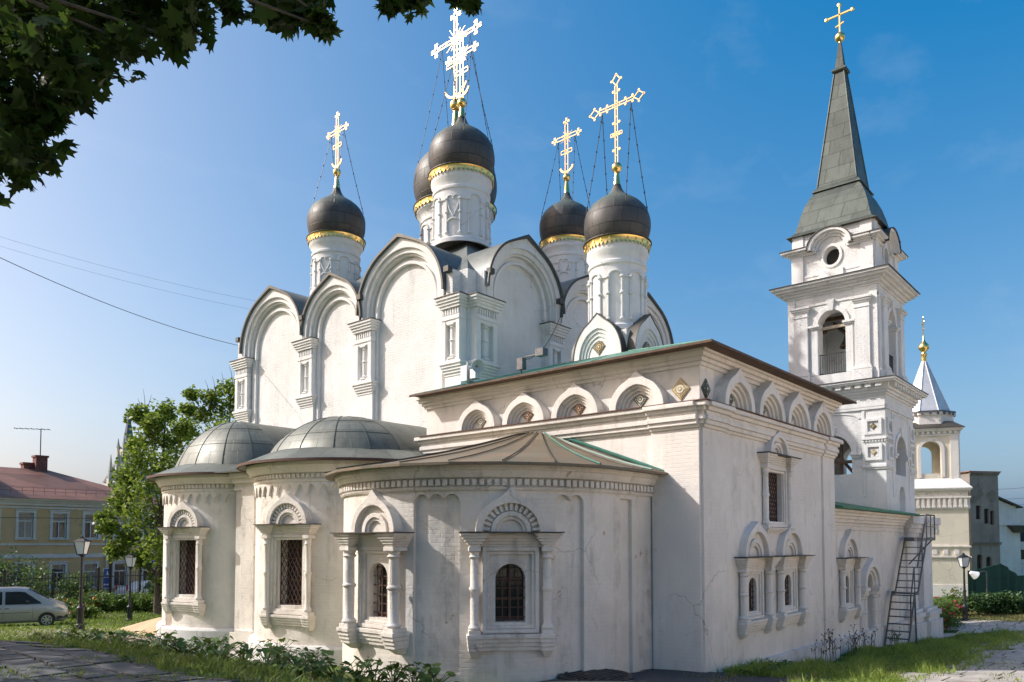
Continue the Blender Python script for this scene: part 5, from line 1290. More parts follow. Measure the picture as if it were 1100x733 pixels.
for (px, py, d, rp) in C1:
    c = at(px, py, d); k = rp*d/FPX; cl.append(((c.x, c.y, c.z), (k, k, k))); nl.append(int(9+0.042*rp*rp))
rm = random.Random(21)
cen = Vector((mb_[0], mb_[1], mz+9.0))
for i in range(46):                                                     # the rest of the crown, out of the picture
    a = rm.uniform(0, 2*PI); rr = rm.uniform(1.5, 6.5); c = cen+Vector((rr*math.cos(a), rr*math.sin(a), rm.uniform(-2.6, 4.5)))
    d = c.x*F0[0]+c.y*F0[1]; l = c.x*R0[0]+c.y*R0[1]
    if d > 0.3 and (c.z-1.5-EZ)/d < 0.95 and l/d > -1.0: continue
    cl.append((tuple(c), (1.5, 1.5, 1.1))); nl.append(110)
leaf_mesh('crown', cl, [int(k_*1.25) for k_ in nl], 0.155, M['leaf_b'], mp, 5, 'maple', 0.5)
tr = MB(); b = Vector((mb_[0], mb_[1], mz)); tr.tube([b-Vector((0, 0, .3)), b+Vector((0.1, 0, 3)), b+Vector((0.3, -0.2, 6)), b+Vector((0.5, -0.2, 10)), b+Vector((0.2, 0.2, 13))], 0.38, 12, r1=0.06)
for (c, rad), k in zip(cl, range(len(cl))):
    p = b+Vector((0.3, -0.2, 5.5+(k % 7)*0.7)); c = Vector(c); tr.tube([p, p.lerp(c, 0.5)+Vector((0, 0, 0.6)), c], 0.07, 5, r1=0.008)
rt_ = random.Random(77)
for (c, rad) in cl[:31]:                                                # fine twigs among the boughs
    for _ in range(4):
        q = Vector(c)+Vector([rt_.uniform(-1, 1)*rad[j]*1.0 for j in range(3)]); m_ = Vector(c).lerp(q, 0.5)+Vector((rt_.uniform(-.04, .04), rt_.uniform(-.04, .04), -0.02)); tr.tube([Vector(c), m_, q], 0.008, 4, r1=0.003)
tr.build('trunk', M['bark'], mp, 60)
# trees beyond the left edge of the frame, whose shade falls on the paving and the apse
for k, (l, d, H, R_, lab) in enumerate(((-18.5, 15.0, 13.5, 3.8, 'tall tree just outside the left edge, shading the paving'), (-13.0, 9.5, 12.0, 3.4, 'tree beside the maple outside the left edge'))):
    u, v = ld2(l, d); z = hgt(u, v); r = random.Random(40+k); cl = []
    for i in range(34):
        a = r.uniform(0, 2*PI); q = R_*math.sqrt(r.uniform(0, 1)); zz = r.uniform(0.34, 1.0); q *= math.sin(PI*min(1, (zz-0.22)/0.85))**0.5 if zz < 0.99 else 0.3
        cl.append(((u+q*math.cos(a), v+q*math.sin(a), z+H*zz), (1.25, 1.25, 1.0)))
    tree('linden_tree', (u, v, z), cl, 150, 0.30, M['leaf_a'], 0.26, lab, 'tree', None, 50+k)
def weeds(name, us, vs_, size, h, mat, seed):
    o = leaf_mesh(name, [((u, v, hgt(u, v)+h*0.5), (0.12, 0.12, h*0.5)) for u, v in zip(us, vs_)], 10, size, mat, None, seed, 'oval', 0.9); return tag(o, kind='stuff')
n = 700; us = RN.uniform(17.0, 38, n); vs2 = RN.uniform(4.6, 8.4, n); k = patchy(us, vs2, 1.7, 0.4, 12); weeds('weeds', us[k], vs2[k], 0.085, 0.12, M['leaf_c'], 71)
n = 700; us = 5.7+np.abs(RN.normal(0, 1.2, n)); vs2 = RN.uniform(6, 30, n); k = patchy(us, vs2, 1.9, 0.2, 13); weeds('weeds', us[k], vs2[k], 0.08, 0.11, M['leaf_c'], 72)
def bush(name, u, v, w, h, n, label, cat, group, mat, seed, flowers=None, size=0.12, d=None):
    z = hgt(u, v); t = thing(name, (u, v, z), label, cat, group); r = random.Random(seed); cl = []
    for i in range(n):
        a = r.uniform(0, 2*PI); q = math.sqrt(r.uniform(0, 1)); zz = r.uniform(0.15, 0.85); k = (0.30+0.12*r.random())*min(w, h)
        cl.append(((u+q*(w/2-k*0.5)*math.cos(a), v+q*((d or w)/2-k*0.5)*math.sin(a), z+h*zz*(1-0.25*q)), (k, k, k*0.9)))
    leaf_mesh('foliage', cl, 90, size, mat, t, seed, 'oval')
    st = MB()
    for c, rad in cl[:8]: st.tube([(u+r.uniform(-.1, .1), v+r.uniform(-.1, .1), z-0.05), ((u+c[0])/2, (v+c[1])/2, z+(c[2]-z)*0.6), c], 0.018, 4, r1=0.006)
    st.build('stems', M['bark'], t)
    if flowers:
        mt, k, fs_ = flowers
        for i in range(k):
            c, rad = r.choice(cl); q = Vector((r.gauss(0, 1), r.gauss(0, 1), abs(r.gauss(0, 1)))).normalized()
            leaf_mesh('flower', [((c[0]+q.x*rad[0], c[1]+q.y*rad[1], c[2]+q.z*rad[2]), (fs_*0.5, fs_*0.5, fs_*0.4))], 11, fs_*0.8, mt, t, seed*50+i, 'oval', 0.8)
    return t
# ------------------------------------------------------------------ town around
M['curtain'] = m_plain('net_curtain_behind_glass', (0.22, 0.215, 0.20), 0.15, 0, 0.2, 3, 0.0)
M['ochre'] = m_plaster('ochre_paint', (0.56, 0.40, 0.21), (0.50, 0.36, 0.19), (0.30, 0.23, 0.15), 0.4, 0.0, 0.3)
M['greytrim'] = m_plaster('grey_white_trim', (0.60, 0.59, 0.57), (0.52, 0.51, 0.49), (0.3, 0.28, 0.26), 0.4, 0.0, 0.3)
M['redroof'] = m_metal('red_brown_roof', (0.20, 0.090, 0.060), (0.25, 0.12, 0.08), (0.14, 0.07, 0.05), 0.6, 0.0, (1.9, 1.0, 0.02), False, 0.6, 0.25, 1.0)
M['brickred'] = m_plain('chimney_brick', (0.16, 0.06, 0.045), 0.85, 0, 0.3, 5, 0.4)
M['ruin'] = m_plaster('sooty_plaster', (0.23, 0.21, 0.185), (0.14, 0.125, 0.11), (0.05, 0.045, 0.04), 0.9, 0.3, 0.8)
M['greywall'] = m_plaster('stained_grey_wall', (0.27, 0.255, 0.235), (0.19, 0.18, 0.165), (0.12, 0.11, 0.10), 1.0, 0.1, 0.5)
M['pale'] = m_plaster('pale_warm_paint', (0.80, 0.70, 0.56), (0.76, 0.66, 0.52), (0.5, 0.42, 0.33), 0.3, 0.0, 0.2)
M['stone'] = m_plaster('pale_stone', (0.60, 0.54, 0.47), (0.52, 0.47, 0.42), (0.35, 0.32, 0.30), 0.4, 0.0, 0.3)
def plain_window(parent, wallcut, F, hw, z0, z1, fr=0.16, mat='greytrim', bars='T'):
    wallcut.prism(open_pts(hw, z0, z1, False), -0.4, 0.25, F)
    m = MB()
    for s in (-1, 1): m.box(s*(hw+fr/2)-fr/2, s*(hw+fr/2)+fr/2, -0.06, 0.03, z0-0.02, z1+fr, F)
    m.box(-hw, hw, -0.06, 0.03, z1, z1+fr, F); m.box(-hw-fr-0.05, hw+fr+0.05, -0.10, 0.03, z1+fr, z1+fr+0.07, F); m.box(-hw-fr-0.04, hw+fr+0.04, -0.14, 0.03, z0-0.10, z0-0.02, F)
    o = m.build('window', M[mat], parent)
    MB().box(-hw, hw, 0.20, 0.22, z0, z1, F).build('pane', M['curtain'] if rnd.random() < 0.35 else M['glass'], o)
    if parent.name.startswith('yellow') and rnd.random() < 0.4: MB().box(-hw, hw, 0.198, 0.1995, z0+(z1-z0)*rnd.uniform(0.55, 0.8), z1, F).build('blind', M['curtain'], o)
    s_ = MB(); zc = z0+(z1-z0)*0.68
    for x in (-hw+0.035, hw-0.035): s_.box(x-0.035, x+0.035, 0.15, 0.197, z0, z1, F)
    s_.box(-hw+0.07, hw-0.07, 0.15, 0.197, zc-0.04, zc+0.04, F); s_.box(-hw+0.07, hw-0.07, 0.15, 0.197, z0, z0+0.07, F); s_.box(-hw+0.07, hw-0.07, 0.15, 0.197, z1-0.07, z1, F)
    s_.box(-0.03, 0.03, 0.15, 0.197, z0+0.07, zc-0.04, F)
    s_.build('sash', M['white'], o)
    return o
# yellow house with red roof
YV, YU0, YU1 = 58.0, 0.0, 26.5
yh = thing('yellow_house', (16, 62, 0), 'yellow two-storey building with a red-brown metal roof behind the van and fence', 'building')
FY = lambda u: frame(u, YV, PI/2)
yw = MB().box(YU0, YU1, YV, YV+11, -1.0, 7.0).build('wall', M['ochre'], yh)
yc = MB()
for k in range(11):
    u = 17.42-2.04*8+2.04*k+0.0
    u = 17.4+2.05*(k-6)
    if u < 1.5 or u > 26: continue
    plain_window(yh, yc, FY(u), 0.44, 4.42, 6.12, 0.17)
    plain_window(yh, yc, FY(u), 0.42, 0.95, 2.62, 0.15)
cut(yw, yc)
m = MB(); band(m, FY(YU0), -0.1, YU1-YU0+0.1, [(6.42, 6.55, 0.06), (6.62, 6.80, 0.14), (6.80, 6.94, 0.24), (6.94, 7.08, 0.40)], 0.05); m.build('cornice', M['greytrim'], yh)
for z0, z1 in ((3.95, 4.08), (3.08, 3.36)):
    MB().box(-0.05, YU1-YU0+0.05, -0.08, 0.03, z0, z1, FY(YU0)).build('string_course', M['greytrim'], yh)
MB().box(-0.05, YU1-YU0+0.05, -0.06, 0.03, -0.9, 0.55, FY(YU0)).build('base_course', M['greytrim'], yh)
for u in (6.2, 12.3, 22.5): m = MB(); m.tube([(u, YV-0.5, 7.05), (u, YV-0.14, 6.6), (u, YV-0.12, 0.4)], 0.06, 7); m.build('drainpipe', M['greytrim'], yh)
rz = 9.55; e = 0.55
m = MB(); m.add([(YU0-e, YV-e, 7.085), (YU1+e, YV-e, 7.085), (YU1+e, YV+11+e, 7.085), (YU0-e, YV+11+e, 7.085), (YU0+5, YV+5.5, rz), (YU1-6.2, YV+5.5, rz)], [(0, 1, 5, 4), (1, 2, 5), (2, 3, 4, 5), (3, 0, 4), (3, 2, 1, 0)])
yr = m.build('roof', M['redroof'], yh)
g = MB(); pts = [(YU0+(YU1-YU0)*i/40, YV+0.25, 7.55+0.15*0) for i in range(41)]
for i in range(0, 41): 
    u = YU0+(YU1-YU0)*i/40; g.bar((u, YV+0.3, 7.4), (u, YV+0.3, 7.85), 0.02, 0.02)
for z in (7.62, 7.84): g.bar((YU0, YV+0.3, z), (YU1-0.4, YV+0.3, z), 0.02, 0.02)
g.build('snow_guard', M['brickred'], yh)
d = MB(); d.box(13.0, 15.6, YV+0.9, YV+4.5, 7.4, 9.0); dm = d.build('dormer', M['brickred'], yh)
d = MB(); d.add([(12.7, YV+0.6, 9.0), (15.95, YV+0.6, 9.0), (15.95, YV+5, 9.25), (12.7, YV+5, 9.25), (14.3, YV+0.6, 9.5), (14.3, YV+5, 9.5)], [(0, 1, 4), (1, 2, 5, 4), (3, 0, 4, 5), (2, 3, 5), (0, 3, 2, 1)]); d.build('dormer_roof', M['redroof'], dm)
MB().box(14.5, 15.1, YV+0.86, YV+0.92, 8.0, 8.8).build('dormer_window', M['greytrim'], dm)
for u, v, z0, z1, w_ in ((19.9, YV+5.6, 8.6, 10.55, 0.38), (19.2, YV+6.0, 8.6, 10.0, 0.34), (12.4, YV+5.2, 8.6, 10.9, 0.4), (25.0, YV+3.6, 7.4, 9.1, 0.12)):
    MB().box(u-w_, u+w_, v-w_, v+w_, z0, z1).box(u-w_-0.07, u+w_+0.07, v-w_-0.07, v+w_+0.07, z1-0.12, z1+0.02).build('chimney', M['brickred'], yr)
an = MB(); ax, ay = 19.9, YV+5.6
an.tube([(ax, ay, 10.5), (ax, ay, 12.6)], 0.035, 6); an.bar((ax-1.5, ay+0.9, 12.55), (ax+0.5, ay-0.3, 12.55), 0.035, 0.035)
for k in range(7): q = Vector((ax-1.4, ay+0.84, 12.55)).lerp(Vector((ax+0.45, ay-0.27, 12.55)), k/6); an.bar(q-Vector((0.2, 0.34, 0)), q+Vector((0.2, 0.34, 0)), 0.025, 0.025)
ao = an.build('roof_antenna', M['iron']); tag(ao, 'thin television antenna standing on the chimney of the yellow building', 'antenna')
# pale house further along the street, glimpsed past the tree
ph = thing('pale_house', (33, 64, 0), 'pale building seen in slivers between the green tree and the left apse', 'building')
pw = MB().box(29.0, 48, 60, 72, -1, 6.0).build('wall', M['greytrim'], ph); cmx = MB()
for k in range(6): plain_window(ph, cmx, frame(31+2.6*k, 60, PI/2), 0.5, 1.4, 3.2)
cut(pw, cmx)
m = MB(); m.add([(28.6, 59.5, 6.01), (48.4, 59.5, 6.01), (48.4, 72.5, 6.01), (28.6, 72.5, 6.01), (32, 66, 7.6), (45, 66, 7.6)], [(0, 1, 5, 4), (1, 2, 5), (2, 3, 4, 5), (3, 0, 4), (3, 2, 1, 0)]); m.build('roof', M['roofsheet'], ph)
# gothic cathedral far behind the tree
gc_ = at(136, 560, 165); gothic = thing('gothic_cathedral', (gc_.x, gc_.y, 0), 'distant neo-gothic cathedral with a slim spire rising behind the green tree', 'cathedral')
M['slate'] = m_plain('slate_spire', (0.10, 0.12, 0.15), 0.5, 0, 0.2, 2, 0.1)
def pinn(mb, u, v, w_, z0, z1, z2): mb.box(u-w_, u+w_, v-w_, v+w_, z0, z1); mb.lathe([(w_*1.25, z1), (0.05, z2)], 8, Matrix.Translation((u, v, 0)))
gx, gy = gc_.x, gc_.y
MB().box(gx-3.0, gx+16, gy-4.5, gy+4.5, 0, 17).build('nave', M['stone'], gothic)
m = MB(); m.add([(gx-3.2, gy-5, 17.0), (gx+16, gy-5, 17.0), (gx+16, gy+5, 17.0), (gx-3.2, gy+5, 17.0), (gx-3.2, gy, 20), (gx+16, gy, 20)], [(0, 1, 5, 4), (2, 3, 4, 5), (3, 0, 4), (1, 2, 5), (3, 2, 1, 0)]); m.build('roof', M['slate'], gothic)
m = MB(); m.box(gx-1.5, gx+1.5, gy-1.5, gy+1.5, 17, 24); 
for sx in (-1, 1):
    for sy in (-1, 1): pinn(m, gx+sx*1.5, gy+sy*1.5, 0.35, 17, 24.5, 26.5)
m.build('crossing_tower', M['stone'], gothic)
MB().lathe([(1.45, 24), (0.08, 32.5)], 8, Matrix.Translation((gx, gy, 0))).build('spire', M['slate'], gothic)
for px, z1, z2, w_ in ((118, 17.5, 22.5, 0.55), (121.5, 17, 20.5, 0.4), (126, 20, 24.0, 0.6), (129, 19, 23.0, 0.5), (112, 13.5, 16.0, 0.5), (107, 13.5, 16.4, 0.5), (103.5, 12.6, 15.4, 0.5), (141, 21, 25, 0.6)):
    q = at(px, 540, 160); m = MB(); pinn(m, q.x, q.y, w_, 0, z1, z2); m.build('pinnacle', M['stone'], gothic)
q0 = at(110, 540, 163); MB().box(q0.x-3, q0.x+3, q0.y-2, q0.y+2, 0, 13.4).build('aisle', M['stone'], gothic)
# iron fence along the street
fn = thing('iron_fence', (18, 50, 0.1), 'dark iron bar fence running along the street in front of the yellow building', 'fence')
FU0, FU1, FV = 4.0, 34.0, 50.0
m = MB(); m.box(FU0, FU1, FV-0.18, FV+0.18, -0.6, 0.62); m.build('base_wall', M['greytrim'], fn)
m = MB()
for z in (0.82, 2.05): m.box(FU0, FU1, FV-0.025, FV+0.025, z-0.025, z+0.025)
m.build('rails', M['iron'], fn)
m = MB(); k = 0; u = FU0+0.1
while u < FU1: m.box(u-0.012, u+0.012, FV-0.012, FV+0.012, 0.62, 2.35); u += 0.16
m.build('bars', M['iron'], fn)
for k in range(13):
    u = FU0+2.5*k; m = MB(); m.box(u-0.06, u+0.06, FV-0.06, FV+0.06, 0.6, 2.5); m.ellipsoid((u, FV, 2.56), (0.09, 0.09, 0.09)); m.build('post', M['iron'], fn)
# ------------------------------------------------------------------ lamps
def lamp(px, py, d, H, label):
    p = at(px, py, d); z = hgt(p.x, p.y)
    t = thing('street_lamp', (p.x, p.y, z), label, 'street lamp', 'old-style lanterns on posts')
    return t
def build_lamp(t, H):
    m = MB(); m.lathe([(0.17, -0.1), (0.17, 0.08), (0.13, 0.12), (0.12, 0.62), (0.15, 0.66), (0.15, 0.74), (0.085, 0.80), (0.07, 0.9), (0.062, 1.5), (0.08, 1.52), (0.08, 1.58), (0.055, 1.6), (0.045, H-0.78), (0.075, H-0.76), (0.05, H-0.70), (0.09, H-0.66)], 14); m.build('post', M['iron'], t, 40, True)
    z0, z1 = H-0.66, H-0.17; a, b = 0.13, 0.215
    head = MB()
    for sx in (-1, 1):
        for sy in (-1, 1): head.bar((sx*a, sy*a, z0), (sx*b, sy*b, z1), 0.022, 0.022)
    head.box(-a-0.012, a+0.012, -a-0.012, a+0.012, z0-0.02, z0+0.012); head.frus(-b-0.03, b+0.03, -b-0.03, b+0.03, z1, -b-0.02, b+0.02, -b-0.02, b+0.02, z1+0.02)
    head.frus(-b-0.01, b+0.01, -b-0.01, b+0.01, z1+0.02, -0.09, 0.09, -0.09, 0.09, z1+0.13); head.box(-0.06, 0.06, -0.06, 0.06, z1+0.13, z1+0.17); head.ellipsoid((0, 0, z1+0.20), (0.05, 0.05, 0.05))
    for s1, s2 in ((1, 0), (-1, 0), (0, 1), (0, -1)): head.bar((s1*a*1.0, s2*a, z0-0.02), (s1*0.06, s2*0.06, z0-0.10), 0.02, 0.02)
    ho = head.build('lantern', M['iron'], t, None, True)
    g = MB(); g.frus(-a+0.012, a-0.012, -a+0.012, a-0.012, z0+0.013, -b+0.012, b-0.012, -b+0.012, b-0.012, z1-0.003); g.build('glass', M['lamp_glass'], ho, None, True)
def copy_tree(o, parent=None):
    c = o.copy(); COL.objects.link(c)
    if parent: c.parent = parent
    for ch in list(o.children): copy_tree(ch, c)
    return c
l0 = thing('street_lamp', (0, 0, 0), 'nearest black street lamp with a square lantern, rising beside the silver van', 'street lamp', 'old-style lanterns on posts', YAW)
build_lamp(l0, 3.5)
p = at(86, 677, 30.3); l0.location = (p.x, p.y, at(86, 577, 30.3).z-3.52)
for (px, py, d, lab) in ((139, 667, 40.6, 'black street lamp on the lawn between the green tree and the left apse'), (1037, 667, 40.6, 'black street lamp beside the hedge at the right, in front of the ruined wall')):
    c = copy_tree(l0); p = at(px, py, d); c.location = (p.x, p.y, p.z); c['label'] = lab
# hanging lamp on its wire over the street
w0, w1 = at(-60, 556, 44), at(330, 559, 52); hp = at(105, 557, 46.3)
M['wire'] = m_plain('black_wire', (0.02, 0.02, 0.022), 0.6, 0, 0.1, 5, 0)
m = MB(); m.tube([w0, hp, w1], 0.02, 4); tag(m.build('lamp_wire', M['wire']), 'taut dark wire strung over the street, carrying the hanging lamp', 'wire')
m = MB(); T = Matrix.Translation(hp); m.lathe([(0.03, -0.02), (0.06, -0.10), (0.30, -0.28), (0.33, -0.40), (0.30, -0.42), (0.02, -0.34)], 18, T, cap=False); tag(m.build('hanging_lamp', M['steel'], None, 40), 'grey bell-shaped street lamp hanging from a wire before the yellow building', 'hanging lamp')
def cable(name, a, b, sag, r, label, group=None):
    a, b = Vector(a), Vector(b); m = MB(); m.tube([a.lerp(b, i/16)-Vector((0, 0, sag*4*(i/16)*(1-i/16))) for i in range(17)], r, 5)
    return tag(m.build(name, M['wire']), label, 'cable', group)
cable('overhead_cable', at(-40, 258, 24), (U0-0.1, V1-0.1, 13.7), 0.35, 0.013, 'dark overhead cable slanting down from the upper left to the corner of the church')
cable('overhead_cable', at(-40, 242, 60), at(310, 330, 70), 0.5, 0.008, 'upper of two faint thin cables crossing the sky left of the church', 'thin cables in the sky')
cable('overhead_cable', at(-40, 252, 60), at(310, 340, 70), 0.5, 0.008, 'lower of two faint thin cables crossing the sky left of the church', 'thin cables in the sky')
for k, y in enumerate((523, 534, 541)):
    cable('overhead_cable', at(1060, y+3, 100), at(1180, y-12, 90), 0.4, 0.022, ['topmost', 'middle', 'lowest'][k]+' of the power cables in the sky above the white gabled house', 'power cables at right')
# road signs beyond the fence
M['signblue'] = m_plain('blue_sign', (0.02, 0.10, 0.42), 0.4, 0, 0.05, 3, 0); M['signyellow'] = m_plain('yellow_sign_border', (0.75, 0.42, 0.02), 0.4, 0, 0.05, 3, 0); M['signwhite'] = m_plain('white_sign', (0.8, 0.8, 0.8), 0.4, 0, 0.03, 3, 0)
sgp = at(165.5, 608, 52); sg = thing('crossing_sign', (sgp.x, sgp.y, hgt(sgp.x, sgp.y)), 'square blue pedestrian crossing sign with a yellow border beyond the fence', 'road sign')
sF = Matrix.Translation(sgp) @ Matrix.Rotation(YAW-PI/2-math.radians(-25)+0*PI, 4, 'Z')
MB().box(-0.42, 0.42, -0.02, 0.02, -0.44, 0.44, sF).build('border', M['signyellow'], sg); MB().box(-0.34, 0.34, -0.03, -0.02, -0.36, 0.36, sF).build('plate', M['signblue'], sg)
MB().prism([(-0.28, -0.24), (0.28, -0.24), (0, 0.28)], -0.036, -0.03, sF).build('triangle', M['signwhite'], sg)
m = MB(); m.prism([(0.11*math.cos(2*PI*i/10)*0.3+0.01, 0.12+0.045*math.sin(2*PI*i/10)) for i in range(10)], -0.042, -0.036, sF)
m.bar((0.0, -0.039, 0.08), (-0.01, -0.039, -0.06), 0.03, 0.07, sF); m.bar((0, -0.039, -0.05), (-0.08, -0.039, -0.2), 0.02, 0.04, sF); m.bar((0, -0.039, -0.05), (0.07, -0.039, -0.2), 0.02, 0.04, sF); m.bar((0, -0.039, 0.05), (0.09, -0.039, -0.03), 0.02, 0.03, sF); m.build('walking_figure', M['iron'], sg)
m = MB(); m.tube([(sgp.x+0.03, sgp.y+0.03, -0.3), (sgp.x+0.03, sgp.y+0.03, sgp.z+0.5)], 0.035, 8); m.build('post', M['steel'], sg)
sgp = at(115, 622, 51); sg = thing('road_sign', (sgp.x, sgp.y, hgt(sgp.x, sgp.y)), 'narrow blue and white road sign beyond the fence, beside a dark pole', 'road sign')
sF = Matrix.Translation(sgp) @ Matrix.Rotation(YAW-PI/2+math.radians(35), 4, 'Z')
MB().box(-0.24, 0.24, -0.02, 0.02, -0.62, 0.70, sF).build('plate', M['signwhite'], sg)
for z0, z1 in ((0.15, 0.66), (-0.32, 0.08), (-0.58, -0.42)): MB().box(-0.2, 0.2, -0.03, -0.02, z0, z1, sF).build('panel', M['signblue'], sg)
MB().prism([(-0.1, 0.25), (0.1, 0.25), (0, 0.58)], -0.036, -0.03, sF).build('arrow', M['signwhite'], sg)
MB().tube([(sgp.x+0.04, sgp.y+0.04, -0.3), (sgp.x+0.04, sgp.y+0.04, sgp.z+0.7)], 0.035, 8).build('post', M['steel'], sg)
q = at(118, 640, 50.8); m = MB(); m.tube([(q.x, q.y, -0.3), (q.x, q.y, 3.2)], 0.10, 8); m.tube([(q.x, q.y, 3.2), (q.x, q.y, 6.2)], 0.06, 8); tag(m.build('utility_pole', M['iron'], None, 40), 'dark pole behind the fence under the green tree', 'pole')
# ------------------------------------------------------------------ silver van
M['silver'] = m_plain('silver_car_paint', (0.42, 0.41, 0.415), 0.28, 0.6, 0.03, 2, 0); M['carglass'] = m_plain('tinted_car_glass', (0.015, 0.018, 0.02), 0.06, 0, 0.1, 2, 0)
M['rubber'] = m_plain('black_rubber', (0.025, 0.025, 0.026), 0.8, 0, 0.2, 10, 0.1); M['alloy'] = m_plain('alloy_wheel', (0.55, 0.55, 0.56), 0.3, 0.8, 0.05, 5, 0); M['headglass'] = m_plain('headlight_glass', (0.45, 0.46, 0.48), 0.1, 0.3, 0.1, 8, 0)
M['tailred'] = m_plain('red_tail_light', (0.35, 0.02, 0.02), 0.2, 0, 0.1, 8, 0)
def car(name, loc, rz, label, cat, L, H, W, prof_top, bottom, wheels, wr, belt, side_windows, group=None, paint='silver'):
    t = thing(name, loc, label, cat, group, rz); m = MB(); vs = []; xs_ = sorted(set([q[0] for q in prof_top]+[L*i/46 for i in range(47)]))
    def top(x):
        for (x0, z0), (x1, z1) in zip(prof_top[:-1], prof_top[1:]):
            if x0 <= x <= x1: return z0+(z1-z0)*(x-x0)/(x1-x0)
        return prof_top[-1][1]
    def wid(x, z):
        w_ = W/2*(1-0.16*max(0, (z-belt)/(H-belt))**1.3)
        e = min(1, (x+0.02)/0.25); f = min(1, (L-x+0.02)/0.75); return w_*(0.90+0.10*math.sqrt(max(0, 1-(1-e)**2)))*(0.76+0.24*math.sqrt(max(0, 1-(1-f)**2)))
    for x in xs_:
        tz = top(x); bz = bottom if 0.15 < x < L-0.15 else bottom+0.12; b_ = min(belt, tz-0.08); mid = (bz+b_)/2
        prof = [(0, bz), (wid(x, bz)-0.10, bz), (wid(x, bz)-0.02, bz+0.10), (wid(x, mid)+0.012, mid), (wid(x, b_)+0.008, b_-0.05), (wid(x, b_)-0.006, b_), (wid(x, tz)+(wid(x, b_)-wid(x, tz))*0.12, b_+(tz-b_)*0.86), (wid(x, tz)-0.07, tz-0.012), (0, tz+0.012)]
        vs += [(x-L/2, y, z) for y, z in prof]+[(x-L/2, -y, z) for y, z in prof[1:-1]][::-1]
    K = 9+7; n = len(xs_); fs = []
    for i in range(n-1):
        for k in range(K): fs.append((i*K+k, i*K+(k+1) % K, (i+1)*K+(k+1) % K, (i+1)*K+k))
    fs += [tuple(range(K-1, -1, -1)), tuple((n-1)*K+k for k in range(K))]
    m.add(vs, fs); body = m.build('body', M[paint], t, 28, True); recalc(body)
    cx = MB()
    for x in wheels:
        for s in (-1, 1): cx.prism([(x-L/2+(wr+0.05)*math.cos(2*PI*i/24), wr+(wr+0.05)*math.sin(2*PI*i/24)) for i in range(24)], (s*W/2)-0.27 if s > 0 else -W/2-0.1, (W/2+0.1) if s > 0 else -W/2+0.27)
    t.location = (0, 0, 0); t.rotation_euler = (0, 0, 0); cut(body, cx); body.data.polygons.foreach_set('use_smooth', [True]*len(body.data.polygons)); body.data.set_sharp_from_angle(angle=math.radians(28))
    body.parent = t; body.matrix_parent_inverse = Matrix.Identity(4); t.location = loc; t.rotation_euler = (0, 0, rz)
    for x in wheels:
        for s in (-1, 1):
            T = Matrix.Translation((x-L/2, s*(W/2-0.12), wr)) @ Matrix.Rotation(-s*PI/2, 4, 'X')
            wh = MB().lathe([(wr*0.62, -0.10), (wr*0.95, -0.10), (wr, -0.06), (wr, 0.06), (wr*0.95, 0.10), (wr*0.64, 0.105), (wr*0.62, 0.08)], 28, T, cap=True).build('wheel', M['rubber'], t, 40, True)
            r_ = MB(); r_.lathe([(wr*0.66, 0.06), (wr*0.66, 0.107), (wr*0.58, 0.107), (wr*0.56, 0.085)], 28, T, cap=False)
            for k in range(7):
                a = 2*PI*k/7; r_.prismz([(0.03*math.cos(a-1.2), 0.03*math.sin(a-1.2)), (wr*0.62*math.cos(a-0.16), wr*0.62*math.sin(a-0.16)), (wr*0.62*math.cos(a+0.16), wr*0.62*math.sin(a+0.16)), (0.03*math.cos(a+1.2), 0.03*math.sin(a+1.2))], 0.086, 0.106, T)
            r_.lathe([(wr*0.2, 0.085), (wr*0.2, 0.105), (0.01, 0.11)], 14, T, cap=False); r_.build('rim', M['alloy'], wh, 40, True)
    def side_patch(pts, off):
        mm = MB(); k = len(pts); v2 = []
        for s in (-1, 1):
            b0 = len(mm.v)
            # subdivide the polygon's span vertically so it follows the curved side
            v2 = [(x-L/2, s*(wid(x, z)+off), z) for x, z in pts]; mm.add(v2, [tuple(range(k)) if s < 0 else tuple(range(k-1, -1, -1))])
        return mm
    for s in (-1, 1):
        for pts in side_windows:
            mm = MB(); k = len(pts); vv = [(x-L/2, s*(wid(x, z)+0.016+0.01*(z-belt)), z) for x, z in pts]+[(x-L/2, s*(wid(x, z)-0.03), z) for x, z in pts]
            f = [tuple(range(k)), tuple(range(2*k-1, k-1, -1))]+[(i, i+k, (i+1) % k+k, (i+1) % k) for i in range(k)]; mm.add(vv, f); o = mm.build('side_window', M['carglass'], t, None, True); recalc(o)
        hb = MB(); x = L-1.02; hb.add([(x-L/2+dx, s*(wid(x+dx, 0.85)+oy), z) for dx, z, oy in ((0.0, 1.0, 0.035), (0.62, 0.96, 0.045), (0.86, 0.80, 0.07), (0.66, 0.74, 0.055), (0.2, 0.86, 0.04))]+[(x-L/2+dx, s*(wid(x+dx, 0.85)-0.06), z) for dx, z in ((0.0, 1.0), (0.62, 0.96), (0.86, 0.80), (0.66, 0.74), (0.2, 0.86))], [(0, 1, 2, 3, 4), (9, 8, 7, 6, 5)]+[(i, i+5, (i+1) % 5+5, (i+1) % 5) for i in range(5)])
        o = hb.build('headlight', M['headglass'], t, None, True); recalc(o)
        bs_ = MB(); bs_.add([(x_-L/2, s*(wid(x_, z_)+o_), z_) for o_ in (0.022, -0.05) for x_, z_ in ((L-0.50, bottom+0.10), (L-0.06, bottom+0.20), (L-0.04, bottom+0.32), (L-0.50, bottom+0.26))], [(0, 1, 2, 3), (7, 6, 5, 4), (0, 4, 5, 1), (1, 5, 6, 2), (2, 6, 7, 3), (3, 7, 4, 0)]); ob_ = bs_.build('bumper_strip', M['rubber'], t, None, True); recalc(ob_)
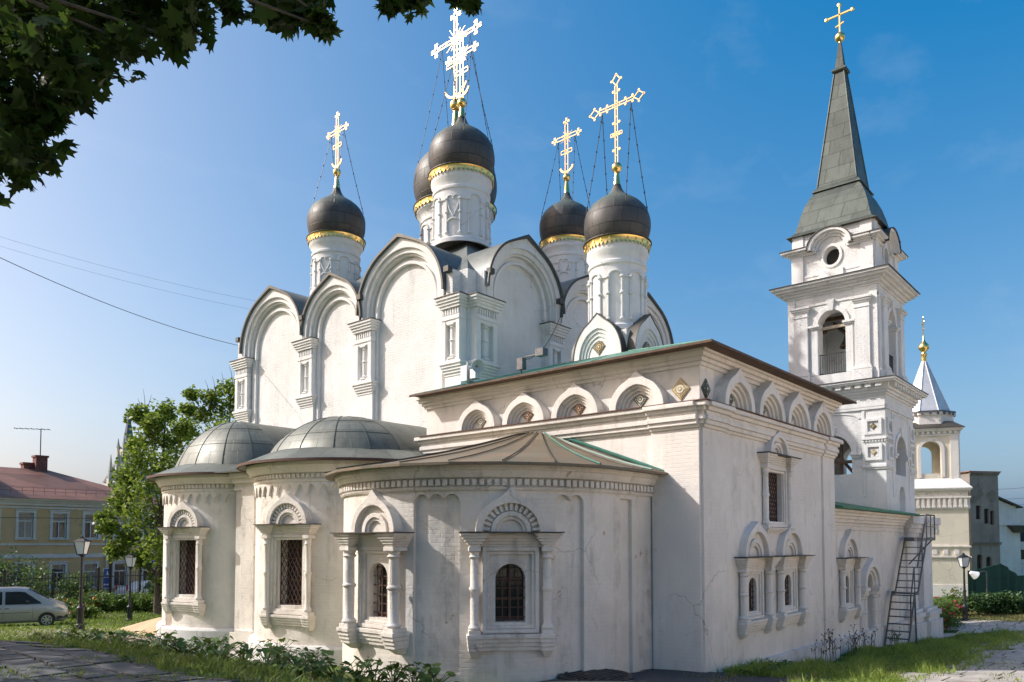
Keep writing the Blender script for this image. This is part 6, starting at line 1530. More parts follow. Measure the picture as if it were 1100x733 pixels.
        mr = MB(); xm = L-1.72; mr.ellipsoid((xm-L/2, s*(wid(xm, belt)+0.10), belt+0.12), (0.08, 0.12, 0.10)); mr.build('mirror', M['iron'], t, 40, True)
        for xh in (L-2.55, L-2.85): MB().box(xh-L/2-0.09, xh-L/2+0.09, s*(wid(xh, 0.95)+0.005)-0.02, s*(wid(xh, 0.95)+0.005)+0.03, 0.93, 0.97).build('door_handle', M['iron'], t, None, True)
        sm__ = MB()
        for xs0 in (L-2.70, L-1.50): sm__.tube([(xs0-L/2, s*(wid(xs0, z)+0.013), z) for z in (bottom+0.18, 0.6, 0.85, belt-0.06)], 0.006, 4)
        sm__.tube([(x-L/2, s*(wid(x, 0.78)+0.014), 0.74) for x in (0.5, 1.5, 2.5, 3.5)], 0.012, 4); sm__.build('door_seam', M['rubber'], t, None, True)
        MB().box(-L/2-0.005, -L/2+0.06, s*(W/2-0.16)-0.08, s*(W/2-0.16)+0.08, 0.85, 1.25).build('tail_light', M['tailred'], t, None, True)
    return t, wid, top
vd = Vector((R0[0]*0.86+F0[0]*0.50, R0[1]*0.86+F0[1]*0.50, 0)).normalized()
vp = at(50, 674, 37.3); lw = Vector((vp.x, vp.y, 0)); side = Vector((-vd.y, vd.x, 0))
vc_ = lw-vd*(5.12/2-0.92)+side*0.85; vz = hgt(lw.x, lw.y)
van, _w_, _t_ = car('parked_van', (vc_.x, vc_.y, vz), math.atan2(vd.y, vd.x), 'silver grey passenger van parked on the grass at the left edge', 'van', 5.12, 1.92, 1.90,
    [(0, 1.25), (0.06, 1.70), (0.22, 1.86), (0.6, 1.92), (2.9, 1.92), (3.40, 1.87), (4.30, 1.31), (4.46, 1.23), (4.92, 1.06), (5.06, 0.90), (5.12, 0.62)], 0.25, (0.95, 4.20), 0.345, 1.12,
    [[(2.50, 1.14), (3.98, 1.14), (3.92, 1.22), (3.30, 1.70), (3.10, 1.74), (2.50, 1.74)], [(1.30, 1.14), (2.38, 1.14), (2.38, 1.74), (1.30, 1.74)], [(0.25, 1.16), (1.18, 1.14), (1.18, 1.74), (0.36, 1.72)]])
ws = MB(); ws.add([(3.46-2.56, -0.68, 1.83), (4.26-2.56, -0.74, 1.33), (4.26-2.56, 0.74, 1.33), (3.42-2.56, 0.68, 1.835), (3.42-2.56, -0.68, 1.80), (4.26-2.56, -0.74, 1.29), (4.26-2.56, 0.74, 1.29), (3.42-2.56, 0.68, 1.80)], [(0, 1, 2, 3), (7, 6, 5, 4), (0, 4, 5, 1), (1, 5, 6, 2), (2, 6, 7, 3), (3, 7, 4, 0)])
for i in range(len(ws.v)): ws.v[i] = (ws.v[i][0], ws.v[i][1], ws.v[i][2]+0.03)
ws.build('windscreen', M['carglass'], van, None, True)
q = at(163, 643, 54); car('parked_car', (q.x, q.y, hgt(q.x, q.y)), math.radians(5), 'white car standing in the street beyond the fence, partly behind the tree', 'car', 4.3, 1.46, 1.74,
    [(0, 0.9), (0.08, 1.02), (0.7, 1.10), (1.25, 1.43), (2.3, 1.46), (3.05, 0.98), (4.0, 0.82), (4.25, 0.62), (4.3, 0.5)], 0.22, (0.85, 3.45), 0.31, 0.92, [[(1.0, 0.96), (2.0, 0.96), (2.0, 1.36), (1.38, 1.36)], [(2.08, 0.96), (2.90, 0.96), (2.35, 1.36), (2.08, 1.36)]], None, 'signwhite')
# ------------------------------------------------------------------ right-hand side: monastery tower, ruined house, white house
def sqframe(px, d, alpha):
    """axis of a square tower and the world angle of its near corner"""
    l = (px-550)/FPX*d; u, v = ld2(l, d); c = Vector((R0[0]*math.sin(alpha)-F0[0]*math.cos(alpha), R0[1]*math.sin(alpha)-F0[1]*math.cos(alpha)))
    return u, v, math.atan2(c.y, c.x)
tu, tv, ta = sqframe(997, 60, math.radians(26))
ct = thing('corner_tower', (tu, tv, 0), 'cream corner tower with open arches and a white tent roof, right of the bell tower', 'tower')
CT = Matrix.Translation((tu, tv, EZ)) @ Matrix.Diagonal((1, 1, 0.87, 1)) @ Matrix.Translation((0, 0, -EZ)) @ Matrix.Rotation(ta-math.radians(225), 4, 'Z')    # local near corner at (-,-)
def csq(mb, h, z0, z1, h2=None): h2 = h if h2 is None else h2; return mb.frus(-h, h, -h, h, z0, -h2, h2, -h2, h2, z1, CT)
LOZ = 2.32; UPP = 1.86
w_ = csq(MB(), LOZ, -1, 8.75).build('lower_wall', M['cream'], ct)
m = MB(); 
for z0, z1, q in ((-1, 0.5, 0.06), (3.72, 3.86, 0.10), (2.82, 2.96, 0.10), (7.0, 7.12, 0.08), (7.95, 8.1, 0.16), (8.6, 8.75, 0.18)): csq(m, LOZ+q, z0, z1)
def face(k, h): return CT @ Matrix.Rotation(PI/2*k, 4, 'Z') @ Matrix.Translation((0, -h, 0))
for k in range(4):
    F = face(k, LOZ)
    n = 13
    for i in range(n): x = -LOZ+2*LOZ*(i+0.5)/n; m.box(x-0.09, x+0.09, -0.13, 0.05, 7.3, 7.95, F); m.box(x-0.14, x+0.14, -0.15, 0.05, 7.12, 7.3, F)
    for i in range(6): x = -LOZ+2*LOZ*(i+0.5)/6; m.ring(x, 8.33, 0.10, 0.10, 0.17, 0.17, -0.05, 0.05, F, n=12); m.ring(x, 8.33, 0.10, -0.10, 0.17, -0.17, -0.05, 0.05, F, n=12)
    for i in range(5): x = -LOZ*0.8+2*LOZ*0.8*(i+0.5)/5; m.box(x-0.16, x+0.16, -0.06, 0.05, 3.1, 3.5, F)
m.build('moulding', M['trim'], ct)
for k in (0, 3):
    F = face(k, LOZ); MB().prism(open_pts(0.22, 4.9, 6.1), -0.03, 0.05, F).build('window', M['greytrim'], ct)
m = MB(); csq(m, LOZ+0.25, 8.75, 8.85); csq(m, LOZ+0.25, 8.85, 9.7, UPP+0.05); m.build('skirt_roof', M['white'], ct)
up = csq(MB(), UPP, 9.2, 14.0).build('upper_stage', M['cream'], ct)
cx = csq(MB(), UPP-0.5, 9.9, 13.4); cut(up, cx)
ap = [(-0.68, 10.15), (0.68, 10.15)]+[(0.68*math.cos(PI*i/14), 12.25+0.75*math.sin(PI*i/14)) for i in range(15)]
for k in (0, 1): cut(up, MB().prism(ap, -1, 2*UPP+1, face(k, UPP)))
m = MB()
for k in range(4):
    F = face(k, UPP); m.ring(0, 12.25, 0.68, 0.75, 0.92, 1.0, -0.07, 0.05, F, n=18)
    for s in (-1, 1): m.box(s*(UPP-0.28)-0.28, s*(UPP-0.28)+0.28, -0.08, 0.05, 9.3, 13.5, F); m.box(s*0.80-0.12, s*0.80+0.12, -0.07, 0.05, 9.8, 12.25, F)
    for i in range(10): x = -UPP+2*UPP*(i+0.5)/10; m.box(x-0.1, x+0.1, -0.16, 0.05, 13.6, 13.85, F)
for z0, z1, q in ((13.45, 13.58, 0.10), (13.85, 14.0, 0.22), (14.0, 14.1, 0.34)): csq(m, UPP+q, z0, z1)
m.build('moulding', M['trim'], ct)
m = MB(); csq(m, UPP+0.40, 14.1, 14.16); csq(m, UPP+0.36, 14.16, 14.75, UPP-0.3); m.build('roof_edge', M['darkroof'], ct)
O8 = CT @ Matrix.Rotation(PI/8, 4, 'Z')
MB().lathe([(1.95, 14.3), (1.95, 15.3), (2.05, 15.35), (2.05, 15.6), (1.6, 15.62)], 8, O8, cap=False).build('octagon_drum', M['trim'], ct)
m = MB(); m.lathe([(2.12, 15.6), (2.12, 15.72), (1.9, 15.76)], 8, O8, cap=False)
for i in range(24): a = 2*PI*i/24; m.box(-0.08, 0.08, -0.04, 0.04, 15.36, 15.6, CT @ Matrix.Rotation(a, 4, 'Z') @ Matrix.Translation((0, -2.02, 0)))
m.build('drum_cornice', M['steel'], ct)
M['zinc'] = m_metal('bright_zinc_sheet', (0.52, 0.53, 0.55), (0.60, 0.61, 0.63), (0.42, 0.43, 0.45), 0.4, 0.3, None, False, 0.8)
tr_ = MB().lathe([(1.72, 15.74), (0.12, 20.6)], 8, O8, cap=False).build('tent_roof', M['zinc'], ct)
m = MB()
for i in range(8): a = 2*PI*i/8; m.tube([O8 @ Vector((1.72*math.cos(a), 1.72*math.sin(a), 15.74)), O8 @ Vector((0.12*math.cos(a), 0.12*math.sin(a), 20.6))], 0.05, 5)
m.build('ridge_seam', M['zinc'], tr_)
m = MB().lathe([(0.16, 20.5), (0.20, 20.8), (0.20, 21.1), (0.24, 21.2), (0.16, 21.35), (0.20, 21.5), (0.37, 21.7), (0.40, 21.9), (0.33, 22.1), (0.17, 22.3), (0.08, 22.55), (0.05, 23.0)], 18, CT, cap=False); m.build('onion_finial', M['gold'], ct, 50)
m = MB(); m.bar((0, 0, 22.9), (0, 0, 24.6), 0.09, 0.09, CT @ Matrix.Rotation(-0.1, 4, 'Z')); m.bar((-0.45, 0, 24.1), (0.45, 0, 24.1), 0.09, 0.09, CT); m.bar((-0.22, 0, 23.5), (0.22, 0, 23.62), 0.08, 0.08, CT)
for x, z in ((0, 24.6), (-0.45, 24.1), (0.45, 24.1)): m.ellipsoid((x, 0, z), (0.11, 0.06, 0.11), CT, 8, 6)
m.build('cross', M['gold'], ct)
# ruined house
rp_ = at(1044, 600, 72); ru, rv = rp_.x, rp_.y
rh = thing('ruined_house', (ru, rv, 0), 'grey derelict house with a sooty broken side wall behind the cream tower', 'building')
FR1 = frame(ru, rv, math.radians(52)); FR0 = frame(ru, rv, math.radians(52-90)); 
ang = math.radians(52)
RM = frame(ru, rv, ang)                                   # x right along the pale face, y into the house
rw = MB().box(0, 3.1, 0, 9, -1, 10.7, RM).build('wall', M['greywall'], rh)
cx = MB(); wl = []
for k, (x, z0, z1, hw) in enumerate(((0.85, 6.3, 7.6, 0.28), (1.75, 5.9, 7.3, 0.28), (2.35, 5.8, 7.1, 0.22), (0.85, 1.4, 3.0, 0.30), (1.85, 1.2, 2.8, 0.30), (1.2, -0.6, 0.5, 0.3))):
    F = RM @ Matrix.Translation((x, 0, 0)); cx.prism(open_pts(hw, z0, z1, k > 2), -0.5, 0.3, F); wl.append((F, hw, z0, z1, k > 2))
cut(rw, cx)
for F, hw, z0, z1, a in wl: MB().prism(open_pts(hw, z0, z1, a), 0.26, 0.28, F).build('window', M['glass'], rh)
rwl = MB().box(-3.2, -0.02, 0.6, 8.5, -1, 9.6, RM).build('side_wall', M['ruin'], rh)
cx = MB()
for x, z0, z1 in ((-0.7, 6.6, 8.3), (-0.6, 3.6, 5.2), (-1.6, 6.2, 7.8), (-0.7, 1.0, 2.6), (-1.6, 3.4, 5.0)): cx.prism([(x-0.36, z0), (x+0.32, z0), (x+0.38, z1), (x-0.3, z1-0.1)], 0, 1.4, RM)
cut(rwl, cx)
m = MB(); band(m, RM, -0.05, 3.15, [(3.9, 4.05, 0.14), (4.05, 4.15, 0.22), (0.65, 0.8, 0.12), (10.5, 10.62, 0.10), (10.62, 10.75, 0.2)], 0.02); m.build('string_course', M['ruin'], rh)
m = MB(); m.add([RM @ Vector(q) for q in ((-3.4, 0.3, 9.62), (0.0, 0.3, 9.62), (0.0, 8, 9.62), (-3.4, 8, 9.62), (-3.4, 4, 10.9), (0.0, 4, 10.9))], [(0, 1, 5, 4), (2, 3, 4, 5), (1, 2, 5), (3, 0, 4), (3, 2, 1, 0)]); m.build('roof', M['redroof'], rh)
MB().box(-0.2, 3.3, -0.2, 9.1, 10.76, 10.85, RM).build('roof_cap', M['redroof'], rh)
st = MB(); rr_ = random.Random(3)
for (cx_, cz_, s_) in ((0.75, 8.9, 0.75), (2.3, 8.5, 0.55), (0.35, 8.1, 0.4)):                    # soot patches where plaster has fallen
    pts = [(cx_+s_*(0.7+0.5*rr_.random())*math.cos(2*PI*i/14), cz_+s_*(0.7+0.5*rr_.random())*math.sin(2*PI*i/14)) for i in range(14)]
    pts = [(min(3.05, max(0.03, x)), z) for x, z in pts]; MB().prism(pts, -0.012, 0.05, RM).build('fallen_plaster', M['brickred'] if False else M['ruin'], rh)
q = RM @ Vector((0.9, 3, 10.85)); m = MB(); m.tube([q, q+Vector((0, 0, 1.7))], 0.04, 5); m.bar(q+Vector((-0.7, 0.3, 1.65)), q+Vector((0.7, -0.3, 1.65)), 0.05, 0.05); m.bar(q+Vector((-0.4, 0.2, 1.4)), q+Vector((0.4, -0.2, 1.4)), 0.05, 0.05)
tag(m.build('roof_antenna', M['iron']), 'small antenna on the roof of the derelict grey house', 'antenna')
# white gabled house
gp2 = at(1064, 600, 84); gh = thing('gabled_house', (gp2.x, gp2.y, 0), 'white house with a sloping dark-edged gable at the right edge of the picture', 'building')
GM = frame(gp2.x, gp2.y, math.radians(52))
gw2 = MB().prism([(0, -1), (3.9, -1), (3.9, 6.6), (3.4, 8.0), (-1.0, 9.6), (-1.0, -1)], 0, 10, GM).build('wall', M['white'], gh)
m = MB(); band(m, GM, -1.0, 3.9, [(6.0, 6.2, 0.12), (8.05, 8.15, 0.08)], 0.02); m.build('cornice', M['trim'], gh)
m = MB(); m.bar((-1.5, 0.0, 9.95), (3.95, 0.0, 7.95), 0.9, 0.14, GM); m.build('gable_edge', M['darkroof'], gh)
m = MB(); m.add([GM @ Vector(q) for q in ((-1.2, 0, 9.75), (3.7, 0, 8.0), (3.7, 10, 8.0), (-1.2, 10, 9.75), (-1.2, 0, 9.68), (3.7, 0, 7.93), (3.7, 10, 7.93), (-1.2, 10, 9.68))], [(0, 1, 2, 3), (7, 6, 5, 4), (0, 4, 5, 1), (1, 5, 6, 2), (2, 6, 7, 3), (3, 7, 4, 0)]); m.build('roof', M['darkroof'], gh)
m = MB(); m.box(2.2, 5.2, -0.6, 0.0, 5.86, 5.98, GM); m.frus(2.9, 5.0, -0.4, 0.0, 5.2, 2.3, 5.1, -0.5, 0.0, 5.86, GM); m.build('canopy', M['darkroof'], gh)
m = MB().box(3.95, 9.0, 1.5, 9, -1, 8.2, GM).build('annex', M['trim'], gh)
for z in (2.2, 4.2): MB().box(4.2, 6.0, 1.46, 1.52, z, z+1.1, GM).build('window', M['glass'], gh)
# green tarpaulin fence behind the hedge
tq = [at(1041, 650, 50), at(1050, 650, 50.5), at(1077, 650, 51.5), at(1095, 650, 52), at(1110, 650, 53)]
M['tarp'] = m_plain('dark_green_netting', (0.012, 0.055, 0.04), 0.8, 0, 0.2, 3, 0.3)
m = MB(); hh = [2.3, 2.35, 2.75, 1.9, 1.9]; vs = []
for i in range(41):
    f = i/10; k = min(3, int(f)); p = tq[k].lerp(tq[k+1], f-k); h_ = hh[k]+(hh[k+1]-hh[k])*(f-k); o_ = 0.07*math.sin(i*1.3)
    for z in (-0.2, h_*0.5, h_): vs.append((p.x+o_, p.y+o_, z))
    for z in (h_, -0.2): vs.append((p.x+o_+0.04, p.y+o_+0.04, z))
m.add(vs, [(i*5+k, (i+1)*5+k, (i+1)*5+(k+1) % 5, i*5+(k+1) % 5) for i in range(40) for k in range(5)]); o = m.build('netting_fence', M['tarp'], None, 50); recalc(o); tag(o, 'dark green construction netting stretched behind the clipped hedge', 'netting')
# globe lamp standing near the hedge
q = at(1046, 617, 46); gl = thing('globe_lamp', (q.x, q.y, hgt(q.x, q.y)), 'white floodlight head on a short arm behind the right street lamp', 'floodlight')
Fq = Matrix.Translation(q) @ Matrix.Rotation(YAW-PI/2, 4, 'Z')
m = MB(); m.lathe([(0.10, -0.22), (0.26, 0.16), (0.24, 0.20), (0.02, 0.12)], 16, Fq @ Matrix.Rotation(math.radians(120), 4, 'Y'), cap=True); m.build('head', M['signwhite'], gl, 40)
m = MB(); m.tube([q+Vector((0.1, -0.1, 0.05)), q+Vector((0.45, -0.5, 0.2)), q+Vector((0.5, -0.58, 0.1))], 0.03, 6); m.tube([q+Vector((0.5, -0.58, 0.12)), (q.x+0.5, q.y-0.58, hgt(q.x, q.y)-0.1)], 0.035, 6); m.build('stand', M['steel'], gl)
# house added out of view: its sunlit front lights the church's shaded side
yd = thing('added_house', (25, -18, 0), 'unseen pale house added beyond the right edge to bounce sunlight', 'building')
wv = MB().box(2, 52, -28, -16, -1, 11.5).build('wall', M['pale'], yd); cx = MB()
for k in range(12):
    F = frame(5+4*k, -16, -PI/2)
    for z0, z1 in ((1.2, 3.4), (5.6, 8.0)): plain_window(yd, cx, F, 0.6, z0, z1, 0.2, 'white')
cut(wv, cx)
m = MB(); m.add([(1.4, -28.6, 11.5), (52.6, -28.6, 11.5), (52.6, -15.4, 11.5), (1.4, -15.4, 11.5), (8, -22, 14.5), (46, -22, 14.5)], [(0, 1, 5, 4), (1, 2, 5), (2, 3, 4, 5), (3, 0, 4), (3, 2, 1, 0)]); m.build('roof', M['redroof'], yd)
# ------------------------------------------------------------------ hedge, roses, flower bed
hq0, hq1 = at(1046, 655, 42.5), at(1140, 655, 44)
hz_ = 0.0; hd = thing('hedge', ((hq0.x+hq1.x)/2, (hq0.y+hq1.y)/2, hgt(hq0.x, hq0.y)), 'dense dark green juniper hedge along the lawn at the right edge', 'hedge'); r = random.Random(8); cl = []
for i in range(46):
    f = r.random(); p = hq0.lerp(hq1, f); cl.append(((p.x+r.uniform(-.5, .5), p.y+r.uniform(-.5, .5), hgt(p.x, p.y)+r.uniform(0.25, 1.0)), (0.55, 0.55, 0.35)))
leaf_mesh('foliage', cl, 210, 0.15, M['leaf_d'], hd, 9, 'quad')
m = MB()
for i in range(10): p = hq0.lerp(hq1, (i+.5)/10); m.tube([(p.x, p.y, hgt(p.x, p.y)-0.1), (p.x+0.1, p.y, hgt(p.x, p.y)+0.8)], 0.025, 5)
m.build('stems', M['bark'], hd)
ROSE = ['rose bush with deep red blooms beside the foot of the bell tower', 'rose bush with pink blooms just right of the bell tower foot', 'tall red rose bush left of the right street lamp', 'low rose bush with orange-red blooms under the cream tower']
for k, (px, d, w_, h_, fm, nf) in enumerate(((1003, 39.0, 1.5, 1.5, 'petal_red', 16), (1012, 41.0, 1.4, 1.55, 'petal_pink', 16), (1027, 42.5, 1.3, 1.7, 'petal_red', 12), (1018, 39.5, 1.5, 0.9, 'petal_red', 14))):
    p = at(px, 660, d); bush('rose_bush', p.x, p.y, w_, h_, 10, ROSE[k], 'rose bush', 'rose bushes right of the tower', M['leaf_c'], 60+k, (M[fm], nf, 0.15), 0.13)
BL = ['leafy shrub at the far left behind the van roof', 'tall loose lilac bush above the bonnet of the van', 'upright shrub right of the near street lamp, before the fence', 'yellow-flowered plant clump just right of the van', 'orange-flowered clump between the two left street lamps', 'pink-flowered clump at the middle of the flower bed',
      'broad green clump left of the far street lamp', 'pale green clump right behind the far street lamp', 'green clump at the right end of the flower bed', 'spreading green plants beside the left apse before the fence', 'low green plants at the foot of the near lamp', 'dark shrub in shade against the fence at the far left edge', 'bushy shrub climbing the fence right of the crossing sign']
for k, (px, py, d, w_, h_, fm, nf, mt) in enumerate(((8, 655, 46, 3.8, 3.6, None, 0, 'leaf_c'), (42, 655, 45.5, 2.6, 2.9, None, 0, 'leaf_c'), (80, 655, 46.5, 1.8, 2.6, None, 0, 'leaf_c'), (72, 660, 43, 2.0, 1.3, 'petal_orange', 14, 'leaf_c'), (98, 658, 45, 1.6, 1.25, 'petal_orange', 22, 'leaf_c'), (112, 657, 45.5, 1.5, 1.2, 'petal_pink', 10, 'leaf_c'),
      (124, 658, 45, 1.9, 1.1, None, 0, 'leaf_c'), (147, 658, 45.5, 1.9, 1.2, None, 0, 'leaf_c'), (163, 660, 45, 1.9, 1.1, None, 0, 'leaf_c'), (178, 660, 45, 1.8, 1.2, None, 0, 'leaf_c'), (90, 664, 41.5, 1.4, 0.8, 'petal_pink', 8, 'leaf_c'), (-14, 655, 46, 3.0, 3.2, None, 0, 'leaf_c'), (170, 640, 49, 1.6, 2.2, None, 0, 'leaf_d'))):
    p = at(px, py, d); bush('garden_shrub', p.x, p.y, w_, h_, 13, BL[k], 'shrub', 'shrubs and flowers by the fence', M[mt], 80+k, (M[fm], nf, 0.16) if fm else None, 0.17)
# ------------------------------------------------------------------ burdock and chicory along the wall
def burdock(u, v, n, h, size, label, seed, group='burdock plants along the paving edge'):
    z = hgt(u, v); t = thing('burdock', (u, v, z), label, 'weed', group); r = random.Random(seed); st = MB(); lf = MB()
    for i in range(n):
        a = r.uniform(0, 2*PI); hh = h*r.uniform(0.12, 1.0)**0.8; q = r.uniform(0.10, 0.46); p1 = Vector((u+q*math.cos(a), v+q*math.sin(a), z+hh))
        st.tube([(u, v, z-0.05), (u+0.3*q*math.cos(a), v+0.3*q*math.sin(a), z+hh*0.6), p1], 0.010, 4, r1=0.006)
        s = size*r.uniform(0.6, 1.2); b = a+r.uniform(-.5, .5); tilt = r.uniform(-0.3, 0.75)
        Tm = Matrix.Translation(p1) @ Matrix.Rotation(b, 4, 'Z') @ Matrix.Rotation(tilt, 4, 'Y') @ Matrix.Rotation(r.uniform(-.4, .4), 4, 'X')
        o = [(-0.12, 0.0), (-0.30, 0.18), (-0.26, 0.38), (-0.02, 0.48), (0.30, 0.40), (0.58, 0.20), (0.80, 0.0)]; ol = o+[(x, -y) for x, y in o[1:-1][::-1]]
        c0 = len(ol); vs = [(x*s, y*s, (-0.10*(x*x)+0.16*abs(y))*s) for x, y in ol]+[(0.2*s, 0, -0.015*s), (0.5*s, 0, -0.04*s)]
        k = len(ol); fs = []
        for j in range(k): fs.append((j, (j+1) % k, c0 if (ol[j][0]+ol[(j+1) % k][0]) < 0.7 else c0+1))
        fs.append((4, c0+1, c0)); fs.append((k-4, c0, c0+1)); lf.add(vs, fs, Tm)
    st.build('stems', M['leaf_e'], t); lf.build('leaves', M['leaf_e'], t, 180); return t
BW = ['left of the near street lamp', 'under the near street lamp', 'in front of the sand heap', 'below the left apse window', 'in front of the left apse', 'before the buttress between the apses', 'below the lattice window', 'right of the lattice window', 'before the gap between the two apses', 'left of the paired columns window', 'under the window with paired columns', 'right of the shaded column window', 'nearest the manhole side']
bp = [(58, 700, 17.5), (88, 697, 18.0), (106, 696, 18.5), (125, 699, 17.0), (150, 703, 16.2), (178, 702, 17), (196, 706, 16.2), (215, 707, 17), (238, 710, 15.6), (262, 711, 16.5), (285, 716, 15.0), (305, 713, 16.2), (322, 720, 14.5), (340, 720, 15.4), (362, 726, 14.2), (384, 728, 14.8), (402, 730, 14.6), (422, 732, 14.8), (444, 735, 14.8), (468, 736, 15), (70, 690, 20), (168, 696, 19.5), (228, 702, 19), (297, 708, 18)]
ADJ = ['leftmost', 'second', 'third', 'fourth', 'fifth', 'sixth', 'seventh', 'eighth', 'ninth', 'tenth', 'eleventh', 'twelfth', 'thirteenth', 'fourteenth', 'fifteenth', 'sixteenth', 'seventeenth', 'eighteenth', 'nineteenth', 'rightmost']
order = sorted(range(len(bp)), key=lambda i: bp[i][0])
for rank, i in enumerate(order):
    px, py, d = bp[i]; p = at(px, py, d); r = random.Random(300+i); hgt_ = r.uniform(0.30, 0.55)
    zt = at(px, py-14, d).z-hgt(p.x, p.y)
    burdock(p.x, p.y, r.randint(30, 42), max(0.30, min(0.75, zt+0.12)), 0.165, '%s broad-leaved burdock from the left along the paving edge' % (ADJ[rank] if rank < 19 else ['nineteenth', 'twentieth', 'twenty-first', 'twenty-second', 'twenty-third', 'twenty-fourth'][rank-18]), 300+i)
for k, (px, d, lab) in enumerate(((815, 18.6, 'small burdock at the chapel corner, nearest the asphalt'), (835, 19.6, 'small burdock on the grass right of the chapel corner'))):
    p = at(px, 720, d); burdock(p.x, min(p.y, 8.2), 12, 0.32, 0.15, lab, 400+k, 'burdock plants by the chapel corner')
CH = ['tall dark chicory with blue flowers against the chapel wall, leftmost stalks', 'chicory stalks against the chapel wall, right of the corner strip', 'fresh chicory with pale blue flowers below the gallery doorway', 'thin chicory stalks at the foot of the gallery window', 'single short chicory left of the tallest stalks']
for k, (u, v, h, n) in enumerate(((25.2, 8.35, 1.35, 8), (27.4, 8.4, 1.05, 8), (31.2, 8.1, 0.75, 8), (29.0, 8.4, 0.85, 6), (24.0, 8.3, 0.9, 4))):
    z = hgt(u, v); t = thing('chicory', (u, v, z), CH[k], 'wildflower', 'chicory growing along the wall'); r = random.Random(500+k); m = MB(); fl = []
    for i in range(n):
        x, y = u+r.uniform(-.35, .35), v+r.uniform(-.15, .15); hh = h*r.uniform(0.6, 1.05); tp_ = Vector((x+r.uniform(-.12, .12), y+r.uniform(-.1, .1), z+hh)); m.tube([(x, y, z-0.05), tp_], 0.012, 4, r1=0.005)
        for q in range(5):
            f = r.uniform(0.4, 1); p = Vector((x, y, z)).lerp(tp_, f); e = p+Vector((r.uniform(-.14, .14), r.uniform(-.1, .1), r.uniform(0.05, 0.15))); m.tube([p, e], 0.006, 3); m.ellipsoid(e, (0.02, 0.02, 0.025), None, 5, 4)
        if k in (0, 2) and i < 3: fl.append((tuple(tp_), (0.04, 0.04, 0.02)))
        if k == 2: pass
    m.build('stalks', M['leaf_c' if k == 2 else 'bark'], t)
    if fl: leaf_mesh('flowers', fl, 10, 0.06, M['petal_blue'], t, 510+k, 'oval', 0.8)
# ------------------------------------------------------------------ iron stair against the tower
sr = thing('iron_stair', (34.5, 8.6, 0), 'steep dark iron stair with handrail leaning against the wall below the bell tower', 'stair')
VI, VO = 8.98, 8.12
zb_ = hgt(33.2, 8.6)
f1a, f1b = (33.15, zb_-0.05), (34.45, 2.08); f2a, f2b = (34.95, 2.08), (36.65, 4.32)
for v in (VI, VO):
    m = MB(); m.bar((f1a[0], v, f1a[1]), (f1b[0], v, f1b[1]), 0.04, 0.11); m.bar((f2a[0], v, f2a[1]), (f2b[0], v, f2b[1]), 0.04, 0.11); m.bar((f1b[0], v, 2.08), (f2a[0], v, 2.08), 0.05, 0.14); m.bar((f2b[0], v, 4.32), (38.1, v, 4.32), 0.05, 0.14); m.build('stringer', M['steel'], sr)
for (a, b, n) in ((f1a, f1b, 8), (f2a, f2b, 8)):
    for i in range(n):
        f = (i+0.7)/n; u = a[0]+(b[0]-a[0])*f; z = a[1]+(b[1]-a[1])*f; MB().box(u-0.10, u+0.10, VO+0.026, VI-0.026, z-0.018, z+0.018).build('step', M['steel'], sr)
MB().box(f1b[0], f2a[0], VO+0.026, VI-0.026, 2.05, 2.10).build('landing', M['steel'], sr); MB().box(f2b[0], 38.1, VO+0.026, VI-0.026, 4.29, 4.34).build('landing', M['steel'], sr)
m = MB(); h = 1.05
m.tube([(f1a[0]+0.6, VO, f1a[1]+0.98), (f1a[0]+0.62, VO, f1a[1]+h+0.98), (f1b[0], VO, 2.08+h), (f2a[0], VO, 2.08+h), (f2b[0], VO, 4.32+h), (38.1, VO, 4.32+h), (38.1, VO, 4.32)], 0.028, 6)
m.tube([(f2b[0], VO, 4.32+h*0.5), (38.1, VO, 4.32+h*0.5)], 0.022, 6); m.tube([(38.1, VO, 4.32+h), (38.1, VI, 4.32+h)], 0.028, 6)
for (u, z) in ((f1b[0], 2.08), (f2b[0], 4.32), (37.4, 4.32), ((f1a[0]+f1b[0])/2, (f1a[1]+f1b[1])/2), ((f2a[0]+f2b[0])/2, 3.2)): m.tube([(u, VO, z), (u, VO, z+h)], 0.022, 6)
m.build('handrail', M['steel'], sr)
m = MB(); m.tube([(f1b[0]+0.2, VO+0.05, 2.05), (f1b[0]+0.3, VO+0.05, hgt(34.6, 8.2)-0.1)], 0.035, 6); m.build('support', M['steel'], sr); m = MB(); m.tube([(37.9, VO+0.05, 4.3), (37.2, VI, 3.2)], 0.03, 6); m.build('support', M['steel'], sr)
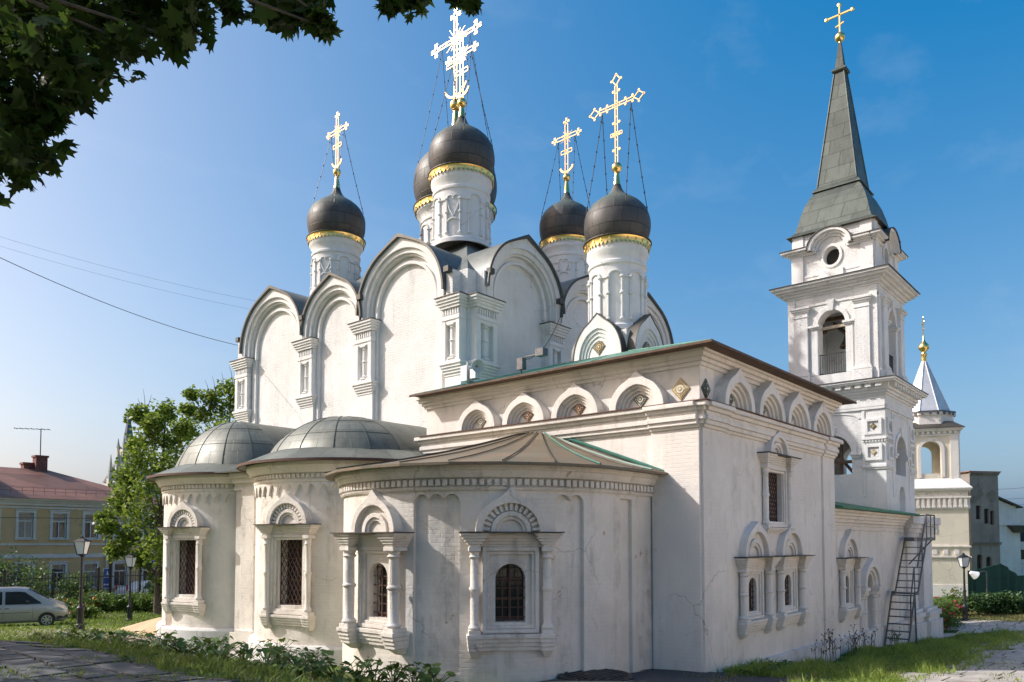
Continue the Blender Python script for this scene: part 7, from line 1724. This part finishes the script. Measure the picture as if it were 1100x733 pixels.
# ------------------------------------------------------------------ manhole cover, loudspeakers, bracket lamps, roof cable
mp_ = at(640, 726, 17.6); mh_z = hgt(mp_.x, mp_.y)+0.045
mh = thing('well_cover', (mp_.x, mp_.y, mh_z), 'round dark cast-iron cover lying on the asphalt at the foot of the apse', 'cover')
T = Matrix.Translation((mp_.x, mp_.y, mh_z)); m = MB(); m.lathe([(0.86, -0.02), (0.86, 0.05), (0.80, 0.075), (0.72, 0.055)], 36, T); m.build('rim', M['iron'], mh, 40)
m = MB(); m.lathe([(0.74, 0.03), (0.74, 0.07), (0.5, 0.085), (0.01, 0.09)], 36, T)
for k in range(-4, 5):
    L = math.sqrt(max(0, 0.70**2-(k*0.155)**2)); m.bar((-L, k*0.155, 0.085), (L, k*0.155, 0.085), 0.03, 0.03, T)
m.build('lid', M['iron'], mh)
hq = Vector((17.75, 16.95, 9.55)); hs = thing('loudspeaker', tuple(hq), 'grey horn loudspeaker with its box at the eaves below the corner pilaster', 'loudspeaker')
m = MB(); m.box(-0.18, 0.18, -0.14, 0.14, -0.15, 0.35, Matrix.Translation(hq+Vector((0, 0.35, 0)))); m.box(-0.12, 0.12, -0.12, 0.12, 0.0, 0.3, Matrix.Translation(hq+Vector((0, 0.0, -0.1)))); m.tube([hq+Vector((0, 0.35, -0.4)), hq+Vector((0, 0.35, 0.5))], 0.035, 6); m.build('box', M['zinc'], hs)
Fh = Matrix.Translation(hq+Vector((-0.05, -0.1, 0.28))) @ Matrix.Rotation(math.radians(75), 4, 'Y') @ Matrix.Rotation(math.radians(120), 4, 'X')
m = MB(); m.lathe([(0.04, -0.30), (0.06, -0.18), (0.08, -0.05), (0.13, 0.10), (0.21, 0.17), (0.20, 0.18), (0.12, 0.10), (0.03, 0.02)], 20, Fh, cap=False); m.build('horn', M['greytrim'], hs, 40)
fq = Vector((17.75, 14.6, 9.55)); fl_ = thing('floodlight', tuple(fq), 'small grey floodlight on a bracket at the eaves right of the loudspeaker', 'floodlight')
m = MB(); m.tube([fq+Vector((0, 0.4, -0.3)), fq+Vector((0, 0.4, 0.25)), fq+Vector((0, 0.0, 0.28)), fq+Vector((0, -0.4, 0.28))], 0.03, 6); m.box(-0.1, 0.1, 0.28, 0.5, -0.1, 0.25, Matrix.Translation(fq)); m.build('bracket', M['steel'], fl_)
m = MB(); m.box(-0.13, 0.11, -0.55, -0.25, 0.20, 0.42, Matrix.Translation(fq)); m.build('lamp_head', M['steel'], fl_)
cable('roof_cable', fq+Vector((0, 0.3, 0.2)), (24.3, V0-0.5, 13.6), 0.5, 0.012, 'black cable rising from the chapel eaves to the gutter of the tall cube')
